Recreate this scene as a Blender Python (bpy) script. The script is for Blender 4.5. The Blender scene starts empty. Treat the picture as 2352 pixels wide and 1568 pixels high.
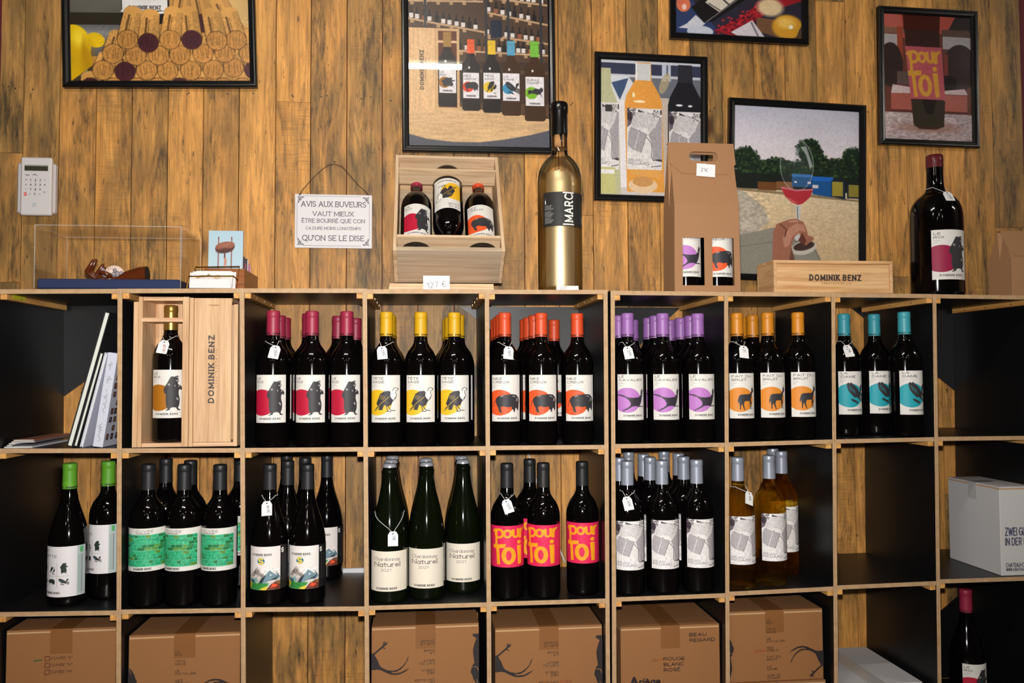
import bpy, math, random
import numpy as np
from mathutils import Vector, Matrix
random.seed(7); rng = np.random.default_rng(7)
S = bpy.context.scene
COL = S.collection

# ------------------------------------------------------------------ camera, world, lights, exposure
ZT = 1.1153                    # height of the shelving top boards (centre)
F_PX, YAW, PITCH, ROLL = 1863.418, 0.10748, 0.04013, -0.00473
CAM = np.array([0.70191, -1.96089, ZT - 0.19774])
cy_, sy_, cp_, sp_ = math.cos(YAW), math.sin(YAW), math.cos(PITCH), math.sin(PITCH)
FWD = np.array([sy_ * cp_, cy_ * cp_, sp_]); _r = np.array([cy_, -sy_, 0.0]); _u = np.cross(_r, FWD)
RIGHT = _r * math.cos(ROLL) + _u * math.sin(ROLL); UP = -_r * math.sin(ROLL) + _u * math.cos(ROLL)
cam = bpy.data.cameras.new('camera'); cam.sensor_width = 36.0; cam.lens = 36.0 * F_PX / 2352.0
cam.clip_start = 0.02; cam.clip_end = 60
camo = bpy.data.objects.new('camera', cam); COL.objects.link(camo)
camo.matrix_world = Matrix(((RIGHT[0], UP[0], -FWD[0], CAM[0]), (RIGHT[1], UP[1], -FWD[1], CAM[1]),
                            (RIGHT[2], UP[2], -FWD[2], CAM[2]), (0, 0, 0, 1)))
S.camera = camo
S.view_settings.view_transform = 'Standard'; S.view_settings.look = 'None'
S.view_settings.gamma = 1.0; S.view_settings.use_curve_mapping = False
S.view_settings.exposure = 0.2
w = bpy.data.worlds.new('world'); S.world = w; w.use_nodes = True
w.node_tree.nodes['Background'].inputs[0].default_value = (0.05, 0.045, 0.04, 1)
w.node_tree.nodes['Background'].inputs[1].default_value = 0.3
# the camera's own pop-up flash, a little above the lens
fl = bpy.data.lights.new('camera_flash', 'SPOT'); fl.energy = 158.0; fl.spot_size = math.radians(128); fl.spot_blend = 1.0
fl.shadow_soft_size = 0.02; fl.color = (1.0, 0.965, 0.93)
flo = bpy.data.objects.new('camera_flash', fl); COL.objects.link(flo)
flo.location = CAM + UP * 0.085 + FWD * 0.02
flo.rotation_euler = (Vector((0.80, 0.2, ZT + 0.20)) - Vector(flo.location)).to_track_quat('-Z', 'Y').to_euler()
TUBE_POWER = 135.0                # emission strength of the ceiling tube
SPOT_POWER = 120.0
S.cycles.transparent_max_bounces = 24; S.cycles.max_bounces = 10; S.cycles.sample_clamp_indirect = 6.0

def at(px, py, Y):
    """the world point seen at photo pixel (px, py) on the plane y = Y"""
    d = RIGHT * ((px - 1176) / F_PX) + UP * ((784 - py) / F_PX) + FWD
    return CAM + d * ((Y - CAM[1]) / d[1])
def pix(p):
    q = np.array(p) - CAM; z = q @ FWD
    return 1176 + F_PX * (q @ RIGHT) / z, 784 - F_PX * (q @ UP) / z

# ------------------------------------------------------------------ object helpers
def tag(o, label=None, cat=None, group=None, kind=None):
    for k, v in (('label', label), ('category', cat), ('group', group), ('kind', kind)):
        if v: o[k] = v
    return o
def empty(name, loc, rz=0.0, label=None, cat=None, group=None):
    o = bpy.data.objects.new(name, None); COL.objects.link(o); o.empty_display_size = 0.05
    o.location = loc; o.rotation_euler = (0, 0, rz)
    return tag(o, label, cat, group)
def mesh(name, V, F, mats=(), parent=None, smooth=False, fm=None, link=True, autos=None):
    me = bpy.data.meshes.new(name); me.from_pydata([tuple(map(float, v)) for v in V], [], F)
    for m in (mats if isinstance(mats, (list, tuple)) else [mats]): me.materials.append(m)
    if fm is not None: me.polygons.foreach_set('material_index', np.array(fm, dtype=np.int32))
    if smooth: me.polygons.foreach_set('use_smooth', np.ones(len(me.polygons), dtype=bool))
    me.update()
    if autos: me.set_sharp_from_angle(angle=math.radians(autos))
    o = bpy.data.objects.new(name, me)
    if link: COL.objects.link(o)
    if parent: o.parent = parent
    return o
BOXF = [(0, 3, 2, 1), (4, 5, 6, 7), (0, 1, 5, 4), (1, 2, 6, 5), (2, 3, 7, 6), (3, 0, 4, 7)]
def boxv(x0, x1, y0, y1, z0, z1):
    return [(x0, y0, z0), (x1, y0, z0), (x1, y1, z0), (x0, y1, z0), (x0, y0, z1), (x1, y0, z1), (x1, y1, z1), (x0, y1, z1)]
class MB:
    """collects shapes that belong to ONE part"""
    def __init__(s): s.V = []; s.F = []; s.M = []
    def add(s, V, F, m=0):
        n = len(s.V); s.V += [tuple(v) for v in V]; s.F += [tuple(i + n for i in f) for f in F]; s.M += [m] * len(F); return s
    def box(s, x0, x1, y0, y1, z0, z1, m=0): return s.add(boxv(x0, x1, y0, y1, z0, z1), BOXF, m)
    def cbox(s, x0, x1, y0, y1, z0, z1, c, m=0):
        """box with chamfered edges"""
        V = []; 
        for sx in (0, 1):
            for sy in (0, 1):
                for sz in (0, 1):
                    X = (x0, x1)[sx]; Y = (y0, y1)[sy]; Z = (z0, z1)[sz]
                    dx = c if not sx else -c; dy = c if not sy else -c; dz = c if not sz else -c
                    V += [(X, Y + dy, Z + dz), (X + dx, Y, Z + dz), (X + dx, Y + dy, Z)]
        I = lambda sx, sy, sz, k: (sx * 4 + sy * 2 + sz) * 3 + k
        F = []
        for s_ in (0, 1):
            q = [I(s_, 0, 0, 0), I(s_, 0, 1, 0), I(s_, 1, 1, 0), I(s_, 1, 0, 0)]; F.append(q if not s_ else q[::-1])
            q = [I(0, s_, 0, 1), I(1, s_, 0, 1), I(1, s_, 1, 1), I(0, s_, 1, 1)]; F.append(q if not s_ else q[::-1])
            q = [I(0, 0, s_, 2), I(0, 1, s_, 2), I(1, 1, s_, 2), I(1, 0, s_, 2)]; F.append(q if not s_ else q[::-1])
        for a in (0, 1):
            for b in (0, 1):
                e = [I(a, b, 0, 0), I(a, b, 0, 1), I(a, b, 1, 1), I(a, b, 1, 0)]; F.append(e if a != b else e[::-1])
                e = [I(a, 0, b, 0), I(a, 1, b, 0), I(a, 1, b, 2), I(a, 0, b, 2)]; F.append(e if a != b else e[::-1])
                e = [I(0, a, b, 1), I(1, a, b, 1), I(1, a, b, 2), I(0, a, b, 2)]; F.append(e[::-1] if a != b else e)
        for sx in (0, 1):
            for sy in (0, 1):
                for sz in (0, 1):
                    t = [I(sx, sy, sz, 0), I(sx, sy, sz, 1), I(sx, sy, sz, 2)]
                    F.append(t if (sx + sy + sz) % 2 else t[::-1])
        return s.add(V, F, m)
    def tube(s, pts, r, n=8, m=0, caps=True):
        P = [np.array(p, float) for p in pts]; R = r if isinstance(r, (list, tuple)) else [r] * len(P)
        V = []; ref = None
        for i, p in enumerate(P):
            t = P[min(i + 1, len(P) - 1)] - P[max(i - 1, 0)]; t = t / (np.linalg.norm(t) + 1e-12)
            if ref is None:
                ref = np.array([0, 0, 1.0]) if abs(t[2]) < .9 else np.array([1.0, 0, 0])
            a = ref - t * (ref @ t); a /= np.linalg.norm(a); b = np.cross(t, a); ref = a
            for k in range(n):
                an = 2 * math.pi * k / n; V.append(p + (a * math.cos(an) + b * math.sin(an)) * R[i])
        F = [(i * n + k, i * n + (k + 1) % n, (i + 1) * n + (k + 1) % n, (i + 1) * n + k) for i in range(len(P) - 1) for k in range(n)]
        if caps: F += [tuple(range(n))[::-1], tuple(range((len(P) - 1) * n, len(P) * n))]
        return s.add(V, F, m)
    def lathe(s, prof, n=40, m=0, c=(0, 0), cap=True):
        V = []; 
        for r, z in prof:
            for k in range(n):
                a = 2 * math.pi * k / n; V.append((c[0] + r * math.cos(a), c[1] + r * math.sin(a), z))
        F = [(i * n + k, i * n + (k + 1) % n, (i + 1) * n + (k + 1) % n, (i + 1) * n + k) for i in range(len(prof) - 1) for k in range(n)]
        if cap: F += [tuple(range(n))[::-1], tuple(range((len(prof) - 1) * n, len(prof) * n))]
        return s.add(V, F, m)
    def prism(s, pts, y0, y1, m=0):
        """polygon in x,z (counter-clockwise seen from the front) extruded along y"""
        n = len(pts); V = [(x, y0, z) for x, z in pts] + [(x, y1, z) for x, z in pts]
        F = [tuple(range(n)), tuple(range(n, 2 * n))[::-1]] + [((i + 1) % n, i, n + i, n + (i + 1) % n) for i in range(n)]
        return s.add(V, F, m)
    def build(s, name, mats, parent=None, smooth=False, autos=None, link=True):
        return mesh(name, s.V, s.F, mats, parent, smooth, s.M, link, autos)

# ------------------------------------------------------------------ materials
def lin(c):
    c = np.array(c, float) / 255.0
    return np.where(c <= 0.04045, c / 12.92, ((c + 0.055) / 1.055) ** 2.4)
def L4(c): return tuple(lin(c)) + (1.0,)
MATS = {}
def nt(name):
    m = bpy.data.materials.new(name); m.use_nodes = True; t = m.node_tree
    return m, t, t.nodes['Principled BSDF']
def N(t, typ, **kw):
    n = t.nodes.new(typ)
    for k, v in kw.items(): setattr(n, k, v)
    return n
def plain(name, rgb, rough=0.5, metal=0.0, spec=0.5, coat=0.0, bump=0.0, bscale=200.0, var=0.0):
    if name in MATS: return MATS[name]
    m, t, b = nt(name)
    b.inputs['Base Color'].default_value = L4(rgb); b.inputs['Roughness'].default_value = rough
    b.inputs['Metallic'].default_value = metal; b.inputs['Specular IOR Level'].default_value = spec
    b.inputs['Coat Weight'].default_value = coat; b.inputs['Coat Roughness'].default_value = 0.05
    if bump or var:
        tc = N(t, 'ShaderNodeTexCoord'); no = N(t, 'ShaderNodeTexNoise'); no.inputs['Scale'].default_value = bscale
        no.inputs['Detail'].default_value = 4; t.links.new(tc.outputs['Object'], no.inputs['Vector'])
        if bump:
            bp = N(t, 'ShaderNodeBump'); bp.inputs['Strength'].default_value = bump; bp.inputs['Distance'].default_value = 0.002
            t.links.new(no.outputs['Fac'], bp.inputs['Height']); t.links.new(bp.outputs['Normal'], b.inputs['Normal'])
        if var:
            hs = N(t, 'ShaderNodeHueSaturation'); hs.inputs['Color'].default_value = L4(rgb)
            mr = N(t, 'ShaderNodeMapRange'); mr.inputs['From Min'].default_value = .3; mr.inputs['From Max'].default_value = .7
            mr.inputs['To Min'].default_value = 1 - var; mr.inputs['To Max'].default_value = 1 + var
            t.links.new(no.outputs['Fac'], mr.inputs['Value']); t.links.new(mr.outputs['Result'], hs.inputs['Value'])
            t.links.new(hs.outputs['Color'], b.inputs['Base Color'])
    MATS[name] = m; return m
def printmat(name, rough=0.5, coat=0.0):
    if name in MATS: return MATS[name]
    m, t, b = nt(name); a = N(t, 'ShaderNodeAttribute'); a.attribute_name = 'Ink'
    t.links.new(a.outputs['Color'], b.inputs['Base Color']); b.inputs['Roughness'].default_value = rough
    b.inputs['Coat Weight'].default_value = coat; b.inputs['Specular IOR Level'].default_value = 0.4
    MATS[name] = m; return m
def ramp(t, stops):
    r = N(t, 'ShaderNodeValToRGB'); el = r.color_ramp.elements
    while len(el) < len(stops): el.new(0.5)
    for e, (p, c) in zip(el, stops): e.position = p; e.color = tuple(c) + (1.0,) if len(c) == 3 else c
    return r
def wood(name, light, dark, axis='Z', scale=1.0, rough=0.55, contrast=1.0, stretch=0.05):
    """pale joinery wood, grain running along `axis` of the object"""
    if name in MATS: return MATS[name]
    m, t, b = nt(name); tc = N(t, 'ShaderNodeTexCoord'); oi = N(t, 'ShaderNodeObjectInfo'); mp = N(t, 'ShaderNodeMapping')
    mp.inputs['Scale'].default_value = [stretch if a == axis else 1.0 for a in 'XYZ']
    add = N(t, 'ShaderNodeVectorMath', operation='ADD'); t.links.new(tc.outputs['Object'], add.inputs[0])
    ml = N(t, 'ShaderNodeMath', operation='MULTIPLY'); ml.inputs[1].default_value = 9.0
    t.links.new(oi.outputs['Random'], ml.inputs[0]); t.links.new(ml.outputs[0], add.inputs[1])
    t.links.new(add.outputs[0], mp.inputs['Vector'])
    n1 = N(t, 'ShaderNodeTexNoise'); n1.inputs['Scale'].default_value = 90 * scale; n1.inputs['Detail'].default_value = 6; n1.inputs['Distortion'].default_value = .6
    n2 = N(t, 'ShaderNodeTexNoise'); n2.inputs['Scale'].default_value = 420 * scale; n2.inputs['Detail'].default_value = 3
    for n in (n1, n2): t.links.new(mp.outputs[0], n.inputs['Vector'])
    mx = N(t, 'ShaderNodeMath', operation='MULTIPLY_ADD'); mx.inputs[1].default_value = .35
    t.links.new(n2.outputs['Fac'], mx.inputs[0]); t.links.new(n1.outputs['Fac'], mx.inputs[2])
    r = ramp(t, [(.45, lin(dark)), (.45 + .32 / contrast, lin(light))]); t.links.new(mx.outputs[0], r.inputs[0])
    t.links.new(r.outputs[0], b.inputs['Base Color']); b.inputs['Roughness'].default_value = rough
    bp = N(t, 'ShaderNodeBump'); bp.inputs['Strength'].default_value = .15; bp.inputs['Distance'].default_value = .001
    t.links.new(mx.outputs[0], bp.inputs['Height']); t.links.new(bp.outputs[0], b.inputs['Normal'])
    MATS[name] = m; return m
def clearmat(name, tint=(1, 1, 1), ior=1.45, rough=0.0, amount=1.0):
    """thin clear sheet: see-through plus mirror reflection by Fresnel"""
    if name in MATS: return MATS[name]
    m, t, b = nt(name); t.nodes.remove(b)
    tr = N(t, 'ShaderNodeBsdfTransparent'); tr.inputs[0].default_value = tuple(tint) + (1,)
    gl = N(t, 'ShaderNodeBsdfGlossy'); gl.inputs['Roughness'].default_value = rough
    fr = N(t, 'ShaderNodeFresnel'); fr.inputs['IOR'].default_value = ior
    ml = N(t, 'ShaderNodeMath', operation='MULTIPLY'); ml.inputs[1].default_value = amount; t.links.new(fr.outputs[0], ml.inputs[0])
    mx = N(t, 'ShaderNodeMixShader'); t.links.new(ml.outputs[0], mx.inputs[0]); t.links.new(tr.outputs[0], mx.inputs[1]); t.links.new(gl.outputs[0], mx.inputs[2])
    t.links.new(mx.outputs[0], t.nodes['Material Output'].inputs[0]); MATS[name] = m; return m
def glassmat(name, tint, ior=1.4, rough=0.0, see=0.25):
    """coloured bottle glass with its wine: refraction plus some straight-through light"""
    if name in MATS: return MATS[name]
    m, t, b = nt(name)
    b.inputs['Base Color'].default_value = tuple(tint) + (1,); b.inputs['Roughness'].default_value = rough
    b.inputs['IOR'].default_value = ior; b.inputs['Transmission Weight'].default_value = 1.0
    tr = N(t, 'ShaderNodeBsdfTransparent'); tr.inputs[0].default_value = tuple(tint) + (1,)
    mx = N(t, 'ShaderNodeMixShader'); mx.inputs[0].default_value = see
    t.links.new(b.outputs[0], mx.inputs[1]); t.links.new(tr.outputs[0], mx.inputs[2])
    t.links.new(mx.outputs[0], t.nodes['Material Output'].inputs[0]); MATS[name] = m; return m
def plankmat():
    m, t, b = nt('reclaimed_plank'); oi = N(t, 'ShaderNodeObjectInfo'); ge = N(t, 'ShaderNodeNewGeometry')
    ml = N(t, 'ShaderNodeMath', operation='MULTIPLY'); ml.inputs[1].default_value = 37.0; t.links.new(oi.outputs['Random'], ml.inputs[0])
    add = N(t, 'ShaderNodeVectorMath', operation='ADD'); t.links.new(ge.outputs['Position'], add.inputs[0]); t.links.new(ml.outputs[0], add.inputs[1])
    def mapped(s):
        mp = N(t, 'ShaderNodeMapping'); mp.inputs['Scale'].default_value = s; t.links.new(add.outputs[0], mp.inputs[0]); return mp.outputs[0]
    def noise(v, sc, det=5, dist=0.0, ro=.5):
        n = N(t, 'ShaderNodeTexNoise'); n.inputs['Scale'].default_value = sc; n.inputs['Detail'].default_value = det
        n.inputs['Distortion'].default_value = dist; n.inputs['Roughness'].default_value = ro; t.links.new(v, n.inputs['Vector']); return n.outputs['Fac']
    def mix(fac, a, bb, typ='MIX'):
        x = N(t, 'ShaderNodeMix', data_type='RGBA', blend_type=typ)
        for sock, val in ((x.inputs[0], fac), (x.inputs[6], a), (x.inputs[7], bb)):
            if hasattr(val, 'is_linked'): t.links.new(val, sock)
            else: sock.default_value = val if isinstance(val, float) else tuple(val) + (1,)
        return x.outputs[2]
    def rmp(v, stops):
        r = ramp(t, stops); t.links.new(v, r.inputs[0]); return r.outputs[0]
    def mul(a, b):
        q = N(t, 'ShaderNodeMath', operation='MULTIPLY'); t.links.new(a, q.inputs[0]); t.links.new(b, q.inputs[1]); return q.outputs[0]
    fine = noise(mapped((1, 1, .045)), 230, 5, .3, .6)
    mid = noise(mapped((1, 1, .11)), 38, 6, 1.3, .6)
    blot = noise(mapped((1, 1, .22)), 11, 5, 1.2, .6)
    blot2 = noise(mapped((1, 1, .16)), 17, 6, .9, .62)
    speck = noise(mapped((1, 1, .16)), 120, 4, .2, .75)
    tone = rmp(oi.outputs['Random'], [(0, (.90, .435, .12)), (.28, (.76, .355, .088)), (.5, (.62, .285, .07)), (.72, (.46, .235, .07)), (.88, (.37, .215, .078)), (1, (.29, .19, .08))])
    c = mix(rmp(mid, [(.30, (0, 0, 0)), (.66, (1, 1, 1))]), mix(.5, tone, (.25, .125, .045)), mix(.32, tone, (1.0, .60, .22)))
    c = mix(rmp(fine, [(.34, (0.,) * 3), (.54, (1,) * 3)]), mix(.42, c, (.14, .075, .03)), c)
    lim = rmp(oi.outputs['Random'], [(0, (.35,) * 3), (.4, (.75,) * 3), (1, (1,) * 3)])
    grey = mul(rmp(blot, [(.42, (0,) * 3), (.58, (.8,) * 3)]), lim)
    c = mix(grey, c, (.19, .125, .055))
    st = mul(mul(rmp(blot2, [(.47, (0,) * 3), (.57, (1,) * 3)]), rmp(speck, [(.36, (.12,) * 3), (.60, (.95,) * 3)])), lim)
    c = mix(st, c, (.05, .038, .026))
    c = mix(rmp(speck, [(.62, (0,) * 3), (.68, (.85,) * 3)]), c, (.045, .032, .02))
    vo = N(t, 'ShaderNodeTexVoronoi'); vo.inputs['Scale'].default_value = 4.6; vo.inputs['Randomness'].default_value = 1.0
    t.links.new(mapped((1, .001, .5)), vo.inputs['Vector'])
    c = mix(rmp(vo.outputs['Distance'], [(.0, (1,) * 3), (.055, (.95,) * 3), (.085, (.35,) * 3), (.13, (0,) * 3)]), c, (.075, .03, .012))
    saw = noise(mapped((.05, 1, 1)), 300, 2); bnd = noise(mapped((1, 1, .6)), 5, 2)
    sm = N(t, 'ShaderNodeMath', operation='MULTIPLY'); t.links.new(rmp(saw, [(.5, (0,) * 3), (.62, (.3,) * 3)]), sm.inputs[0]); t.links.new(rmp(bnd, [(.56, (0,) * 3), (.64, (1,) * 3)]), sm.inputs[1])
    c = mix(sm.outputs[0], c, (.12, .075, .035))
    c = mix(1.0, c, (1.0, .93, .76), 'MULTIPLY')
    t.links.new(c, b.inputs['Base Color']); b.inputs['Roughness'].default_value = .52; b.inputs['Specular IOR Level'].default_value = .35
    bp = N(t, 'ShaderNodeBump'); bp.inputs['Strength'].default_value = .25; bp.inputs['Distance'].default_value = .0015
    t.links.new(fine, bp.inputs['Height']); t.links.new(bp.outputs[0], b.inputs['Normal'])
    return m
def plymat(name, axis):
    """birch ply edge: thin lighter and darker layers across the board's thickness"""
    m, t, b = nt(name); tc = N(t, 'ShaderNodeTexCoord'); sep = N(t, 'ShaderNodeSeparateXYZ'); t.links.new(tc.outputs['Generated'], sep.inputs[0])
    no = N(t, 'ShaderNodeTexNoise'); no.inputs['Scale'].default_value = 60; t.links.new(tc.outputs['Object'], no.inputs['Vector'])
    ma = N(t, 'ShaderNodeMath', operation='MULTIPLY'); ma.inputs[1].default_value = 4.5; t.links.new(sep.outputs[axis], ma.inputs[0])
    fr = N(t, 'ShaderNodeMath', operation='FRACT'); t.links.new(ma.outputs[0], fr.inputs[0])
    r = ramp(t, [(.0, lin((192, 156, 116))), (.45, lin((210, 178, 138))), (.55, lin((156, 114, 78))), (.7, lin((196, 160, 118)))]); t.links.new(fr.outputs[0], r.inputs[0])
    mx = N(t, 'ShaderNodeMix', data_type='RGBA', blend_type='MULTIPLY'); mx.inputs[0].default_value = .5
    r2 = ramp(t, [(.3, (.6, .55, .5)), (.7, (1, 1, 1))]); t.links.new(no.outputs['Fac'], r2.inputs[0])
    t.links.new(r.outputs[0], mx.inputs[6]); t.links.new(r2.outputs[0], mx.inputs[7]); t.links.new(mx.outputs[2], b.inputs['Base Color'])
    b.inputs['Roughness'].default_value = .6; return m
# ------------------------------------------------------------------ flat print: a small painter on vertex grids
def arc(cx, cy, rx, ry, a0, a1, n=12):
    return [(cx + rx * math.cos(math.radians(a0 + (a1 - a0) * i / n)), cy + ry * math.sin(math.radians(a0 + (a1 - a0) * i / n))) for i in range(n + 1)]
G = {}
def g(ch, wd, *strokes): G[ch] = (wd, [list(s) for s in strokes])
g('A', .9, [(0, 0), (.45, 1), (.9, 0)], [(.16, .34), (.74, .34)]); g('B', .72, [(0, 0), (0, 1), (.42, 1)] + arc(.42, .76, .25, .24, 90, -90) + [(0, .52)], [(.42, .52)] + arc(.42, .26, .3, .26, 90, -90) + [(0, 0)])
g('C', .86, arc(.5, .5, .5, .5, 48, 312, 18)); g('D', .82, [(0, 0), (0, 1), (.36, 1)] + arc(.36, .5, .46, .5, 90, -90, 14) + [(0, 0)])
g('E', .66, [(.66, 0), (0, 0), (0, 1), (.66, 1)], [(0, .52), (.55, .52)]); g('F', .62, [(0, 0), (0, 1), (.62, 1)], [(0, .52), (.52, .52)])
g('G', .92, arc(.5, .5, .5, .5, 48, 300, 18) + [(.9, .12), (.9, .46), (.58, .46)]); g('H', .78, [(0, 0), (0, 1)], [(.78, 0), (.78, 1)], [(0, .52), (.78, .52)])
g('I', 0., [(0, 0), (0, 1)]); g('J', .5, [(.5, 1), (.5, .28)] + arc(.25, .26, .25, .26, 0, -180)); g('K', .76, [(0, 0), (0, 1)], [(.7, 1), (0, .42)], [(.22, .6), (.76, 0)])
g('L', .6, [(0, 1), (0, 0), (.6, 0)]); g('M', 1., [(0, 0), (0, 1), (.5, .15), (1, 1), (1, 0)]); g('N', .82, [(0, 0), (0, 1), (.82, 0), (.82, 1)])
g('O', 1., arc(.5, .5, .5, .5, 0, 360, 24)); g('P', .7, [(0, 0), (0, 1), (.42, 1)] + arc(.42, .73, .28, .27, 90, -90) + [(0, .46)]); g('Q', 1., arc(.5, .5, .5, .5, 0, 360, 24), [(.55, .1), (.85, -.15), (1.1, -.15)])
g('R', .74, [(0, 0), (0, 1), (.42, 1)] + arc(.42, .74, .28, .26, 90, -90) + [(0, .48)], [(.38, .48), (.74, 0)])
g('S', .66, arc(.34, .75, .3, .25, 30, 270) + arc(.34, .25, .32, .25, 90, -150)); g('T', .8, [(0, 1), (.8, 1)], [(.4, 0), (.4, 1)]); g('U', .8, [(0, 1), (0, .36)] + arc(.4, .36, .4, .36, 180, 360) + [(.8, 1)])
g('V', .86, [(0, 1), (.43, 0), (.86, 1)]); g('W', 1.2, [(0, 1), (.3, 0), (.6, .9), (.9, 0), (1.2, 1)]); g('X', .8, [(0, 0), (.8, 1)], [(0, 1), (.8, 0)]); g('Y', .8, [(0, 1), (.4, .48), (.8, 1)], [(.4, .48), (.4, 0)])
g('Z', .74, [(.02, 1), (.74, 1), (0, 0), (.74, 0)])
g('0', .64, arc(.32, .5, .32, .5, 0, 360, 20)); g('1', .3, [(0, .78), (.28, 1), (.28, 0)]); g('2', .6, arc(.3, .72, .28, .28, 160, -30) + [(0, 0), (.6, 0)]); g('3', .6, arc(.28, .75, .27, .25, 150, -90) + arc(.28, .26, .32, .26, 90, -150))
g('4', .66, [(.5, 0), (.5, 1), (0, .3), (.66, .3)]); g('5', .6, [(.56, 1), (.1, 1), (.04, .56)] + arc(.28, .32, .32, .32, 120, -140)); g('6', .62, [(.5, .98), (.08, .42)] + arc(.31, .3, .31, .3, 160, -200, 18)); g('7', .6, [(0, 1), (.6, 1), (.2, 0)])
g('8', .6, arc(.3, .75, .26, .25, 0, 360, 16), arc(.3, .26, .3, .26, 0, 360, 16)); g('9', .62, arc(.31, .7, .31, .3, -20, 340, 18), [(.6, .6), (.12, .02)])
g('-', .4, [(0, .5), (.4, .5)]); g('.', .05, [(0, 0), (.02, .02)]); g("'", .05, [(0, 1), (0, .75)]); g('"', .2, [(0, 1), (0, .72)], [(.2, 1), (.2, .72)]); g('%', .9, arc(.2, .75, .18, .22, 0, 360), arc(.7, .25, .18, .22, 0, 360), [(.1, 0), (.8, 1)])
g('€', .8, arc(.5, .5, .42, .5, 50, 310), [(0, .6), (.55, .6)], [(0, .4), (.5, .4)])
X_ = .64
g('a', .5, arc(.26, .3, .26, .32, 40, 320, 14), [(.5, X_), (.5, .0)]); g('c', .48, arc(.28, .32, .28, .32, 50, 310, 14)); g('d', .52, arc(.26, .32, .26, .32, 0, 360, 16), [(.52, 1), (.52, 0)])
g('e', .54, [(0, .34), (.54, .34)] + arc(.27, .32, .27, .32, 5, 320, 14)); g('g', .52, arc(.26, .32, .26, .32, 0, 360, 16), [(.52, X_), (.52, -.1)] + arc(.26, -.1, .26, .2, 0, -160)); g('h', .5, [(0, 0), (0, 1)], [(0, .4)] + arc(.25, .38, .25, .26, 180, 0) + [(.5, 0)])
g('i', 0, [(0, 0), (0, X_)], [(0, .88), (0, .92)]); g('l', 0, [(0, 0), (0, 1)]); g('n', .5, [(0, 0), (0, X_)], [(0, .4)] + arc(.25, .38, .25, .26, 180, 0) + [(.5, 0)]); g('o', .56, arc(.28, .32, .28, .32, 0, 360, 18))
g('p', .54, [(0, X_), (0, -.34)], arc(.28, .32, .28, .32, 0, 360, 16)); g('r', .34, [(0, 0), (0, X_)], [(0, .36)] + arc(.24, .4, .24, .24, 180, 60)); g('t', .34, [(.14, .92), (.14, .14)] + arc(.26, .14, .12, .14, 180, 300), [(0, X_), (.34, X_)]); g('u', .5, [(0, X_), (0, .26)] + arc(.25, .26, .25, .26, 180, 360) + [(.5, X_), (.5, 0)])
g('s', .42, arc(.22, .47, .19, .17, 30, 270) + arc(.22, .16, .2, .16, 90, -150)); g('v', .5, [(0, X_), (.25, 0), (.5, X_)]); g('x', .5, [(0, 0), (.5, X_)], [(0, X_), (.5, 0)]); g('y', .52, [(0, X_), (.27, 0)], [(.52, X_), (.2, -.32), (.02, -.3)]); g('m', .86, [(0, 0), (0, X_)], [(0, .4)] + arc(.215, .42, .215, .22, 180, 0) + [(.43, 0)], [(.43, .4)] + arc(.645, .42, .215, .22, 180, 0) + [(.86, 0)])
ACC = {'É': ('E', 1), 'Ê': ('E', 2), 'È': ('E', 3), 'è': ('e', 3), 'é': ('e', 1)}
def vnoise(ny, nx, sy, sx, seed=0):
    r = np.random.default_rng(seed); a = r.random((max(2, int(ny / sy) + 2), max(2, int(nx / sx) + 2)))
    yy = np.arange(ny) / sy; xx = np.arange(nx) / sx; yi = np.minimum(yy.astype(int), a.shape[0] - 2); xi = np.minimum(xx.astype(int), a.shape[1] - 2)
    fy = (yy - yi)[:, None]; fx = (xx - xi)[None, :]
    return a[yi][:, xi] * (1 - fy) * (1 - fx) + a[yi + 1][:, xi] * fy * (1 - fx) + a[yi][:, xi + 1] * (1 - fy) * fx + a[yi + 1][:, xi + 1] * fy * fx
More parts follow.
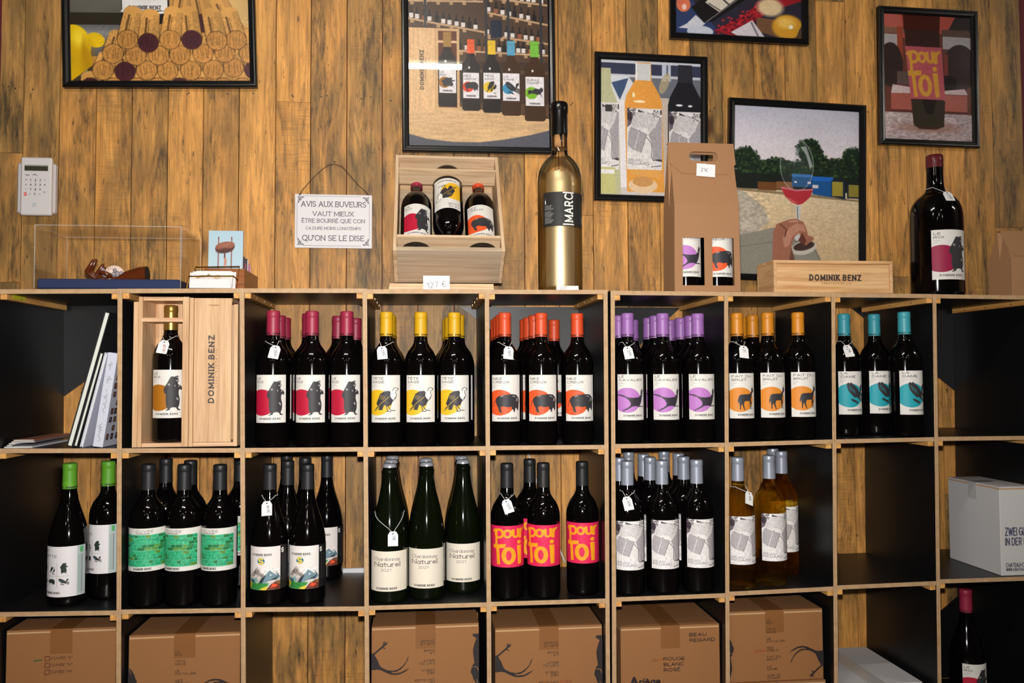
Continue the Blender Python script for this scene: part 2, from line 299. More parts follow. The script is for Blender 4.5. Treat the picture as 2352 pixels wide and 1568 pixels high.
class Cv:
    """canvas over the window x0..x1, y0..y1 (y down), nx columns"""
    def __init__(s, x0, y0, x1, y1, nx, bg=None):
        s.w = (x0, y0, x1, y1); s.nx = nx; s.px = (x1 - x0) / (nx - 1); s.ny = max(2, int(round((y1 - y0) / s.px)) + 1)
        s.X, s.Y = np.meshgrid(np.linspace(x0, x1, nx), np.linspace(y0, y1, s.ny))
        s.a = np.zeros((s.ny, nx, 3)); s.k = np.zeros((s.ny, nx))
        if bg is not None: s.a[:] = bg; s.k[:] = 1
    def put(s, m, col, al=1.0, sl=None):
        sl = sl or (slice(None), slice(None)); m = np.clip(m, 0, 1) * al
        s.a[sl] = s.a[sl] * (1 - m[..., None]) + np.asarray(col, float) * m[..., None]; s.k[sl] = np.maximum(s.k[sl], m); return s
    def bb(s, xa, ya, xb, yb, pad):
        i0 = max(0, int((xa - pad - s.w[0]) / s.px)); i1 = min(s.nx, int((xb + pad - s.w[0]) / s.px) + 2)
        j0 = max(0, int((ya - pad - s.w[1]) / s.px)); j1 = min(s.ny, int((yb + pad - s.w[1]) / s.px) + 2)
        return None if i0 >= i1 or j0 >= j1 else (slice(j0, j1), slice(i0, i1))
    def ell(s, cx, cy, rx, ry, col, al=1.0, rot=0, soft=0, ring=0):
        R = max(rx, ry); sl = s.bb(cx - R, cy - R, cx + R, cy + R, 2 * s.px + soft + ring)
        if sl is None: return s
        c, n = math.cos(math.radians(rot)), math.sin(math.radians(rot)); dx = s.X[sl] - cx; dy = s.Y[sl] - cy
        u = (dx * c + dy * n) / rx; v = (-dx * n + dy * c) / ry
        d = (np.sqrt(u * u + v * v) - 1) * min(rx, ry)
        if ring: d = np.abs(d) - ring / 2
        return s.put(.5 - d / (s.px + soft), col, al, sl)
    def poly(s, pts, col, al=1.0):
        P = np.array(pts, float); sl = s.bb(P[:, 0].min(), P[:, 1].min(), P[:, 0].max(), P[:, 1].max(), s.px)
        if sl is None: return s
        acc = 0
        for ox, oy in ((-.25, -.25), (.25, -.25), (-.25, .25), (.25, .25)):
            X = s.X[sl] + ox * s.px; Y = s.Y[sl] + oy * s.px; ins = np.zeros(X.shape, bool)
            for (xa, ya), (xb, yb) in zip(P, np.roll(P, -1, 0)):
                if ya == yb: continue
                ins ^= ((ya > Y) != (yb > Y)) & (X < (xb - xa) * (Y - ya) / (yb - ya) + xa)
            acc = acc + ins * .25
        return s.put(acc, col, al, sl)
    def rect(s, xa, ya, xb, yb, col, al=1.0): return s.poly([(xa, ya), (xb, ya), (xb, yb), (xa, yb)], col, al)
    def line(s, pts, wd, col, al=1.0):
        P = [np.array(p, float) for p in pts]; A = np.array(P); sl = s.bb(A[:, 0].min(), A[:, 1].min(), A[:, 0].max(), A[:, 1].max(), wd + 2 * s.px)
        if sl is None: return s
        X, Y = s.X[sl], s.Y[sl]; D = np.full(X.shape, 1e9)
        for a, b in zip(P[:-1], P[1:]):
            e = b - a; q = e @ e + 1e-12; t = np.clip(((X - a[0]) * e[0] + (Y - a[1]) * e[1]) / q, 0, 1)
            D = np.minimum(D, np.hypot(X - a[0] - t * e[0], Y - a[1] - t * e[1]))
        return s.put(.5 - (D - wd / 2) / s.px, col, al, sl)
    def grad(s, y0, y1, c0, c1, xa=-1e9, xb=1e9):
        f = np.clip((s.Y - y0) / (y1 - y0), 0, 1)[..., None]; m = (s.Y >= y0) & (s.Y <= y1) & (s.X >= xa) & (s.X <= xb)
        c = np.array(c0, float) * (1 - f) + np.array(c1, float) * f; s.a[m] = c[m]; s.k[m] = 1; return s
    def mul(s, sy, sx, amp, seed=0, xa=-1e9, ya=-1e9, xb=1e9, yb=1e9):
        n = 1 + amp * (vnoise(s.ny, s.nx, sy / s.px, sx / s.px, seed) * 2 - 1); m = (s.X >= xa) & (s.X <= xb) & (s.Y >= ya) & (s.Y <= yb)
        s.a[m] = np.clip(s.a[m] * n[m][:, None], 0, 255); return s
    def text(s, st, x, y, h, col, wt=.12, sx=1.0, sp=.28, serif=0.0, rot=0, al=1.0, width=None, align='l'):
        """baseline starts at x, y; h cap height; wt stroke weight in h; width: fit to this width"""
        gl = []; 
        for ch in st:
            acc = 0
            if ch in ACC: ch, acc = ACC[ch]
            gl.append((ch, acc))
        adv = lambda ch: .45 if ch == ' ' else G[ch][0] + sp
        tot = sum(adv(c) for c, _ in gl) - sp
        if width: sx = width / (tot * h)
        x0 = 0 if align == 'l' else (-tot * h * sx if align == 'r' else -tot * h * sx / 2)
        c, n = math.cos(math.radians(rot)), math.sin(math.radians(rot))
        tr = lambda p, q: (x + p * c + q * n, y + p * n - q * c)
        pen = 0.0
        for ch, acc in gl:
            if ch != ' ':
                for stq in G[ch][1]:
                    s.line([tr(x0 + (pen + px_) * h * sx, py_ * h) for px_, py_ in stq], wt * h, col, al)
                    if serif:
                        for e in (stq[0], stq[-1]):
                            if min(abs(e[1]), abs(e[1] - 1), abs(e[1] - X_) if ch.islower() else 9) < .01:
                                yy = e[1] * h + (wt * h * .0)
                                s.line([tr(x0 + (pen + e[0] - serif) * h * sx, yy), tr(x0 + (pen + e[0] + serif) * h * sx, yy)], wt * h * .6, col, al)
                if acc:
                    top = (.78 if ch.islower() else 1.13) * h; mx = x0 + (pen + G[ch][0] / 2) * h * sx; d = .13 * h
                    pts = {1: [(mx - d * .4, top), (mx + d, top + d)], 2: [(mx - d, top), (mx, top + d), (mx + d, top)], 3: [(mx - d, top + d), (mx + d * .4, top)]}[acc]
                    s.line([tr(*p) for p in pts], wt * h * .9, col, al)
            pen += adv(ch)
        return s
def grid(name, cv, f, mat, parent=None, sparse=False, link=True):
    """mesh of the canvas; f(u, v) arrays 0..1 (v down) -> x, y, z arrays"""
    ny, nx = cv.ny, cv.nx; u, v = np.meshgrid(np.linspace(0, 1, nx), np.linspace(0, 1, ny))
    x, y, z = f(u, v); V = np.stack([x.ravel(), y.ravel(), z.ravel()], 1)
    i = np.arange(ny * nx).reshape(ny, nx); Q = np.stack([i[1:, :-1], i[1:, 1:], i[:-1, 1:], i[:-1, :-1]], -1).reshape(-1, 4)
    C = lin(np.clip(cv.a, 0, 255)).reshape(-1, 3)
    if sparse:
        k = cv.k; q = (k[1:, :-1] + k[1:, 1:] + k[:-1, 1:] + k[:-1, :-1]).ravel() / 4; Q = Q[q > .42]
        used = np.unique(Q); mp = np.full(len(V), -1); mp[used] = np.arange(len(used)); V = V[used]; C = C[used]; Q = mp[Q]
    me = bpy.data.meshes.new(name); me.vertices.add(len(V)); me.vertices.foreach_set('co', V.astype(np.float32).ravel())
    me.loops.add(Q.size); me.loops.foreach_set('vertex_index', Q.astype(np.int32).ravel())
    me.polygons.add(len(Q)); me.polygons.foreach_set('loop_start', np.arange(0, Q.size, 4, dtype=np.int32))
    me.polygons.foreach_set('use_smooth', np.ones(len(Q), dtype=bool))
    at_ = me.color_attributes.new('Ink', 'FLOAT_COLOR', 'POINT'); at_.data.foreach_set('color', np.concatenate([C, np.ones((len(C), 1))], 1).astype(np.float32).ravel())
    me.materials.append(mat); me.update(calc_edges=True)
    o = bpy.data.objects.new(name, me)
    if link: COL.objects.link(o)
    if parent: o.parent = parent
    return o
def flat(W, H, x0=0.0, z0=0.0, y=0.0):
    """upright sheet facing -y, lower left at x0, z0"""
    return lambda u, v: (x0 + u * W, np.full(u.shape, y), z0 + (1 - v) * H)
def wrap(R, a, z0, z1, rot=0.0, teeth=0.0, tn=30):
    """around a bottle of radius R, total angle a (rad), facing -y"""
    def f(u, v):
        t = (u - .5) * a + rot; z = z1 + (z0 - z1) * v
        if teeth:
            zz = np.abs(((u * tn) % 1) - .5) * 2 * teeth; z = z + np.where(v == 0, zz - teeth, 0) + np.where(v == 1, teeth - zz, 0)
        return R * np.sin(t), -R * np.cos(t), z
    return f
# ------------------------------------------------------------------ the room
D = 0.338                         # plane of the plank wall
WALLRED = plain('burgundy_wall', (92, 24, 34), .7, bump=.1, bscale=80)
OFFW = plain('room_wall_paint', (78, 66, 56), .8, bump=.1, bscale=60)
CEIL = plain('ceiling_paint', (70, 66, 62), .85, bump=.08, bscale=50)
FLOOR = plain('floor_screed', (62, 55, 48), .45, bump=.1, bscale=20, var=.12)
def slab(name, *b, mat): return tag(MB().box(*b).build(name, mat), kind='structure')
slab('floor', -2.6, 4.6, -6.5, .42, -.08, -.0005, mat=FLOOR)
slab('ceiling', -2.6, 4.6, -6.5, .42, 2.52, 2.6, mat=CEIL)
slab('wall_left', -2.68, -2.6, -6.5, .42, 0, 2.52, mat=OFFW)
slab('wall_right', 4.6, 4.68, -6.5, .42, 0, 2.52, mat=OFFW)
slab('wall_rear', -2.6, 4.6, -6.58, -6.5, 0, 2.52, mat=OFFW)
wall_back = slab('wall_back', -2.6, 4.6, D + .014, .42, 0, 2.52, mat=WALLRED)
PLANK = plankmat()
JX = [-.4392, -.378, -.285, -.190, -.096, -.001, .093, .189, .288, .384, .484, .583, .6835, .785, .887, .988, 1.089, 1.189, 1.292, 1.388,
      1.4855, 1.583, 1.68, 1.778, 1.8785, 1.972, 2.066, 2.16, 2.256, 2.35, 2.444, 2.5444]
NAIL = plain('nail_head', (40, 34, 28), .5)
for i, (xa, xb) in enumerate(zip(JX[:-1], JX[1:])):
    cuts = [0.0] + sorted(random.uniform(.25, 2.3) for _ in range((1, 0, 1, 0)[i % 4])) + [2.52]
    if i == 0: cuts = [0., 1.17, 1.52, 2.52]
    for za, zb in zip(cuts[:-1], cuts[1:]):
        dy = random.uniform(0, .0012)
        mb = MB().cbox(xa + .0010, xb - .0010, D + dy, D + .014, za + .0003, zb - .0003, .0006)
        pl = mb.build('plank', PLANK, wall_back)
        if za < 1.70 < zb:
            for k in range(random.choice((1, 1, 2))):
                c = (xa + random.uniform(.02, xb - xa - .02), 1.70 + random.uniform(-.006, .006))
                n = MB().prism(arc(c[0], c[1], .0022, .0022, 0, 315, 7), D + dy - .0006, D + dy + .002).build('nail', NAIL, pl)

# ------------------------------------------------------------------ ceiling lamps (fluorescent battens)
TUBE, tt, tb = nt('lit_tube'); tb.inputs['Emission Color'].default_value = (1.0, .93, .82, 1); tb.inputs['Emission Strength'].default_value = TUBE_POWER
tb.inputs['Base Color'].default_value = (.9, .9, .9, 1)
HOUS = plain('lamp_housing', (225, 225, 220), .4)
def batten(x, y, rz, label, Lh=.6):
    t = empty('ceiling_lamp', (x, y, 2.52), rz, label, 'lamp', 'fluorescent battens on the ceiling')
    MB().cbox(-Lh - .03, Lh + .03, -.045, .045, -.05, -.0005, .006).build('housing', HOUS, t)
    MB().tube([(-Lh, 0, -.068), (Lh, 0, -.068)], .014, 8).build('tube', TUBE, t, smooth=True)
    for s in (-1, 1): MB().box(s * Lh - .012, s * Lh + .012, -.016, .016, -.086, -.048).build('lamp_holder', HOUS, t)
batten(.45, -1.40, math.radians(2), 'white fluorescent batten on the ceiling in front of the plank wall', .45)
batten(4.12, -1.45, 0, 'added out-of-view batten near the right wall, brightening the right side', .4)  # added lamp, out of view, to brighten the dark right side
SPOT, t_, b_ = nt('lit_spot_lens'); b_.inputs['Emission Color'].default_value = (1.0, .9, .76, 1); b_.inputs['Emission Strength'].default_value = SPOT_POWER
for x, y, lb in ((-.6, -2.6, 'round ceiling spot at the left, nearer row'), (.72, -3.7, 'round ceiling spot in the middle of the room'), (1.6, -2.7, 'round ceiling spot at the right, nearer row'), (-.2, -4.4, 'round ceiling spot at the left, farther row'), (1.6, -4.5, 'round ceiling spot at the right, farther row')):
    t = empty('ceiling_spot', (x, y, 2.52), 0, lb, 'lamp', 'round ceiling spots')
    MB().lathe([(.075, -.0005), (.075, -.05), (.066, -.05), (.060, -.012)], 28).build('housing', HOUS, t, smooth=True, autos=40); MB().lathe([(.0605, -.044), (.0605, -.040)], 24).build('lens', SPOT, t)

# ------------------------------------------------------------------ the two cube shelving units
T = .0105; DEP = .332
BLACK = plain('black_film_faced_ply', (14, 15, 17), .40, spec=.5, bump=.05, bscale=350)
PLYV = plymat('birch_ply_edge_upright', 0); PLYH = plymat('birch_ply_edge_level', 2)
PINE = wood('pine_batten', (226, 170, 96), (188, 124, 58), 'Y', 1.0)
dv = {0: [(276.8, 668), (272.4, 1034), (272.2, 1408), (274, 1568)], 1: [(557.5, 667), (554.7, 1034), (557.8, 1401), (561, 1568)],
      2: [(838.8, 668), (838.1, 1031), (841.9, 1396), (844.2, 1568)], 3: [(1119, 669), (1119.5, 1029), (1122.8, 1387), (1124, 1568)],
      4: [(1390.1, 670), (1394, 1026), (1396, 1379), (1395.5, 1568)], 5: [(1406.6, 672), (1409.3, 1024), (1410.6, 1376), (1410.4, 1568)],
      6: [(1666.8, 675), (1670.7, 1021), (1671, 1365), (1670.8, 1568)], 7: [(1912.5, 677), (1917.9, 1013), (1919.5, 1350), (1919, 1568)],
      8: [(2144.9, 680), (2151.8, 1008), (2155.8, 1337), (2156.7, 1568)], -1: [(-6, 669), (-9, 1035), (-10, 1411), (-9, 1568)]}
def divx(i):
    if i == 9:
        a, b = divx(8); return a + .287, b
    P = [at(x, y, 0) for x, y in dv[i]]; zz = np.array([p[2] for p in P]); xx = np.array([p[0] for p in P])
    b, a = np.polyfit(zz, xx, 1); return a, b            # x = a + b z
DIV = {i: divx(i) for i in range(-1, 10)}
def dx(i, z): return DIV[i][0] + DIV[i][1] * z
sh = [[(0, 669.3, 268, 668.4), (282, 667.9, 552, 667.3), (562, 667, 833, 667.6), (845, 669.1, 1113, 669), (1125, 669.9, 1385, 670.4), (1413, 672.2, 1661, 674.5), (1673, 675, 1907, 676.3), (1918, 677.6, 2140, 679.6), (2150, 680.1, 2352, 682.9)],
      [(0, 1035.2, 262, 1034.7), (278, 1034.7, 549, 1033.9), (560, 1033.9, 832, 1031.4), (844, 1031.9, 1113, 1029.3), (1125, 1028.6, 1388, 1026.3), (1415, 1024.5, 1665, 1021.2), (1676, 1020.5, 1912, 1013.8), (1923, 1013.5, 2146, 1008.4), (2157, 1007.7, 2352, 1005.4)],
      [(0, 1411, 265, 1407), (279, 1405, 552, 1401.2), (564, 1400, 836, 1397.4), (848, 1396, 1117, 1388.2), (1128, 1387.1, 1390, 1379.2), (1416, 1376.5, 1665, 1367), (1677, 1363.5, 1912, 1351.6), (1924, 1349, 2150, 1339), (2160, 1335, 2352, 1328.7)]]
CELLDIV = [(-1, 0), (0, 1), (1, 2), (2, 3), (3, 4), (5, 6), (6, 7), (7, 8), (8, 9)]
SH = []
for r in range(4):
    row = []
    for c in range(9):
        if r == 3: row.append((T / 2, 0.0))
        else:
            a, b, c2, d = sh[r][c]; p, q = at(a, b, 0), at(c2, d, 0); k = (q[2] - p[2]) / (q[0] - p[0]); row.append((p[2] - k * p[0], k))
    SH.append(row)
def shz(r, c, x): return SH[r][c][0] + SH[r][c][1] * x + T / 2     # walking surface of the shelf UNDER row r (1..3); r = 0 is the top
ZTOP = max(shz(0, c, dx(CELLDIV[c][0], ZT)) for c in range(9))
def unit(name, label, divs, cells, rng_):
    u = empty(name, (dx(divs[0], 0), 0, 0), 0, label, 'shelf', 'cube shelving units against the plank wall'); ox = u.location.x
    for i in divs:
        zt = max(abs(SH[0][c][0] + SH[0][c][1] * dx(i, ZT)) for c in cells if i in CELLDIV[c]) + T / 2
        a, b = dx(i, 0) - ox, dx(i, zt) - ox
        V = [(a - T / 2, 0, 0), (a + T / 2, 0, 0), (a + T / 2, DEP, 0), (a - T / 2, DEP, 0), (b - T / 2, 0, zt), (b + T / 2, 0, zt), (b + T / 2, DEP, zt), (b - T / 2, DEP, zt)]
        mesh('divider', V, BOXF, [BLACK, PLYV], u, fm=[0, 1, 1, 0, 1, 0])
    for c in cells:
        l, r_ = CELLDIV[c]
        for r in range(4):
            za = SH[r][c][0] + SH[r][c][1] * dx(l, ZT - .37 * r); xa = dx(l, za) + T / 2; xb = dx(r_, za) - T / 2
            za = SH[r][c][0] + SH[r][c][1] * xa; zb = SH[r][c][0] + SH[r][c][1] * xb; xa -= ox; xb -= ox; h = T / 2
            V = [(xa, .0006, za - h), (xb, .0006, zb - h), (xb, DEP, zb - h), (xa, DEP, za - h), (xa, .0006, za + h), (xb, .0006, zb + h), (xb, DEP, zb + h), (xa, DEP, za + h)]
            mesh('shelf', V, BOXF, [BLACK, PLYH], u, fm=[0, 0, 1, 0, 1, 0])
            if r < 3:
                for x0, x1, z in ((xa, xa + .0145, za), (xb - .0145, xb, zb)):
                    y0 = random.uniform(.001, .004)
                    cl = MB().cbox(x0, x1, y0, DEP - .015, z - h - .0128, z - h, .0006).build('batten', PINE, u)
                    sc = MB()
                    for yy in (.07, .17, .26):
                        xo = x1 if x0 == xa else x0; s_ = 1 if x0 == xa else -1
                        sc.box(min(xo, xo + s_ * .0006), max(xo, xo + s_ * .0006), yy - .002, yy + .002, z - h - .0084, z - h - .0044)
                    tag(sc.build('screws', plain('screw_head', (190, 180, 160), .3, .9), cl), kind='stuff')
    return u
U1 = unit('shelving_unit', 'left cube shelving unit of black plywood with pale edges, five cells wide', [-1, 0, 1, 2, 3, 4], [0, 1, 2, 3, 4], 0)
bt0 = [o for o in U1.children if o.name.startswith('batten')][0]
p = at(22, 684, 0); q = at(55, 692, 0); xo_ = dx(-1, ZT) + T / 2 + .0145 - U1.location.x
MB().box(xo_, xo_ + .0005, .03, .09, SH[0][0][0] - T / 2 - .0115, SH[0][0][0] - T / 2 - .002).build('sticker', plain('yellow_sticker', (206, 196, 40), .5), bt0)
U2 = unit('shelving_unit', 'right cube shelving unit of black plywood with pale edges, holding violet to turquoise capped bottles', [5, 6, 7, 8, 9], [5, 6, 7, 8], 0)
zc = ZT - T / 2 - .001
def gusset(u, pts):
    MB().prism([(x - u.location.x, z) for x, z in pts], DEP + .0002, DEP + .0055).build('corner_brace', BLACK, u)
XL1, XR1, XL2, XR2 = dx(-1, ZT) - T / 2, dx(4, ZT) + T / 2, dx(5, ZT) - T / 2, dx(9, ZT) + T / 2
DEP_ = DEP
gz = ZT - .262
gusset(U1, [(XL1, zc), (XL1, gz), (.068, zc)][::1]); gusset(U1, [(XR1, gz), (XR1, zc), (.800, zc)])
gusset(U2, [(XL2, zc), (XL2, gz), (XL2 + .285, zc)]); gusset(U2, [(XR2, gz), (XR2, zc), (1.971, zc)])
gusset(U2, [(XR2, .012), (XR2, .262), (1.97, .012)]); gusset(U1, [(XL1, .262), (XL1, .012), (.06, .012)])
# trunking strip and loose cables on the wall behind the shelves
WPL = plain('white_plastic', (225, 225, 228), .35)
a, b = at(768, 1305, D - .004), at(850, 1315, D - .004)
tag(MB().cbox(a[0], b[0], D - .011, D + .0002, b[2], a[2], .0015).build('cable_trunking', WPL), 'white plastic cable trunking at the foot of the planks behind the mountain-label bottles', 'trunking')
p0, p1 = at(383, 1052, D - .006), at(387, 1150, D - .006)
tag(MB().tube([p0, (p1[0], p0[1], p0[2] - .02), (p1[0] + .001, p0[1], p1[2]), (p1[0], p0[1], .42)], .0042, 8).build('data_cable', WPL, smooth=True), 'thin white cable running down the planks behind the green brick-label bottles', 'cable')
q = [at(*p, D - .006) for p in ((1213, 1040), (1222, 1065), (1236, 1120), (1255, 1180), (1280, 1240), (1287, 1265), (1296, 1286), (1298, 1292))]
tag(MB().tube(q, .0022, 8).build('power_cable', WPL, smooth=True), 'thin white cord hanging on the planks behind the pink-label bottles', 'cable')
# ------------------------------------------------------------------ label artwork (flat print)
INK = (52, 50, 54); CREAM = (228, 224, 217)
def nrm(pts, x0, y0, w, h, X, Y, W, H, fx=False):
    return [(X + ((1 - (x - x0) / w) if fx else (x - x0) / w) * W, Y + (y - y0) / h * H) for x, y in pts]
BEAR = [(330, 895), (345, 892), (352, 897), (375, 886), (386, 890), (385, 905), (389, 922), (384, 940), (379, 950), (386, 966), (400, 968), (412, 985), (414, 1005), (405, 1013), (398, 1003), (388, 1013), (386, 1040), (392, 1070), (397, 1095), (393, 1140), (383, 1165), (390, 1178), (403, 1182), (403, 1189), (380, 1188), (368, 1165), (345, 1162), (330, 1168), (322, 1186), (295, 1192), (297, 1186), (310, 1178), (300, 1150), (296, 1110), (297, 1050), (285, 1035), (280, 1010), (288, 985), (305, 950), (318, 920)]
BOAR = [(460, 1060), (462, 1040), (480, 1018), (520, 1005), (560, 1000), (590, 998), (620, 1003), (645, 1030), (655, 1065), (648, 1100), (645, 1125), (640, 1146), (632, 1142), (622, 1120), (612, 1130), (608, 1158), (600, 1158), (595, 1140), (580, 1125), (585, 1110), (550, 1115), (520, 1105), (500, 1115), (505, 1140), (512, 1162), (500, 1163), (488, 1150), (482, 1120), (470, 1095)]
PHEAS = [(425, 992), (470, 998), (510, 1020), (550, 1025), (585, 1020), (600, 1018), (615, 985), (618, 960), (628, 945), (640, 950), (648, 962), (638, 970), (635, 1000), (628, 1030), (620, 1060), (610, 1085), (600, 1095), (640, 1097), (646, 1105), (615, 1104), (598, 1106), (570, 1096), (540, 1101), (520, 1116), (500, 1129), (475, 1139), (480, 1128), (505, 1112), (525, 1095), (530, 1075), (515, 1045), (490, 1022), (450, 1008), (425, 1003)]
DONK = [(519, 922), (528, 950), (535, 950), (538, 920), (544, 950), (555, 955), (557, 970), (545, 985), (536, 992), (530, 1020), (522, 1045), (528, 1075), (530, 1110), (535, 1132), (528, 1132), (520, 1085), (515, 1085), (521, 1132), (513, 1130), (508, 1080), (510, 1060), (470, 1060), (465, 1075), (462, 1090), (470, 1130), (474, 1139), (466, 1137), (452, 1100), (450, 1085), (441, 1100), (441, 1132), (433, 1132), (432, 1095), (428, 1060), (422, 1088), (418, 1060), (428, 1015), (440, 1003), (480, 1000), (505, 1000), (522, 985), (528, 965)]
VULW = [(247, 962), (256, 975), (255, 1000), (240, 1040), (200, 1080), (150, 1130), (130, 1147), (140, 1120), (160, 1095), (148, 1075), (165, 1030), (178, 990), (210, 966)]
VULB = [(255, 1008), (263, 1030), (276, 1040), (270, 1062), (262, 1085), (240, 1100), (228, 1100), (210, 1085), (195, 1132), (165, 1130), (182, 1092), (225, 1058)]
def stdlabel(win, lines, ty, col, cc, cr, art, brand, nx=150, tx=None, ts=18):
    x0, y0, x1, y1 = win; c = Cv(x0, y0, x1, y1, nx, CREAM); c.ell(cc[0], cc[1], cr, cr, col)
    for i, l in enumerate(lines): c.text(l, tx or x0 + 15, ty + i * 31, ts, (62, 60, 62), .17, 1.35, .3)
    yy = ty + len(lines) * 31
    for i in range(2): c.line([(x0 + 16, yy - 12 + i * 17), (x0 + (52, 34)[i], yy - 12 + i * 17)], 6, (190, 186, 184), .8)
    art(c)
    c.text('DOMINIK BENZ', brand[0], brand[1], 13, (60, 58, 62), .25, 1, .6, .2, width=brand[2]); c.line([(brand[0] + 34, brand[1] + 9), (brand[0] + brand[2] - 30, brand[1] + 9)], 3, (180, 176, 174), .8)
    return c
def bearmarks(c, m):
    for p in ([(371, 900), (381, 897), (384, 912), (378, 934), (366, 926)], [(310, 958), (316, 972)], [(318, 956), (324, 968)], [(358, 968), (361, 980)], [(385, 985), (394, 975), (402, 972)], [(372, 1078), (376, 1096)], [(380, 1084), (384, 1100)]): c.line(m(p), 3.2, (236, 232, 226))
def bear_label(col):
    def art(c): c.poly(BEAR, INK); bearmarks(c, lambda p: p)
    return stdlabel((178, 833, 430, 1257), ('LE', 'ROI'), 876, col, (237, 1078), 115, art, (223, 1226, 158))
def vul(c, m, sc=1.0):
    c.poly(m([(255, 985), (268, 965), (280, 940), (300, 933), (325, 948), (304, 962), (300, 985), (306, 1003), (292, 1036), (272, 1042), (256, 1012)]), (244, 240, 234)); c.poly(m(VULW), INK); c.poly(m(VULB), INK)
    c.line(m([(244, 1018), (190, 1068), (140, 1134)]), 3.5 * sc, (226, 190, 60)); c.poly(m([(309, 938), (327, 947), (316, 957)]), INK)
    for p in ([(272, 962), (282, 940), (298, 934), (312, 938)], [(312, 957), (300, 962), (296, 980), (306, 1003), (292, 1036)], [(262, 1065), (280, 1048), (302, 1010)]): c.line(m(p), 4.6 * sc, INK)
    for p in ([(236, 1098), (260, 1135), (292, 1137)], [(225, 1102), (238, 1142), (228, 1146)], [(238, 1142), (258, 1146)]): c.line(m(p), 6 * sc, INK)
    for i in range(7): c.line(m([(176 + (i % 4) * 11, 1012 + i * 5), (186 + (i % 4) * 11, 998 + i * 5)]), 2.5 * sc, (220, 190, 90))
def vul_label(): return stdlabel((96, 822, 342, 1242), ('TÊTE', 'SAGE'), 862, (240, 186, 34), (153, 1065), 113, lambda c: vul(c, lambda p: p), (140, 1213, 155))
def boarmarks(c, m):
    c.line(m([(459, 1060), (447, 1080), (448, 1106)]), 4, INK)
    for p in ([(588, 1014), (606, 1017), (612, 1024)], [(622, 1062), (628, 1036), (634, 1034), (640, 1062)], [(648, 1094), (650, 1070)], [(520, 1012), (500, 1020)]): c.line(m(p), 3.2, (232, 226, 220))
def boar_label():
    def art(c): c.poly(BOAR, INK); boarmarks(c, lambda p: p)
    return stdlabel((425, 823, 663, 1243), ('NEZ', 'CREUX'), 868, (236, 88, 40), (490, 1073), 115, art, (478, 1219, 152))
def phe_label():
    def art(c):
        c.poly(PHEAS, (54, 48, 58)); c.line([(611, 994), (623, 999)], 5, CREAM); c.ell(633, 957, 5, 5, CREAM); c.line([(425, 1001), (470, 1006), (500, 1020)], 2.2, (180, 130, 190))
        for dx_, dy in ((-12, -6), (-4, 10), (-14, 8)): c.line([(480, 1134), (480 + dx_, 1134 + dy)], 3.5, (54, 48, 58))
    return stdlabel((425, 815, 655, 1222), ('LE', 'CAVALIER'), 845, (190, 124, 198), (502, 1045), 110, art, (476, 1187, 148), tx=441)
def donk_label():
    def art(c): c.poly(DONK, INK); c.ell(551, 962, 5, 4, CREAM)
    return stdlabel((360, 815, 570, 1212), ('FAIT DU', 'BRUIT'), 852, (224, 138, 44), (435, 1047), 107, art, (421, 1185, 130), tx=380)
def hoop(c, m, s=1.0):
    c.poly(m([(440, 897), (452, 886), (462, 896), (470, 884), (484, 900), (510, 925), (535, 958), (550, 985), (545, 1022), (530, 1032), (515, 1018), (498, 1024), (470, 992), (450, 960), (441, 925)]), INK)
    c.poly(m([(543, 990), (552, 945), (548, 925), (560, 915), (566, 905), (575, 904), (584, 915), (580, 940), (572, 950), (560, 985)]), INK)
    c.poly(m([(548, 985), (575, 985), (590, 1000), (590, 1072), (570, 1060), (545, 1040), (530, 1028)]), INK)
    c.poly(m([(466, 1034), (480, 1032), (500, 1044), (520, 1056), (528, 1066), (520, 1080), (500, 1066), (475, 1052)]), INK)
    for i in range(4): c.line(m([(556 + i * 9, 998 + i * 5), (550 + i * 10, 1030 + i * 9)]), 3.6 * s, CREAM)
    for i in range(3): c.line(m([(458 + i * 14, 915 + i * 16), (470 + i * 18, 960 + i * 14)]), 3 * s, (40, 160, 172))
    c.line(m([(585, 950), (588, 985)]), 5 * s, CREAM)
def hoop_label(): return stdlabel((380, 785, 590, 1175), ('LA', 'DAME'), 813, (32, 162, 176), (462, 1003), 107, lambda c: hoop(c, lambda p: p), (445, 1140, 128), tx=402)
def pour_label():
    c = Cv(330, 722, 752, 1095, 230, (228, 36, 88)); Y_ = (250, 164, 30)
    for p in ([(404, 772), (420, 757), (427, 762), (427, 888)], arc(449, 792, 30, 36, 200, -150, 16), arc(511, 793, 24, 31, 0, 360, 18), [(536, 774), (552, 762), (552, 800)] + arc(571, 800, 19, 24, 180, 0, 8) + [(590, 758)], [(590, 758), (593, 806), (604, 826), (612, 760), (614, 828)], [(614, 788), (624, 762), (640, 754)]): c.line([(x, y) for x, y in p], 19, Y_)
    c.poly([(398, 892), (498, 885), (496, 918), (450, 924), (458, 1070), (432, 1072), (424, 926), (400, 926)], Y_)
    c.line(arc(519, 990, 36, 62, 0, 360, 24), 32, Y_); c.poly([(580, 900), (620, 900), (620, 1068), (590, 1072)], Y_); c.ell(600, 872, 18, 18, Y_); c.mul(40, 40, .05, 3); return c
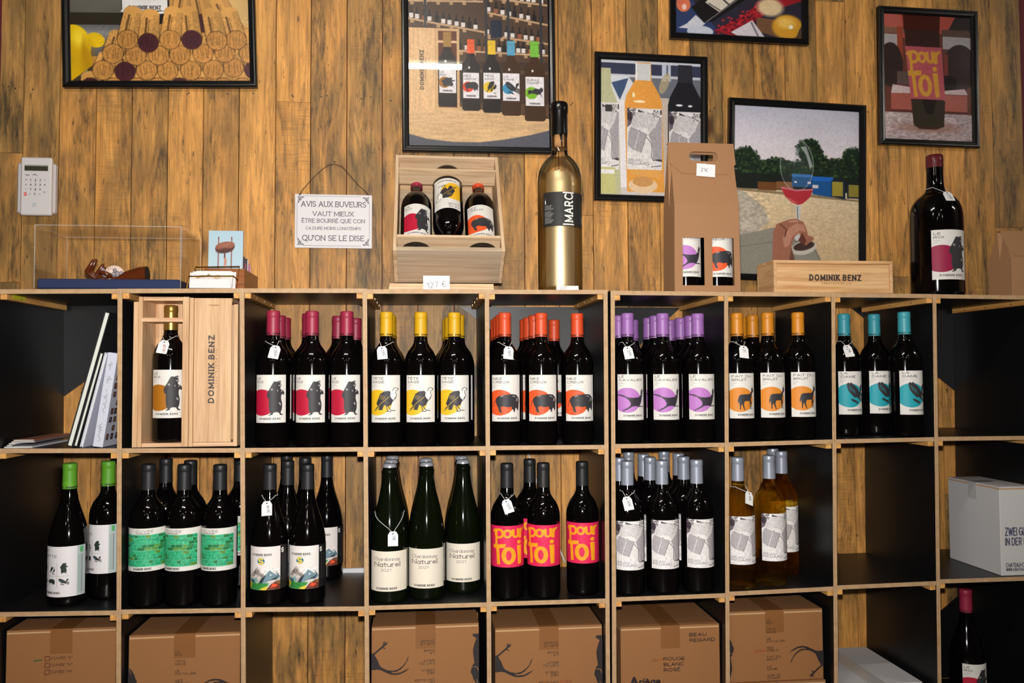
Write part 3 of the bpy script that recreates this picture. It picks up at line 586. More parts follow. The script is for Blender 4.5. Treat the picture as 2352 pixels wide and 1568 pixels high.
def cuvee_label():
    c = Cv(0, 0, 480, 375, 230, CREAM); c.rect(0, 55, 430, 335, (92, 188, 150)); r = np.random.default_rng(5)
    for j in range(10):
        y = 58 + j * 28 + r.integers(-3, 4); x = -r.integers(0, 40)
        while x < 425:
            wd = r.integers(34, 66); k = r.random(); col = (48, 172, 118) if k < .62 else ((40, 120, 62) if k < .85 else (96, 150, 60))
            c.rect(x, y, min(x + wd - 5, 428), y + 24, np.array(col) + r.integers(-10, 10), .95)
            if k > .8: c.rect(x, y + 5, min(x + wd - 5, 428), y + 12, (110, 130, 40), .5)
            x += wd
    c.mul(10, 14, .14, 9, 0, 52, 430, 338); c.text('CUVÉE', 150, 36, 19, (70, 68, 70), .13, 1.4, .35); c.line([(152, 47), (262, 47)], 7, (120, 118, 118), .8)
    c.text('DOMINIK BENZ', 130, 362, 15, (50, 48, 52), .25, 1, .6, .2, width=145)
    for i in range(3): c.line([(446 + i * 10, 30), (446 + i * 10, 340)], 4, (150, 150, 150), .7)
    return c
def s_label():
    c = Cv(440, 920, 900, 1300, 230, (240, 232, 228)); c.text('DOMINIK BENZ', 488, 998, 15, (60, 56, 58), .25, 1, .6, .2, width=166); c.line([(520, 1007), (620, 1007)], 3, (170, 166, 166))
    c.ell(569, 1047, 31, 31, (30, 110, 140)); c.text('S', 550, 1070, 46, (244, 214, 90), .3, 1.15)
    c.poly([(440, 1180), (470, 1170), (540, 1095), (600, 1170), (640, 1128), (690, 1165), (730, 1190), (730, 1300), (440, 1300)], (206, 196, 190))
    c.poly([(540, 1095), (525, 1125), (548, 1120), (560, 1150), (580, 1160), (600, 1172), (575, 1190), (548, 1170), (520, 1165), (500, 1185), (470, 1180), (500, 1140)], (150, 138, 134)); c.poly([(505, 1150), (520, 1120), (515, 1160)], (70, 66, 70))
    c.poly([(600, 1172), (640, 1128), (665, 1150), (690, 1168), (730, 1200), (700, 1215), (650, 1215), (600, 1240), (560, 1240)], (116, 146, 158)); c.poly([(548, 1240), (575, 1195), (610, 1165), (595, 1210), (580, 1242)], (48, 62, 72)); c.poly([(640, 1150), (655, 1170), (648, 1185)], (220, 224, 224)); c.poly([(640, 1215), (680, 1195), (715, 1180), (690, 1215)], (52, 66, 74)); c.poly([(690, 1138), (712, 1165), (730, 1195), (705, 1185)], (90, 120, 136))
    c.poly([(440, 1200), (480, 1210), (530, 1190), (545, 1230), (480, 1240)], (130, 176, 176)); c.poly([(450, 1210), (500, 1215), (520, 1240), (470, 1240)], (60, 100, 100)); c.poly([(440, 1240), (560, 1240), (640, 1240), (600, 1300), (440, 1300)], (56, 142, 66)); c.poly([(440, 1230), (480, 1245), (460, 1290), (440, 1290)], (226, 196, 50)); c.poly([(560, 1290), (620, 1265), (640, 1300), (570, 1300)], (226, 206, 60))
    c.poly([(610, 1300), (650, 1250), (700, 1225), (730, 1230), (730, 1300)], (112, 56, 40)); c.poly([(645, 1280), (665, 1245), (710, 1262), (690, 1278)], (240, 84, 52)); c.poly([(690, 1240), (730, 1220), (730, 1260)], (140, 96, 60)); c.mul(9, 14, .12, 4, 440, 1110, 730, 1300)
    c.rect(730, 900, 920, 1320, (26, 25, 26)); c.text('S', 742, 978, 34, (225, 220, 214), .3, .9)
    for i in range(18): c.line([(752, 1000 + i * 13), (860 - (i * 37) % 40, 1000 + i * 13)], 3, (70, 68, 68))
    return c
def chard_label():
    c = Cv(448, 940, 778, 1290, 190, (236, 226, 208)); t = (110, 100, 104)
    c.text('Chardonnay', 498, 1020, 26, t, .12, 1, .17, .12, width=205); c.text('Naturel', 500, 1072, 36, (72, 62, 68), .13, 1, .2, .12, width=202); c.text('2021', 560, 1114, 22, t, .12, 1.1, .28); c.text('DOMINIK BENZ', 522, 1272, 15, (60, 54, 58), .25, 1, .6, .2, width=158)
    c.line([(757, 1110), (757, 1260)], 4, (190, 180, 165)); return c
def beau_label():
    c = Cv(398, 660, 658, 1105, 170, (240, 236, 234)); r = np.random.default_rng(2)
    c.poly([(398, 660), (430, 690), (442, 720), (425, 780), (398, 800)], (120, 108, 116)); c.poly([(398, 690), (425, 700), (438, 730), (420, 760), (398, 740)], (64, 54, 62))
    for _ in range(60):
        x, y = 398 + r.random() * 60, 660 + r.random() * 55; c.ell(x, y, 3 + 4 * r.random(), 3 + 3 * r.random(), (70, 60, 68), .6)
    for i in range(16): c.line([(448 - i * 1.4, 700 + i * 7.2), (500, 690 + i * 7 + 4), (560, 700 + i * 8), (620 - i * 2, 735 + i * 6)], 2.6, (150, 144, 148), .8)
    c.ell(495, 820, 60, 24, (240, 236, 234)); c.ell(494, 820, 4, 4, (90, 80, 88))
    c.poly([(425, 795), (545, 845), (500, 980), (440, 965), (402, 930), (405, 840)], (176, 170, 174)); 
    for i in range(15): c.line([(418 + i * 9, 800 + i * 3.4), (395 + i * 8, 935 + i * 3)], 1.8, (200, 196, 198), .8)
    c.line([(486, 835), (450, 968)], 4, (232, 228, 228)); c.line([(545, 850), (500, 985)], 3.5, (120, 112, 118)); c.poly([(556, 850), (610, 790), (640, 720), (658, 715), (658, 1040), (590, 1035), (585, 925)], (178, 172, 176)); c.mul(6, 6, .08, 8)
    c.line([(622, 712), (590, 790), (548, 850)], 5, (236, 232, 230)); c.line([(545, 870), (582, 920), (580, 1015), (592, 1038), (640, 1028)], 4.5, (60, 50, 58)); c.poly([(600, 1036), (658, 1028), (658, 1046)], (70, 60, 66)); c.poly([(478, 668), (540, 690), (480, 688)], (70, 60, 68)); c.line([(545, 690), (610, 705)], 4, (90, 80, 86))
    for _ in range(26):
        x, y = 590 + r.random() * 50, 668 + r.random() * 55; c.ell(x, y, 2 + 4 * r.random(), 2 + 5 * r.random(), (80, 70, 78), .7)
    c.rect(644, 668, 658, 700, (70, 60, 66))
    c.text('BEAU', 411, 1044, 18, (112, 104, 110), .15, 1.35, .28, rot=2); c.text('REGARD', 411, 1070, 18, (112, 104, 110), .15, 1.35, .28, rot=1); c.line([(412, 1087), (440, 1088)], 6, (215, 211, 209)); c.line([(578, 1084), (652, 1074)], 7, (96, 88, 94), .8)
    return c
def dinette_label():
    c = Cv(380, 945, 800, 1395, 220, (232, 228, 230)); t = (80, 76, 80)
    c.text('LA', 460, 992, 17, t, .13, 1.3, .3, align='l'); c.text('DINETTE', 428, 1042, 20, t, .15, 1.3, .28, width=154)
    for x in (497, 588): c.line([(x, 1088), (x, 1310)], 2.2, (150, 146, 150))
    c.line([(420, 1208), (675, 1208)], 2.2, (150, 146, 150)); dk = (40, 52, 46)
    f = lambda src, X, Y, W, H: nrm(src, min(p[0] for p in src), min(p[1] for p in src), max(p[0] for p in src) - min(p[0] for p in src), max(p[1] for p in src) - min(p[1] for p in src), X, Y, W, H)
    c.poly(f(BEAR, 610, 1090, 54, 96), dk); c.poly(f(BOAR, 506, 1235, 66, 54), dk); c.poly(f(DONK, 428, 1105, 56, 82), dk); c.poly(f(VULW, 520, 1125, 34, 60), dk); c.poly(f(VULB, 545, 1135, 26, 50), dk); c.line([(545, 1180), (555, 1190), (570, 1190)], 4, dk); c.line([(556, 1140), (566, 1128)], 3, dk)
    hoop(c, lambda p: nrm(p, 440, 885, 150, 190, 600, 1228, 74, 60), .6); c.poly(f(PHEAS, 420, 1235, 66, 48), dk)
    c.text('DOMINIK BENZ', 468, 1365, 15, (60, 56, 60), .25, 1, .6, .2, width=140); c.rect(728, 940, 800, 1400, (186, 198, 196)); c.rect(750, 955, 776, 1008, (88, 176, 110))
    for i in range(3): c.line([(742 + i * 13, 1030), (742 + i * 13, 1365)], 5 if i == 2 else 3.5, (120, 130, 130) if i < 2 else (60, 66, 66), .8)
    return c
def marc_label():
    c = Cv(95, 365, 1250, 1330, 200, (38, 37, 36)); W_ = (236, 232, 226)
    for y0, y1 in ((372, 408), (1262, 1300)): c.rect(600, y0, 885, y1, W_)
    c.text('MARC', 845, 1195, 190, W_, .2, 1, .42, .15, rot=-90, width=760)
    for b0, b1 in ((740, 880), (910, 1075), (1090, 1240)):
        for y in range(b0, b1, 28): c.line([(148, y + 8), (390 - (y * 7) % 90, y)], 11, (150, 148, 144))
    c.line([(165, 690), (160, 600)], 26, W_); c.line([(165, 590), (165, 520)], 9, (130, 130, 128))
    for i in range(4): c.line([(1095 + i * 22, 500 + i * 60), (1085 + i * 26, 1240)], 8, (84, 82, 80))
    c.rect(1200, 1010, 1245, 1220, (190, 186, 182)); return c

# ------------------------------------------------------------------ bottles
LBL = printmat('label_paper', .55); DARKGL = plain('dark_wine_glass', (7, 5, 5), .07, spec=.5); GREENGL = plain('dark_green_glass', (10, 15, 5), .07, spec=.5)
AMBER = glassmat('golden_wine_glass', (.98, .83, .34), 1.36, 0, .6)
BORD = [(.030, .006), (.036, .0), (.0392, .003), (.0405, .010), (.0405, .196), (.0398, .204), (.0383, .211), (.0355, .2195), (.0312, .2285), (.0262, .2355), (.0212, .2425), (.0178, .2495), (.0163, .256), (.0154, .264), (.0147, .267), (.0146, .318)]
BURG = [(.030, .006), (.039, .0), (.0422, .003), (.0434, .010), (.0435, .138), (.0430, .147), (.0416, .159), (.0392, .172), (.0352, .187), (.0308, .201), (.0262, .2145), (.0222, .2275), (.0190, .240), (.0170, .252), (.0156, .264), (.0147, .267), (.0146, .318)]
CHAM = [(.030, .006), (.040, .0), (.0436, .003), (.0452, .012), (.0452, .140), (.0447, .152), (.0430, .168), (.0400, .187), (.0365, .204), (.0318, .222), (.0270, .240), (.0232, .258), (.0204, .275), (.0184, .290), (.0172, .306), (.0166, .318)]
HBOT = .325
def capsule_part(name, col, parent, r=.0157, z0=.2655, z1=HBOT, text=True, rough=.45, metal=0.0):
    m = plain('capsule_%d_%d_%d' % col, col, rough, metal, bump=.03, bscale=120)
    mb = MB().lathe([(r + .0003, z0), (r + .0004, z0 + .002), (r - .0003, z1 - .018), (r - .0002, z1 - .0162), (r + .0003, z1 - .0155), (r + .0002, z1 - .003), (r - .0006, z1 - .0012), (r - .0025, z1), (.0005, z1 + .0003)], 32)
    o = mb.build(name, m, parent, smooth=True, autos=50)
    if text:
        c = Cv(0, 0, 260, 22, 210)
        c.text('DOMINIK BENZ', 6, 17, 11, (40, 30, 24), .25, 1, .6, .2, width=110); c.text('DOMINIK BENZ', 136, 17, 11, (40, 30, 24), .25, 1, .6, .2, width=110)
        grid('print', c, wrap(r + .0009, 5.6, z0 + .0006, z0 + .0076), LBL, o, sparse=True)
    return o
def bottle_proto(prof, glass, capcol, cv, R, ang, z0, z1, teeth=True, cap=('capsule',), z0c=.2655, rot=0.0, captext=True, metal=0.0, rough=.45):
    """a first bottle of a kind, unlinked copies follow; returns the list of its parts as (object, parent index)"""
    root = empty('wine_bottle', (0, 0, 0))
    MB().lathe(prof, 44).build('glass', glass, root, smooth=True, autos=60)
    if capcol is not None: capsule_part('capsule', capcol, root, z0=z0c, text=captext, rough=rough, metal=metal)
    else:
        silver = plain('crown_cap', (196, 198, 206), .25, .45); n = 42; V = []
        prof_ = [(.0168, .3185), (.0166, .322), (.0150, .3262), (.0125, .3278), (.0003, .3282)]
        for i, (r, z) in enumerate(prof_):
            for k in range(n):
                rr = r + (.0007 if (k % 2 == 0 and i < 2) else 0); a = 2 * math.pi * k / n; V.append((rr * math.cos(a), rr * math.sin(a), z))
        F = [(i * n + k, i * n + (k + 1) % n, (i + 1) * n + (k + 1) % n, (i + 1) * n + k) for i in range(len(prof_) - 1) for k in range(n)]
        mesh('crown_cap', V, F, silver, root, smooth=True, autos=40)
        MB().lathe([(.0166, .300), (.0186, .3015), (.0190, .306), (.0186, .3105), (.0168, .312)], 40).build('lip_ring', glass, root, smooth=True)
    if cv is not None: grid('label', cv, wrap(R + .0003, ang, z0, z1, rot, .0011 if teeth else 0, 34), LBL, root)
    return root
def copy_tree(o, parent=None):
    c = o.copy(); COL.objects.link(c); c.parent = parent
    for ch in o.children: copy_tree(ch, c)
    return c
PROTO = {}; USED = set()
AW = 1.96    # label angle so that its chord is about 67 mm on an 81 mm bottle
def proto(kind):
    if kind in PROTO: return PROTO[kind]
    B = dict(prof=BORD, R=.0405, ang=AW, z0=.057, z1=.171); a = None
    if kind == 'bear': a = bottle_proto(glass=DARKGL, capcol=(156, 40, 68), cv=bear_label((186, 22, 56)), **B)
    if kind == 'goldbear': a = bottle_proto(glass=DARKGL, capcol=(176, 140, 66), cv=bear_label((172, 108, 20)), captext=False, metal=.75, rough=.32, **B)
    if kind == 'vulture': a = bottle_proto(glass=DARKGL, capcol=(218, 166, 22), cv=vul_label(), **B)
    if kind == 'boar': a = bottle_proto(glass=DARKGL, capcol=(218, 78, 38), cv=boar_label(), **B)
    if kind == 'pheasant': a = bottle_proto(glass=DARKGL, capcol=(158, 106, 176), cv=phe_label(), **{**B, 'ang': 1.86})
    if kind == 'donkey': a = bottle_proto(glass=DARKGL, capcol=(208, 132, 28), cv=donk_label(), **{**B, 'ang': 1.82})
    if kind == 'hoopoe': a = bottle_proto(glass=DARKGL, capcol=(62, 158, 172), cv=hoop_label(), **{**B, 'ang': 1.82})
    if kind == 'pour': a = bottle_proto(glass=DARKGL, capcol=(34, 34, 36), cv=pour_label(), prof=BORD, R=.0405, ang=3.6, z0=.079, z1=.178, teeth=False, captext=False)
    if kind == 'cuvee': a = bottle_proto(glass=DARKGL, capcol=(34, 34, 36), cv=cuvee_label(), prof=BORD, R=.0405, ang=3.3, z0=.083, z1=.181, teeth=False, captext=False)
    if kind == 'mount': a = bottle_proto(glass=DARKGL, capcol=(36, 36, 38), cv=s_label(), prof=BURG, R=.0435, ang=3.0, z0=.037, z1=.137, teeth=False, captext=False, rot=.52)
    if kind == 'chard': a = bottle_proto(glass=GREENGL, capcol=None, cv=chard_label(), prof=CHAM, R=.0452, ang=2.35, z0=.030, z1=.124, teeth=False)
    if kind == 'beaured': a = bottle_proto(glass=DARKGL, capcol=(168, 174, 188), cv=beau_label(), prof=BORD, R=.0405, ang=2.05, z0=.062, z1=.181, teeth=False, captext=False, metal=.35, rough=.35)
    if kind == 'beauwhite': a = bottle_proto(glass=AMBER, capcol=(168, 174, 188), cv=beau_label(), prof=BORD, R=.0405, ang=2.05, z0=.062, z1=.181, teeth=False, captext=False, metal=.35, rough=.35)
    if kind == 'dinburg': a = bottle_proto(glass=DARKGL, capcol=(98, 166, 44), cv=dinette_label(), prof=BURG, R=.0435, ang=2.9, z0=.022, z1=.137, teeth=False, rot=.1)
    if kind == 'dinbord': a = bottle_proto(glass=DARKGL, capcol=(98, 166, 44), cv=dinette_label(), prof=BORD, R=.0405, ang=2.9, z0=.062, z1=.177, teeth=False, rot=-.35)
    if kind == 'bearburg': a = bottle_proto(glass=DARKGL, capcol=(156, 40, 68), cv=bear_label((186, 22, 56)), prof=BURG, R=.0435, ang=1.8, z0=.03, z1=.14)
    PROTO[kind] = a; return a
DONE = []
def put(kind, px, n, row, cell, label, group, Y=None, rz=0.0, name='wine_bottle', side=0):
    """stand a bottle of that kind on the shelf of row/cell so that its cap is seen at photo column px, n bottles deep"""
    p = proto(kind); Y = Y if Y is not None else .0455 + .0816 * n
    z = shz(row, cell, 1.0)
    for _ in range(3):
        x = at(px, pix((0, 0, 0))[1] if False else 0, Y)[0]
        # iterate: column px at the height of the cap
        d = None; lo, hi = -1., 4.
        for _k in range(40):
            m = (lo + hi) / 2
            if pix((m, Y, z + .3))[0] < px: lo = m
            else: hi = m
        x = lo; z = shz(row, cell, x)
    l, r = CELLDIV[cell]; R = .0436 if kind in ('mount', 'dinburg', 'bearburg') else (.0453 if kind == 'chard' else .0406)
    lo_ = max(dx(l, z), dx(l, z + .22)) + T / 2 + R + .0006; hi_ = min(dx(r, z), dx(r, z + .22)) - T / 2 - R - .0006; x = min(max(x, lo_), hi_)
    free = lambda q: all(math.hypot(q - x2, Y - y2) >= R + R2 + .0004 for c2, r2, x2, y2, R2 in DONE if c2 == cell and r2 == row)
    for k_s in range(0, 400):                 # nearest free place along the shelf
        d_ = .0005 * k_s; ok_ = [q for q in ((x + d_, x - d_) if side >= 0 else (x - d_, x + d_)) if lo_ <= q <= hi_ and free(q)]
        if side > 0: ok_ = [q for q in ok_ if q >= x] or ok_
        if ok_: x = ok_[0]; break
    else: print('NO ROOM', kind, px)
    o = p if kind not in USED else copy_tree(p); USED.add(kind)
    z = max(shz(row, cell, x - R), shz(row, cell, x + R))
    o.location = (x, Y, z + .0003); o.rotation_euler = (0, 0, rz + random.uniform(-.02, .02)); tag(o, label, 'wine bottle', group)
    DONE.append((cell, row, x, Y, R)); return o
B_ = {}
gr = 'crimson-capped bear-label bottles in the top row'
for px, n, l in ((627.8, 0, 'crimson-capped bottle with bear label wearing a price tag, beside wooden box'), (717, 0, 'crimson-capped bottle with bear label, middle of the front three'), (796.7, 0, 'crimson-capped bottle with bear label, right of the front three, next to yellow caps'),
                 (640, 2, 'crimson-capped bottle just behind the tagged bear-label bottle'), (652, 3, 'crimson-capped bottle farthest back behind the tagged bear-label bottle'), (708.7, 1, 'crimson-capped bottle behind the middle bear-label bottle'),
                 (776.5, 2, 'crimson-capped bottle peeking out left behind the right bear-label bottle'), (817, 3, 'crimson-capped bottle peeking out right behind the right bear-label bottle')):
    B_['bear', px] = put('bear', px, n, 1, 2, l, gr)
gr = 'yellow-capped vulture-label bottles in the top row'
for px, n, l in ((886.6, 0, 'yellow-capped bottle with vulture label wearing a price tag'), (966.5, 0, 'yellow-capped bottle with vulture label, middle of three'), (1043.8, 0, 'yellow-capped bottle with vulture label, right of three, next to orange caps'),
                 (893.8, 1, 'yellow-capped bottle second in line behind the tagged vulture-label bottle'), (897, 2, 'yellow-capped bottle third in line behind the tagged vulture-label bottle'), (1034, 2, 'yellow-capped bottle peeking out left behind the right vulture-label bottle'),
                 (1029, 3, 'yellow-capped bottle farthest back, left behind the right vulture-label bottle'), (1053, 1, 'yellow-capped bottle peeking out right behind the right vulture-label bottle')):
    B_['vul', px] = put('vulture', px, n, 1, 3, l, gr)
gr = 'orange-capped boar-label bottles in the top row'
for px, n, l in ((1159.2, 0, 'orange-capped bottle with boar label wearing a price tag'), (1242.7, 0, 'orange-capped bottle with boar label, middle of the front three'), (1325.6, 0, 'orange-capped bottle with boar label standing alone at the right of its cell'),
                 (1150, 1, 'orange-capped bottle second in line behind the tagged boar-label bottle'), (1142, 2, 'orange-capped bottle third in line behind the tagged boar-label bottle'), (1137, 3, 'orange-capped bottle last in line behind the tagged boar-label bottle'),
                 (1227.4, 1, 'orange-capped bottle second in line behind the middle boar-label bottle'), (1212, 2, 'orange-capped bottle third in line behind the middle boar-label bottle'), (1202, 3, 'orange-capped bottle last in line, left behind the middle boar-label bottle'),
                 (1270, 3, 'orange-capped bottle peeking out right behind the middle boar-label bottle')):
    B_['boar', px] = put('boar', px, n, 1, 4, l, gr)
gr = 'violet-capped pheasant-label bottles in the top row'
for px, n, l in ((1441, 0, 'violet-capped bottle with pheasant label wearing a price tag'), (1521.9, 0, 'violet-capped bottle with pheasant label, middle of the front three'), (1602.5, 0, 'violet-capped bottle with pheasant label, right of the front three'),
                 (1420, 1, 'violet-capped bottle left behind the tagged one, half hidden by the divider'), (1453.8, 3, 'violet-capped bottle far back, right behind the tagged pheasant-label bottle'), (1505, 1, 'violet-capped bottle second in line behind the middle pheasant-label bottle'),
                 (1490, 2, 'violet-capped bottle third in line, left behind the middle pheasant-label bottle'), (1539, 3, 'violet-capped bottle far back, right behind the middle pheasant-label bottle'), (1586, 1, 'violet-capped bottle second in line behind the right pheasant-label bottle'),
                 (1563.5, 2, 'violet-capped bottle third in line, left behind the right pheasant-label bottle')):
    B_['phe', px] = put('pheasant', px, n, 1, 5, l, gr)
gr = 'ochre-capped donkey-label bottles in the top row'
for px, n, l in ((1688.3, 0, 'ochre-capped bottle with donkey label wearing a price tag'), (1755.9, 0, 'ochre-capped bottle with donkey label, middle of the front three'), (1827.3, 0, 'ochre-capped bottle with donkey label, right of three before the black panel'),
                 (1703, 2, 'ochre-capped bottle behind the tagged donkey-label bottle'), (1728.6, 1, 'ochre-capped bottle between and behind the tagged and middle donkey-label bottles')):
    B_['donk', px] = put('donkey', px, n, 1, 6, l, gr)
gr = 'turquoise-capped hoopoe-label bottles in the top row'
for px, l in ((1938.3, 'turquoise-capped bottle with hoopoe label wearing a price tag'), (2007.5, 'turquoise-capped bottle with hoopoe label, middle of three'), (2076.5, 'turquoise-capped bottle with hoopoe label, right of three')):
    B_['hoop', px] = put('hoopoe', px, 0, 1, 7, l, gr, Y=(.105, .125, .046)[(px > 2000) + (px > 2050)])
gr = 'green-capped bottles with small animal pictures'
B_['din', 0] = put('dinburg', 160.7, 0, 2, 0, 'green-capped slope-shouldered bottle with six small animal pictures', gr, Y=.075, rz=-.25)
B_['din', 1] = put('dinbord', 241.6, 0, 2, 0, 'green-capped square-shouldered bottle with small animal pictures, against the divider', gr, Y=.125, rz=-.2)
gr = 'black-capped bottles with green brick labels'
for px, n, rz, l in ((337.6, 0, .25, 'black-capped bottle with green brick label, left of the front three'), (419.7, 0, -.2, 'black-capped bottle with green brick label, middle of the front three'), (504.2, 0, -.2, 'black-capped bottle with green brick label, right of the front three'),
                     (369.5, 1.6, .1, 'black-capped green-label bottle behind the gap of left and middle front bottles'), (431.2, 1.1, 0, 'black-capped green-label bottle straight behind the middle front bottle'), (552, 2, 0, 'black-capped green-label bottle at the back, cut off by the right divider')):
    put('cuvee', px, n, 2, 1, l, gr, rz=rz)
gr = 'black-capped slope-shouldered bottles with mountain labels'
for px, n, l in ((611.7, 0, 'black-capped bottle with mountain label wearing a price tag'), (701.8, .1, 'black-capped bottle with mountain label, right of the front two'), (625, 1, 'black-capped mountain-label bottle second in line behind the tagged one'),
                 (639, 2.02, 'black-capped mountain-label bottle third in line behind the tagged one'), (654, 2.98, 'black-capped mountain-label bottle last in line behind the tagged one'), (730.4, 2.8, 'black-capped mountain-label bottle at the back right, near the white trunking')):
    B_['mount', px] = put('mount', px, n, 2, 2, l, gr, Y=(.047, .0555, .1300, .2120, .2875, .2860)[(0, .1, 1, 2.02, 2.98, 2.8).index(n)], rz=-.12, side=1)
gr = 'crown-capped dark green bottles with cream labels'
for px, Y, l in ((891.7, .05, 'crown-capped green bottle with cream label and tag on long string'), (980, .07, 'crown-capped green bottle with cream label, middle of the front three'), (1063.4, .12, 'crown-capped green bottle with cream label, right of the front three'),
                 (895.8, .143, 'crown-capped green bottle second in line behind the tagged cream-label bottle'), (897.6, .236, 'crown-capped green bottle last in line behind the tagged cream-label bottle'), (977, .165, 'crown-capped green bottle behind the middle cream-label bottle'), (1060, .215, 'crown-capped green bottle behind the right cream-label bottle')):
    B_['chard', px] = put('chard', px, 0, 2, 3, l, gr, Y=Y, rz=-.05)
gr = 'black-capped bottles with pink and orange labels'
for px, n, rz, l in ((1164.3, 0, .18, 'black-capped bottle with pink label wearing a price tag'), (1247.8, 0, -.12, 'black-capped bottle with pink label, middle of the front three'), (1337, .25, -.05, 'black-capped bottle with pink label standing apart at the right'), (1216.6, 1.15, 0, 'black-capped pink-label bottle behind the left two')):
    B_['pour', px] = put('pour', px, n, 2, 4, l, gr, rz=rz)
gr = 'silver-capped dark bottles with aerial field labels'
for px, n, l in ((1439.7, 0, 'silver-capped dark bottle with field label wearing a price tag'), (1520, .0, 'silver-capped dark bottle with field label, middle of the front three'), (1599.7, .0, 'silver-capped dark bottle with field label, right of the front three'),
                 (1420, 1.01, 'silver-capped dark bottle left behind the tagged one, cut by the divider'), (1444, 3, 'silver-capped dark bottle at the very back above the tagged one'), (1478, 2.02, 'silver-capped dark bottle in the third line, left of the gap before the planks'),
                 (1492, 1.01, 'silver-capped dark bottle in the second line, left of the middle front one'), (1525, 3, 'silver-capped dark bottle at the very back above the middle front one'), (1546, 2.02, 'silver-capped dark bottle in the third line, right of the middle front one'), (1570, 1.01, 'silver-capped dark bottle in the second line, between middle and right front ones')):
    B_['beau', px] = put('beaured', px, n, 2, 5, l, gr)
gr = 'silver-capped golden bottles with aerial field labels'
for px, n, l in ((1694, 0, 'silver-capped golden wine bottle with price tag hanging aslant'), (1766, .25, 'silver-capped golden wine bottle, middle of the golden ones'), (1794.6, 1.35, 'silver-capped golden wine bottle behind right of the middle one'), (1775, 2.5, 'silver-capped golden wine bottle hidden farthest back, only its cap showing')):
    B_['gold', px] = put('beauwhite', px, n, 2, 6, l, gr, rz=.1)
put('bearburg', 2218, 0, 3, 8, 'crimson-capped bear-label bottle standing in the bottom right cell', None, Y=.10)

# ------------------------------------------------------------------ price tags on strings
STR = plain('white_string', (232, 230, 226), .8); CARD = plain('tag_card', (240, 238, 236), .7)
def price_tag(b, label, prof=BORD, zt=.252, ang=0.0, w=.024, h=.031, col=(120, 118, 150), txt='2100', dxr=.0, drop=.016, spin=0.0, sa=.95):
    """string loop on the neck of bottle b (profile prof), card lying against the shoulder"""
    pz = np.array([z for _, z in prof[3:]]); pr = np.array([r for r, _ in prof[3:]]); rad = lambda z: float(np.interp(z, pz, pr))
    L = Vector(b.location); t = empty('price_tag', (L.x, L.y, L.z + zt), ang, label, 'price tag', 'white paper price tags on strings')
    out = lambda x, y, z: (lambda q: (x * q, y * q, z))(max(1.0, (max(rad(zt + z - .0025), rad(zt + z)) + .0016) / (math.hypot(x, y) + 1e-9)))
    r2 = rad(zt - .002) + .0016; tg = (dxr, -math.sqrt(max((rad(zt - drop - .004) + .0026) ** 2 - dxr ** 2, 1e-6)), -drop)
    ring = [(r2 * math.sin(a), -r2 * math.cos(a), .0012 * math.cos(2 * a)) for a in np.linspace(sa, 2 * math.pi - sa, 24)]
    def leg(p, q): return [out(*[p[i] + (q[i] - p[i]) * f for i in range(3)]) for f in (.15, .3, .45, .6, .75, .9)]
    MB().tube([tg] + leg(tg, ring[0]) + ring + leg(ring[-1], tg) + [tg], .0006, 6).build('string', STR, t, smooth=True)
    z_a, z_b = zt - drop - .002, zt - drop - h; tilt = math.atan2(max(0, rad(z_b) - rad(z_a)) + .0012, h)
    for k_s in range(60):                     # lift the card until it clears the curved shoulder
        if all(-tg[1] + f * h * math.sin(tilt) - .0004 > math.sqrt(max(0, rad(zt - drop - f * h * math.cos(tilt)) ** 2 - 0)) + .0006 for f in np.linspace(0, 1, 12)): break
        tg = (tg[0], tg[1] - .0004, tg[2]); tilt += .004
    c = .005; pts = [(-w / 2, -h), (w / 2, -h), (w / 2, -c), (w / 2 - c, .003), (-w / 2 + c, .003), (-w / 2, -c)]
    card = MB().prism(pts, -.0003, .0003).build('card', CARD, t)
    card.location = (tg[0], tg[1] - .0006, -drop + .001); card.rotation_euler = (-tilt, spin, 0)
    cc = Cv(-w / 2, -.003, w / 2, h, 46); cc.ell(0, .002, .0018, .0018, (60, 56, 56))
    cc.text(txt, -.002, .008, .0065, col, .11, .9, .2, rot=78)
    grid('print', cc, lambda u, v: (-w / 2 + u * w, np.full(u.shape, -.0006), .003 - v * (h + .003)), LBL, card, sparse=True)
    return t
gT = dict()
price_tag(B_['bear', 627.8], 'white price tag on the crimson-capped bear-label bottle', txt='2800', dxr=.012, spin=.18, **gT)
price_tag(B_['vul', 886.6], 'white price tag on the yellow-capped vulture-label bottle', txt='2100', dxr=-.010, spin=-.1, **gT)
price_tag(B_['boar', 1159.2], 'white price tag on the orange-capped boar-label bottle', txt='1800', dxr=.007, spin=.12, **gT)
price_tag(B_['phe', 1441], 'white price tag on the violet-capped pheasant-label bottle', txt='2150', dxr=-.009, spin=-.12, **gT)
price_tag(B_['donk', 1688.3], 'white price tag on the ochre-capped donkey-label bottle', txt='21', dxr=.004, spin=.12, **gT)
price_tag(B_['hoop', 1938.3], 'white price tag on the turquoise-capped hoopoe-label bottle', txt='21€', dxr=-.010, spin=-.1, **gT)
price_tag(B_['mount', 611.7], 'white price tag on the black-capped mountain-label bottle', txt='19.00', dxr=-.002, spin=-.06, prof=BURG)
price_tag(B_['chard', 891.7], 'white price tag on long string on the crown-capped cream-label bottle', zt=.212, txt='11€', dxr=.010, drop=.045, sa=1.2, prof=CHAM)
price_tag(B_['pour', 1164.3], 'white price tag on the black-capped pink-label bottle', txt='1200', dxr=-.006, spin=-.3, **gT)
price_tag(B_['beau', 1439.7], 'white price tag on the silver-capped dark field-label bottle', txt='1100', dxr=-.010, spin=-.15, **gT)
price_tag(B_['gold', 1694], 'white price tag hanging aslant on the golden field-label bottle', txt='14€', dxr=.012, spin=.36, ang=.25, **gT)
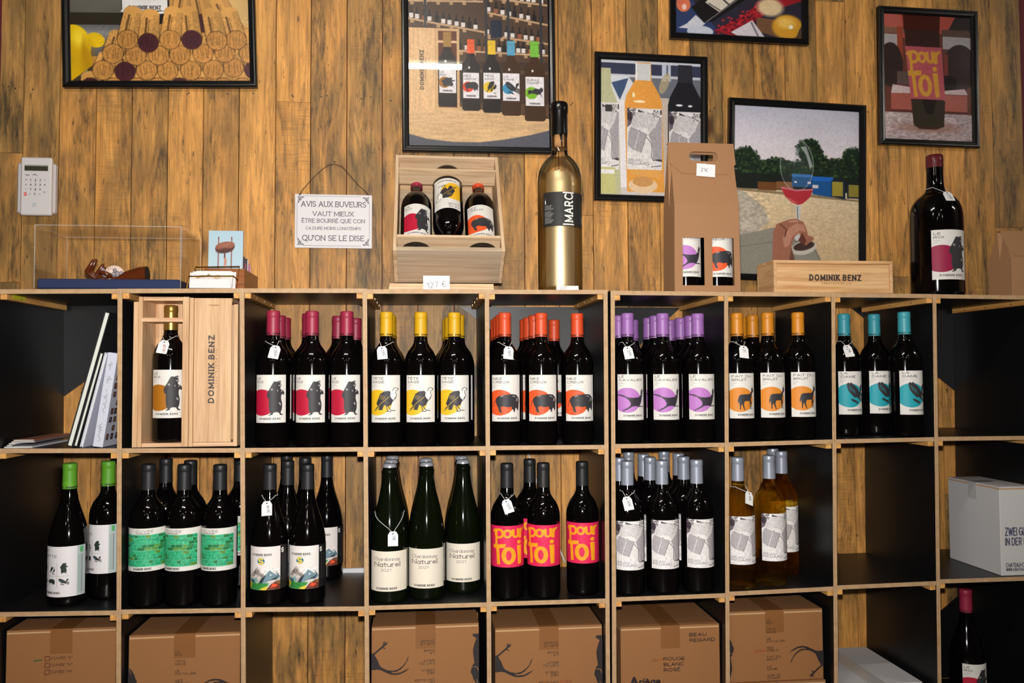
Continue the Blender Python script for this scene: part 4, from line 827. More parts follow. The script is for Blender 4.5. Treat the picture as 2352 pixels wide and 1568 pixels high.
# ------------------------------------------------------------------ framed photographs on the planks
FRM = plain('black_frame_lacquer', (14, 14, 15), .28, spec=.5); PHOTO = printmat('photo_print', .35); PANE = clearmat('frame_glass', (1, 1, 1), 1.5, 0.0, .8)
SLABC = (58, 54, 56)
def corks():
    c = Cv(165, -110, 577, 182, 330, (188, 140, 74)); r = np.random.default_rng(4)
    c.rect(165, -110, 285, 100, (86, 84, 80)); c.grad(-110, 12, (120, 116, 108), (96, 92, 84), 165, 282); c.rect(165, 12, 290, 42, (46, 40, 30)); c.grad(42, 60, (100, 98, 98), (130, 128, 128), 165, 280); c.grad(60, 120, (140, 138, 138), (86, 82, 80), 165, 262)
    c.rect(282, -110, 392, 40, (24, 20, 20)); c.rect(284, -110, 388, 6, (226, 222, 220)); c.text('DOMINIK BENZ', 300, 3, 8, (60, 56, 60), .25, 1, .6, .2, width=72); c.line([(284, 8), (310, 13), (350, 14), (388, 9)], 6, (226, 222, 220))
    c.poly([(392, -110), (577, -110), (577, 50), (540, 20), (480, 0)], (206, 170, 110))
    c.ell(176, 92, 36, 50, (226, 190, 20), rot=-8); c.ell(168, 130, 46, 50, (214, 172, 14)); c.ell(222, 80, 22, 18, (222, 184, 20), rot=20); c.ell(186, 76, 14, 20, (246, 222, 70), .7, soft=14); c.ell(205, 130, 14, 40, (150, 108, 10), .5, soft=16); c.ell(196, 100, 5, 26, (170, 130, 10), .6, soft=6)
    c.poly([(165, 182), (205, 150), (245, 120), (250, 182)], (70, 54, 36)); c.poly([(186, 168), (204, 150), (200, 166)], (150, 150, 120))
    def cork(x, y, a, top, end, R=23.5, Ln=70):
        dxx, dyy = math.sin(math.radians(a)), -math.cos(math.radians(a)); nx_, ny_ = -dyy, dxx
        P = lambda s, q: (x + dxx * s + nx_ * q, y + dyy * s + ny_ * q)
        c.poly([P(0, -R - 2), P(Ln, -R * .92), P(Ln, R * .92), P(0, R + 2)], (52, 32, 16), .8); c.poly([P(0, -R), P(Ln, -R * .9), P(Ln, R * .9), P(0, R)], top); c.ell(*P(Ln, 0), R * .9, R * .6, top, rot=a)
        c.poly([P(0, R * .35), P(Ln, R * .3), P(Ln, R * .9), P(0, R)], tuple(v * .8 for v in top), .55)
        c.line([P(Ln * .2, -R * .35), P(Ln * .85, -R * .32)], 5, (80, 52, 26), .75); c.line([P(Ln * .25, -R * .1), P(Ln * .8, -R * .08)], 2, (120, 84, 44), .7)
        c.ell(x, y, R + 1, R + 1, (46, 28, 14), .7); c.ell(x, y, R - .5, R - .5, end)
        for i in range(5):
            q = -R * .6 + i * R * .3 + r.uniform(-2, 2); c.line([(x + q, y - R * .55 + r.uniform(-4, 4)), (x + q + r.uniform(-5, 5), y + R * .5)], 1.6, tuple(v * .62 for v in end), .8)
    TAN, TAN2, WINE = (208, 156, 84), (190, 136, 70), (74, 32, 40)
    for x in (210, 262, 314, 362, 412, 462, 512, 556): cork(x, 196, 0, TAN, WINE if x in (210, 412) else TAN2, Ln=26)
    for x, y, a, e in ((586, 152, 0, WINE), (537, 147, -3, TAN2), (490, 152, -2, TAN2), (438, 154, 0, TAN2), (385, 155, 2, TAN2), (337, 154, 4, TAN2), (288, 157, 6, WINE), (238, 154, 18, TAN2)): cork(x, y, a, TAN, e, Ln=34)
    for x, y, a, e in ((575, 112, -8, TAN2), (518, 110, -6, TAN2), (467, 112, -3, TAN2), (414, 116, 0, TAN2), (365, 117, 2, TAN2), (313, 118, 8, TAN2), (261, 113, 16, TAN2)): cork(x, y, a, TAN, e, Ln=46)
    for x, y, a, e in ((295, 78, 12, TAN2), (342, 86, 5, WINE), (418, 31, 8, WINE), (472, 36, -10, WINE), (531, 42, -22, WINE)): cork(x, y, a, TAN, e)
    for x, y, a, e in ((545, 78, -14, TAN2), (500, 80, -10, TAN2), (442, 78, -5, WINE), (392, 78, 8, TAN2)): cork(x, y, a, TAN, e)
    c.mul(2.4, 2.4, .14, 6, 230, 20); c.mul(40, 60, .08, 5); return c
def shopphoto():
    c = Cv(938, -130, 1264, 336, 300, (62, 48, 40)); r = np.random.default_rng(8)
    c.grad(-130, 260, (70, 52, 42), (92, 68, 50))
    for (y0, y1, xa, xb, s) in ((-60, -60, 938, 1264, 0), (-10, -14, 938, 1110, 0), (32, 60, 938, 1115, 0), (12, 38, 1120, 1264, 0), (66, 84, 1115, 1264, 0), (106, 112, 1050, 1264, 0), (-24, -10, 1120, 1264, 0)):
        n = int((xb - xa) / 15)
        for i in range(n):
            x = xa + 6 + i * 15 + r.uniform(-2, 2); y = y0 + (y1 - y0) * (x - xa) / (xb - xa); h = 30; k = (28, 26, 30)
            c.rect(x - 5, y - h * .62, x + 5, y - 1, k); c.rect(x - 1.8, y - h, x + 1.8, y - h * .55, k)
            if r.random() < .85: c.rect(x - 4.6, y - 14, x + 4.6, y - 3, (220, 212, 206) if r.random() < .85 else (150, 90, 60))
        c.line([(xa, y0), (xb, y1)], 4.5, (196, 160, 122))
        for i in range(n // 2): 
            x = xa + 10 + i * 30; y = y0 + (y1 - y0) * (x - xa) / (xb - xa); c.rect(x - 4, y + 1, x + 4, y + 9, (180, 146, 108))
    for x in (978, 1118, 1170, 1246): c.rect(x - 3, -130, x + 3, 130, (52, 54, 60))
    c.rect(1128, 30, 1155, 72, (28, 36, 58)); c.rect(1050, 130, 1264, 230, (66, 48, 38)); c.rect(1060, 150, 1264, 158, (120, 96, 74), .6)
    c.poly([(938, 250), (1060, 240), (1264, 265), (1264, 336), (938, 336)], (206, 172, 128)); c.mul(3, 30, .07, 3, 938, 240, 1264, 336)
    c.poly([(938, 306), (980, 318), (1040, 324), (1100, 324), (1160, 316), (1220, 304), (1264, 292), (1264, 336), (938, 336)], (86, 86, 96))
    c.rect(940, 54, 1000, 256, (216, 178, 132)); c.mul(30, 3, .05, 2, 940, 54, 1000, 256); c.rect(1000, 54, 1056, 248, (206, 168, 122)); c.rect(1007, 60, 1050, 242, (96, 46, 28)); c.rect(1006, 83, 1050, 88, (226, 190, 144))
    c.text('DOMINIK BENZ', 973, 200, 7.5, (58, 50, 48), .25, 1, .6, .2, rot=-90, width=92); c.line([(978, 180), (978, 128)], 1.6, (150, 124, 100))
    def bot(x, top, bot_, w, cap, glass, lab, circ, art, name, caplen=34):
        c.poly([(x - w * .2, top + caplen - 2), (x + w * .2, top + caplen - 2), (x + w * .22, top + caplen + 10), (x + w * .46, top + caplen + 28), (x + w * .5, top + caplen + 40), (x + w * .5, bot_ - 4), (x + w * .4, bot_), (x - w * .4, bot_), (x - w * .5, bot_ - 4), (x - w * .5, top + caplen + 40), (x - w * .46, top + caplen + 28), (x - w * .22, top + caplen + 10)], glass)
        if cap: c.rect(x - w * .21, top, x + w * .21, top + caplen, cap); c.line([(x - w * .22, top + 9), (x + w * .22, top + 9)], 1.2, tuple(v * .8 for v in cap))
        la, lb = lab; c.rect(x - w * .44, la, x + w * .44, lb, (228, 222, 224)); h = lb - la
        c.ell(x - w * .16, la + h * .56, w * .3, w * .3, circ)
        if x - w * .46 < x - w * .44: pass
        f = lambda src, X, Y, W, H: nrm(src, min(p[0] for p in src), min(p[1] for p in src), max(p[0] for p in src) - min(p[0] for p in src), max(p[1] for p in src) - min(p[1] for p in src), X, Y, W, H)
        if art == 'v': c.poly(f(VULW, x - w * .3, la + h * .32, w * .44, h * .44), (48, 46, 40)); c.poly(f(VULB, x - w * .1, la + h * .42, w * .36, h * .3), (48, 46, 40)); c.line([(x + w * .1, la + h * .76), (x + w * .2, la + h * .8)], 1.5, (48, 46, 40))
        elif art == 'h': hoop(c, lambda p: nrm(p, 440, 885, 150, 190, x - w * .3, la + h * .3, w * .74, h * .46), .16)
        elif art is not None: c.poly(f(art, x - w * .34, la + h * .36, w * .74, h * .38), (54, 52, 60))
        for i, l in enumerate(name): c.text(l, x - w * .38, la + 10 + i * 7, 4.2, (90, 84, 88), .16, 1.3)
        c.text('DOMINIK BENZ', x - w * .25, lb - 4, 3, (80, 74, 78), .3, 1, .3, width=w * .5)
        c.ell(x - w * .1, top + caplen + 34, 2.2, 3, (240, 240, 240))
    HARE = [(0, 30), (14, 24), (30, 28), (52, 18), (78, 22), (90, 14), (104, 20), (100, 32), (88, 36), (100, 58), (84, 42), (66, 44), (46, 40), (26, 38), (4, 44)]
    bot(1028, 62, 240, 44, (160, 120, 60), (30, 20, 18), (150, 208), (160, 104, 34), BEAR, ('LE', 'ROI'), 36)
    bot(1082, 78, 249, 42, (222, 92, 50), (36, 26, 24), (158, 219), (220, 70, 36), BOAR, ('NEZ', 'CREUX')); bot(1130, 79, 253, 43, (226, 190, 50), (34, 24, 22), (157, 219), (222, 188, 50), 'v', ('TÊTE', 'SAGE'))
    bot(1175, 79, 259, 44, (90, 160, 190), (66, 42, 22), (157, 223), (60, 140, 180), 'h', ('LA', 'DAME'), 35); bot(1230, 78, 271, 49, (118, 184, 66), (66, 44, 24), (164, 234), (120, 180, 40), HARE, ('SUR-LE', 'CHAMP'), 38)
    c.mul(3, 3, .06, 11); return c
def fieldphoto():
    c = Cv(1374, 134, 1612, 450, 230, (206, 206, 212)); c.rect(1374, 134, 1612, 175, (58, 62, 84)); c.rect(1374, 134, 1612, 142, (206, 206, 214)); c.rect(1374, 168, 1612, 174, (196, 198, 206)); c.rect(1374, 174, 1612, 230, (110, 112, 122))
    c.rect(1519, 140, 1530, 180, (190, 196, 210)); c.rect(1533, 140, 1540, 180, (190, 196, 210)); c.poly([(1388, 170), (1440, 172), (1470, 215), (1420, 260), (1400, 300)], (212, 214, 218)); c.poly([(1400, 188), (1440, 176), (1432, 200), (1420, 228)], (66, 86, 118)); c.poly([(1410, 270), (1432, 270), (1428, 310), (1415, 306)], (60, 120, 70))
    c.poly([(1410, 228), (1455, 228), (1445, 440), (1405, 440)], (226, 222, 224)); c.rect(1374, 430, 1612, 450, (206, 198, 194)); c.ell(1525, 185, 10, 26, (190, 170, 130), .7, rot=20); c.rect(1495, 220, 1540, 420, (196, 182, 170))
    def b(x, w, top, bot_, gl, neck, la, lb, sk=0):
        c.poly([(x - w * .2, top), (x + w * .2, top), (x + w * .22, top + 42), (x + w * .45, top + 78), (x + w * .5, top + 96), (x + w * .5 + sk, bot_), (x - w * .5 + sk, bot_), (x - w * .5, top + 96), (x - w * .45, top + 78), (x - w * .22, top + 42)], gl)
        if neck: c.rect(x - w * .2, top, x + w * .2, top + 42, neck)
        L = beau_label(); ix = np.clip(((c.X - (x - w * .46 + sk * .5)) / (w * .92) * (L.nx - 1)), -1, L.nx).round().astype(int); iy = np.clip((c.Y - la) / (lb - la) * (L.ny - 1), -1, L.ny).round().astype(int)
        m = (ix >= 0) & (ix < L.nx) & (iy >= 0) & (iy < L.ny); c.a[m] = L.a[iy[m], ix[m]] * .93
    b(1386, 62, 155, 448, (188, 186, 150), None, 236, 390, 6); c.rect(1374, 385, 1410, 446, (196, 192, 130)); c.rect(1376, 390, 1408, 400, (230, 228, 226)); c.rect(1386, 240, 1402, 256, (60, 60, 60))
    b(1475, 88, 138, 440, (224, 158, 72), None, 246, 388, 6); c.rect(1458, 140, 1492, 180, (206, 206, 204)); c.line([(1458, 140), (1458, 180)], 3, (240, 240, 240)); c.ell(1474, 425, 34, 18, (226, 196, 160)); c.ell(1474, 416, 24, 12, (200, 150, 90)); c.poly([(1445, 388), (1518, 388), (1514, 408), (1446, 400)], (222, 166, 90)); c.ell(1466, 230, 14, 3, (250, 230, 190)); c.ell(1452, 215, 3, 6, (250, 230, 190))
    b(1574, 82, 140, 450, (34, 32, 38), (46, 46, 54), 250, 400, 0); c.ell(1560, 235, 8, 2.5, (236, 236, 240)); c.ell(1586, 236, 5, 2.5, (236, 236, 240)); c.mul(2.5, 2.5, .04, 5); return c
def glassphoto():
    c = Cv(1672, 236, 1976, 632, 270, (210, 200, 206)); c.grad(236, 300, (196, 194, 208), (218, 212, 220)); c.grad(300, 390, (218, 212, 220), (238, 226, 226)); c.mul(40, 90, .04, 3); r = np.random.default_rng(3)
    c.grad(430, 632, (226, 204, 168), (206, 176, 134)); c.mul(3, 5, .07, 7, 1672, 430); c.rect(1672, 388, 1976, 432, (34, 42, 36))
    for x, y, rx, ry in ((1700, 365, 32, 30), (1735, 385, 34, 22), (1775, 378, 26, 22), (1800, 388, 40, 22), (1853, 335, 30, 26), (1860, 360, 26, 36), (1880, 372, 20, 30), (1918, 376, 34, 24), (1960, 360, 26, 36), (1840, 385, 60, 24), (1900, 400, 80, 20)):
        c.ell(x, y, rx, ry, (38, 54, 38), soft=5)
        for _ in range(90): q = r.random() * 6.28; s = 1.12 * r.random() ** .5; c.ell(x + rx * s * math.cos(q), y + ry * s * math.sin(q), 1.5 + 3 * r.random(), 1.2 + 2.6 * r.random(), (66, 90, 52) if r.random() < .35 else (26, 38, 30), .85)
    c.rect(1672, 396, 1976, 430, (34, 38, 34), .85); c.rect(1730, 414, 1775, 434, (120, 76, 40)); c.rect(1775, 412, 1815, 430, (140, 96, 60)); c.poly([(1672, 430), (1740, 434), (1880, 440), (1976, 448), (1976, 452), (1672, 436)], (150, 130, 96))
    c.poly([(1812, 398), (1862, 394), (1862, 422), (1812, 422)], (42, 88, 138)); c.rect(1812, 392, 1862, 399, (60, 122, 190)); c.poly([(1862, 400), (1910, 402), (1910, 444), (1862, 438)], (36, 92, 152)); c.poly([(1862, 396), (1912, 396), (1912, 406), (1862, 406)], (40, 112, 200)); c.poly([(1908, 402), (1942, 404), (1942, 448), (1908, 442)], (40, 50, 66)); c.rect(1910, 406, 1936, 440, (168, 152, 60)); c.rect(1946, 410, 1976, 444, (44, 50, 60)); c.rect(1950, 412, 1976, 440, (150, 138, 60)); c.rect(1862, 416, 1876, 424, (220, 216, 216)); c.rect(1818, 409, 1824, 413, (230, 226, 226)); c.rect(1850, 409, 1858, 414, (230, 226, 226))
    c.poly([(1672, 432), (1700, 440), (1740, 470), (1760, 505), (1720, 540), (1672, 560)], (180, 172, 160), .8); c.mul(4, 6, .14, 9, 1672, 440, 1760, 560); c.poly([(1672, 545), (1770, 520), (1860, 545), (1905, 632), (1672, 632)], (150, 146, 132)); c.line([(1680, 570), (1800, 548), (1862, 556), (1900, 632)], 1.6, (120, 112, 98))
    c.ell(1824, 370, 41, 62, (225, 225, 228), .10); c.ell(1824, 372, 40, 60, (220, 224, 228), .5, ring=1.6); c.poly([(1832, 328), (1846, 326), (1862, 372), (1856, 380), (1846, 345)], (205, 206, 212), .7); c.poly([(1820, 340), (1832, 328), (1826, 350), (1816, 375)], (190, 194, 200), .5)
    c.poly([(1786, 426), (1824, 430), (1864, 426), (1856, 446), (1838, 462), (1826, 465), (1812, 460), (1796, 446)], (188, 56, 66)); c.line([(1788, 426), (1824, 431), (1862, 427)], 3.5, (214, 130, 140)); c.poly([(1800, 446), (1830, 462), (1812, 460)], (214, 96, 100)); c.poly([(1821, 465), (1834, 465), (1832, 500), (1824, 500)], (206, 206, 204)); c.line([(1826, 470), (1827, 500)], 2, (110, 106, 100))
    c.ell(1842, 565, 31, 16, (206, 196, 184), rot=-14); c.ell(1842, 561, 26, 10, (74, 56, 50), rot=-14); c.ell(1828, 542, 9, 7, (210, 206, 206))
    SK = (168, 112, 90); c.poly([(1766, 600), (1768, 530), (1776, 512), (1806, 500), (1822, 498), (1840, 504), (1848, 520), (1852, 536), (1864, 538), (1866, 545), (1856, 552), (1846, 560), (1838, 550), (1830, 530), (1820, 540), (1812, 560), (1816, 600), (1812, 632), (1764, 632)], SK)
    c.poly([(1790, 545), (1806, 520), (1824, 508), (1842, 512), (1846, 528), (1830, 526), (1814, 540), (1806, 562), (1796, 566)], (196, 142, 118)); c.poly([(1838, 530), (1848, 548), (1842, 560), (1828, 548)], (110, 66, 54)); c.line([(1785, 512), (1800, 524), (1796, 540)], 3, (110, 66, 54)); c.line([(1806, 505), (1826, 503)], 4, (206, 156, 132)); c.poly([(1812, 565), (1820, 590), (1814, 632), (1800, 632)], (104, 62, 48), .7)
    c.mul(2.5, 2.5, .05, 12); return c
def rosephoto():
    c = Cv(2022, 30, 2238, 325, 200, (120, 70, 58)); c.poly([(2022, 30), (2238, 30), (2238, 60), (2200, 50), (2130, 92), (2080, 90), (2022, 60)], (206, 96, 80)); c.poly([(2200, 30), (2238, 30), (2238, 84), (2170, 86)], (60, 50, 48)); c.poly([(2022, 34), (2062, 30), (2070, 60), (2030, 75)], (206, 110, 96)); c.rect(2022, 62, 2078, 76, (150, 110, 90)); c.rect(2022, 78, 2056, 108, (196, 186, 184)); c.rect(2056, 60, 2070, 180, (176, 84, 60)); c.rect(2168, 78, 2238, 108, (196, 188, 188)); c.rect(2166, 62, 2238, 78, (110, 86, 74)); c.rect(2022, 108, 2060, 120, (96, 66, 52)); c.rect(2170, 108, 2238, 120, (110, 80, 66))
    c.ell(2040, 150, 30, 52, (66, 50, 46)); c.ell(2210, 150, 42, 54, (64, 48, 46)); c.rect(2170, 120, 2180, 180, (150, 70, 60)); c.poly([(2022, 120), (2062, 120), (2058, 150), (2030, 195), (2022, 200)], (62, 48, 44)); c.rect(2055, 165, 2085, 195, (110, 90, 84)); c.rect(2168, 170, 2200, 212, (50, 40, 36)); c.ell(2185, 190, 16, 16, (40, 30, 30))
    c.poly([(2044, 196), (2080, 200), (2170, 206), (2220, 200), (2228, 214), (2040, 216)], (230, 206, 204)); c.rect(2040, 216, 2096, 256, (190, 106, 92)); c.rect(2164, 216, 2226, 256, (196, 112, 98)); c.rect(2038, 254, 2226, 260, (110, 60, 52))
    c.grad(260, 325, (206, 188, 186), (196, 176, 176)); c.mul(3, 6, .2, 4, 2022, 260); c.ell(2130, 294, 80, 12, (170, 120, 100), .6, soft=8)
    c.poly([(2070, 30), (2162, 30), (2160, 80), (2170, 250), (2168, 290), (2150, 298), (2108, 298), (2094, 288), (2090, 250), (2076, 90)], (78, 48, 40)); c.rect(2072, 30, 2160, 66, (86, 34, 24)); c.rect(2078, 66, 2160, 105, (70, 42, 36)); c.poly([(2092, 230), (2172, 230), (2168, 292), (2096, 292)], (62, 52, 40)); c.poly([(2114, 228), (2150, 228), (2142, 262), (2126, 262)], (36, 22, 22))
    c.poly([(2075, 105), (2165, 105), (2172, 228), (2088, 228)], (206, 100, 108)); L = pour_label(); Yl = (236, 176, 70)
    m = lambda p: [(2076 + (x - 392) * .33 + (y - 740) * .022, 112 + (y - 740) * .335) for x, y in p]
    for p in ([(404, 772), (420, 757), (427, 762), (427, 888)], arc(449, 792, 30, 36, 200, -150, 16), arc(511, 793, 24, 31, 0, 360, 18), [(536, 774), (552, 762), (552, 800)] + arc(571, 800, 19, 24, 180, 0, 8) + [(590, 758)], [(590, 758), (593, 806), (604, 826), (612, 760), (614, 828)], [(614, 788), (624, 762), (640, 754)]): c.line(m(p), 7, Yl)
    c.poly(m([(398, 892), (498, 885), (496, 918), (450, 924), (458, 1070), (432, 1072), (424, 926), (400, 926)]), Yl); c.line(m(arc(519, 990, 36, 62, 0, 360, 24)), 10, Yl); c.poly(m([(580, 900), (620, 900), (620, 1068), (590, 1072)]), Yl); c.ell(*m([(600, 872)])[0], 6, 6, Yl); c.mul(2.5, 2.5, .05, 12); return c
def plaidphoto():
    c = Cv(1553, -150, 1846, 86, 240, (50, 46, 60)); c.rect(1553, -150, 1846, -20, (70, 62, 60)); c.poly([(1553, -30), (1590, 0), (1640, 60), (1660, 86), (1553, 86)], (52, 64, 104)); c.poly([(1580, 60), (1600, 38), (1622, 58), (1606, 72), (1560, 72)], (206, 206, 214)); c.ell(1610, 78, 30, 14, (196, 200, 212))
    c.poly([(1690, 86), (1640, 75), (1700, 40), (1760, -10), (1800, -60), (1846, -60), (1846, -10), (1770, 20), (1720, 60)], (160, 34, 44)); r = np.random.default_rng(3)
    for _ in range(120):
        t = r.random(); x = 1650 + t * 120 + r.uniform(-18, 18); y = 74 - t * 80 + r.uniform(-14, 14); c.rect(x, y, x + 6, y + 5, (70, 30, 40) if r.random() < .6 else (206, 50, 60), .7)
    c.ell(1772, 10, 30, 22, (226, 202, 160), soft=8); c.poly([(1740, 36), (1790, 40), (1800, 86), (1740, 70)], (120, 86, 60)); c.poly([(1680, 76), (1730, 44), (1760, 86), (1700, 86)], (214, 206, 212)); c.line([(1728, 50), (1745, 86)], 4, (120, 114, 120))
    c.ell(1812, 56, 36, 30, (214, 158, 50), soft=5); c.ell(1808, 46, 20, 14, (244, 206, 110), .8, soft=10); c.ell(1820, 56, 5, 5, (250, 244, 220)); c.poly([(1840, 60), (1846, 50), (1846, 86), (1830, 86)], (90, 70, 50))
    c.poly([(1590, 20), (1700, -90), (1760, -40), (1640, 52), (1618, 56)], (30, 27, 28)); c.poly([(1622, 6), (1690, -60), (1720, -30), (1654, 28)], (216, 206, 190)); c.line([(1630, 8), (1656, 24)], 2.5, (60, 54, 54)); c.line([(1660, -6), (1676, 8)], 4, (60, 54, 54)); c.line([(1624, 54), (1690, 0), (1740, -50)], 2.5, (120, 116, 116))
    c.ell(1572, 14, 16, 18, (216, 120, 86)); c.ell(1566, -6, 12, 20, (206, 110, 80)); c.ell(1574, 20, 5, 7, (240, 206, 196)); c.mul(2.5, 2.5, .05, 2); return c
def framed(BL, BR, Hm, cv, label, bw=.0195, tiltx=0.0, inner=None):
    """BL, BR lower corners as photo pixels, Hm outer height in metres"""
    a, b = at(*BL, D - .018), at(*BR, D - .018); W = math.hypot(b[0] - a[0], b[2] - a[2]); rot = math.atan2(b[2] - a[2], b[0] - a[0])
    t = empty('picture_frame', (a[0], D - .0004, a[2]), 0, label, 'picture frame', 'black framed photographs on the plank wall'); t.rotation_euler = (tiltx, -rot, 0)
    y0, y1 = -.019, -.0004; F = MB()
    prof = [(0, y1), (0, y0 + .003), (.003, y0), (.007, y0), (.009, y0 + .0022), (.0155, y0 + .0035), (bw, y0 + .0085), (bw, y1)]
    cor = [(0, 0, 1, 1), (W, 0, -1, 1), (W, Hm, -1, -1), (0, Hm, 1, -1)]
    V = [(cx + sx * d, y, cz + sz * d) for cx, cz, sx, sz in cor for d, y in prof]; n = len(prof)
    Fc = [(i * n + k, ((i + 1) % 4) * n + k, ((i + 1) % 4) * n + k + 1, i * n + k + 1) for i in range(4) for k in range(n - 1)]
    mesh('frame', V, [f[::-1] for f in Fc], FRM, t)
    i = bw - .002
    grid('print', cv, flat(W - 2 * i, Hm - 2 * i, i, i, -.0072), PHOTO, t)
    MB().box(i, W - i, -.0102, -.0084, i, Hm - i).build('pane', PANE, t)
    MB().box(.004, W - .004, -.0066, -.0006, .004, Hm - .004).build('backing_board', plain('frame_backing', (120, 92, 64), .8), t)
    return t
framed((143, 199), (590, 199), .365, corks(), 'black framed photo of stacked wine corks beside a yellow lemon')
framed((924, 347), (1279, 353), .60, shopphoto(), 'large black framed photo of four colour-capped bottles and a wooden box in a shop')
framed((1366, 459), (1627, 467), .436, fieldphoto(), 'black framed photo of an orange wine bottle between two others, partly behind kraft bag')
framed((1672, 641), (1990, 652), .540, glassphoto(), 'black framed photo of a hand holding a glass of rosé in a yard')
framed((2023, 330), (2252, 339), .424, rosephoto(), 'black framed photo of a pink-label bottle between two glasses, upper right')
framed((1540, 86), (1859, 102), .325, plaidphoto(), 'black framed photo cut off by the top edge, showing a bottle, plaid cloth and fruit')

# ------------------------------------------------------------------ enamel sign on a wire, alarm keypad
c = Cv(158, 452, 930, 990, 340, (226, 223, 224)); k = (72, 68, 80)
for tx, y, h, xa, xb, wt in (('AVIS AUX BUVEURS', 573, 50, 220, 870, .14), ('VAUT MIEUX', 667, 42, 335, 745, .14), ('ÊTRE BOURRÉ QUE CON', 735, 36, 225, 858, .14), ('CA DURE MOINS LONGTEMPS', 806, 26, 266, 818, .14), ("QU'ON SE LE DISE", 917, 50, 232, 850, .14)):
    c.text(tx, xa, y, h, k, wt, 1, .26, .12, width=xb - xa)
for x0, x1, y in ((245, 820, 467), (245, 820, 970)): c.line([(x0, y), (x1, y)], 4, (130, 128, 138))
for x in (176, 908): c.line([(x, 540), (x, 900)], 4, (130, 128, 138))
for sx, sy in ((1, 1), (-1, 1), (1, -1), (-1, -1)):
    X = lambda v: 180 + v if sx > 0 else 905 - v
    Y = lambda v: 470 + v if sy > 0 else 967 - v
    for cx, cy, r_ in ((20, 18, 12), (42, 12, 9), (14, 44, 9), (30, 34, 7), (58, 8, 5), (8, 62, 5)): c.ell(X(cx), Y(cy), r_, r_, k, ring=5)
    c.line([(X(0), Y(0)), (X(34), Y(30))], 5, k)
a, b = at(676, 568, D - .01), at(854, 567.5, D - .01); W_, H_ = b[0] - a[0], at(677, 444, D - .01)[2] - a[2]
t = empty('wall_sign', (a[0], D - .0006, a[2]), 0, 'small off-white enamel sign with French motto hanging on a wire', 'sign')
o = MB().cbox(0, W_, -.004, -.001, 0, H_, .0008).build('plate', plain('enamel', (222, 220, 222), .3), t)
grid('print', c, flat(W_ - .002, H_ - .002, .001, .001, -.0044), printmat('enamel_print', .3), t)
rel = lambda px, py: tuple(at(px, py, D - .006) - np.array([a[0], D - .0006, a[2]]))
wp = [(690, 447), (692, 440), (710, 418), (733, 395), (752, 380), (768, 377), (785, 382), (803, 402), (822, 424), (841, 441), (845, 447)]
MB().tube([rel(*p) for p in wp], .0011, 6).build('wire', plain('rusty_wire', (74, 60, 46), .5, .6), t, smooth=True)
for px in (688, 846):
    p = rel(px, 447); MB().tube([(p[0], -.006, p[2]), (p[0], .0, p[2])], .0022, 8).build('knot', plain('rusty_wire', (74, 60, 46), .5, .6), t)
p = rel(768, 371); MB().tube([(p[0], -.008, p[2]), (p[0], .001, p[2])], .0018, 8).build('nail', plain('nail_head', (40, 34, 28), .5), t)
# keypad
a, b = at(47, 494, D - .03), at(116, 492, D - .03); H_ = at(50, 361, D - .03)[2] - a[2]; W_ = b[0] - a[0] + .002
t = empty('alarm_keypad', (a[0], D, a[2]), 0, 'white plastic alarm keypad with small display on the planks', 'keypad'); KW = plain('keypad_plastic', (214, 208, 208), .35)
MB().cbox(-.016, W_ + .004, -.02, -.0002, .008, H_ - .012, .004).build('back_shell', plain('keypad_shell', (196, 190, 190), .4), t)
MB().cbox(0, W_, -.034, -.0205, 0, H_, .003).build('front_panel', KW, t)
sc_ = lambda x, y: (W_ * (x - 150) / (890 - 150), H_ * (1 - (y - 100) / 1320))
x0, z1 = sc_(240, 275); x1, z0 = sc_(812, 412); d_ = MB().box(x0, x1, -.0346, -.0338, z0, z1).build('display_bezel', plain('lcd_bezel', (150, 152, 144), .4), t)
MB().box(x0 + .001, x1 - .0005, -.035, -.0344, z0, z1 - .0035).build('display', plain('lcd_glass', (62, 62, 46), .12), t)
c = Cv(150, 430, 890, 1420, 120); ik = (60, 58, 60)
c.line([(275, 498), (300, 515), (340, 518), (362, 506)], 14, ik); c.line([(452, 510), (480, 496), (515, 498), (540, 518)], 14, ik)
for i, ch in enumerate('123456789'):
    x, y = 385 + (i % 3) * 115, 640 + (i // 3) * 110; c.text(ch, x, y, 44, (90, 88, 92), .2); c.line([(x, y + 14), (x + 24, y + 14)], 5, (150, 148, 150))
c.text('0', 488, 960, 40, (90, 88, 92), .2); c.ell(740, 728, 15, 16, ik); c.text('OK', 708, 908, 24, (110, 108, 110), .2)
for y in (616, 728): c.ell(288, y, 13, 13, (20, 18, 30))
c.ell(282, 832, 9, 12, (90, 88, 92)); c.ell(275, 945, 40, 40, (226, 70, 74)); c.line([(245, 945), (305, 945)], 12, (240, 230, 228)); c.rect(460, 1145, 535, 1225, (190, 196, 204)); c.rect(435, 1205, 470, 1225, (190, 196, 204)); c.line([(380, 930), (408, 930), (408, 965), (380, 965), (380, 930)], 5, (170, 168, 170)); c.line([(600, 945), (635, 945)], 12, (150, 148, 150)); c.ell(740, 618, 14, 18, (180, 178, 180), ring=5)
for y in (450, 555, 665, 780, 890, 1000): c.line([(240, y), (795, y)], 3, (190, 184, 186), .9)
grid('key_print', c, flat(W_, H_ * 990 / 1320, 0, 0, -.0345), LBL, t, sparse=True)
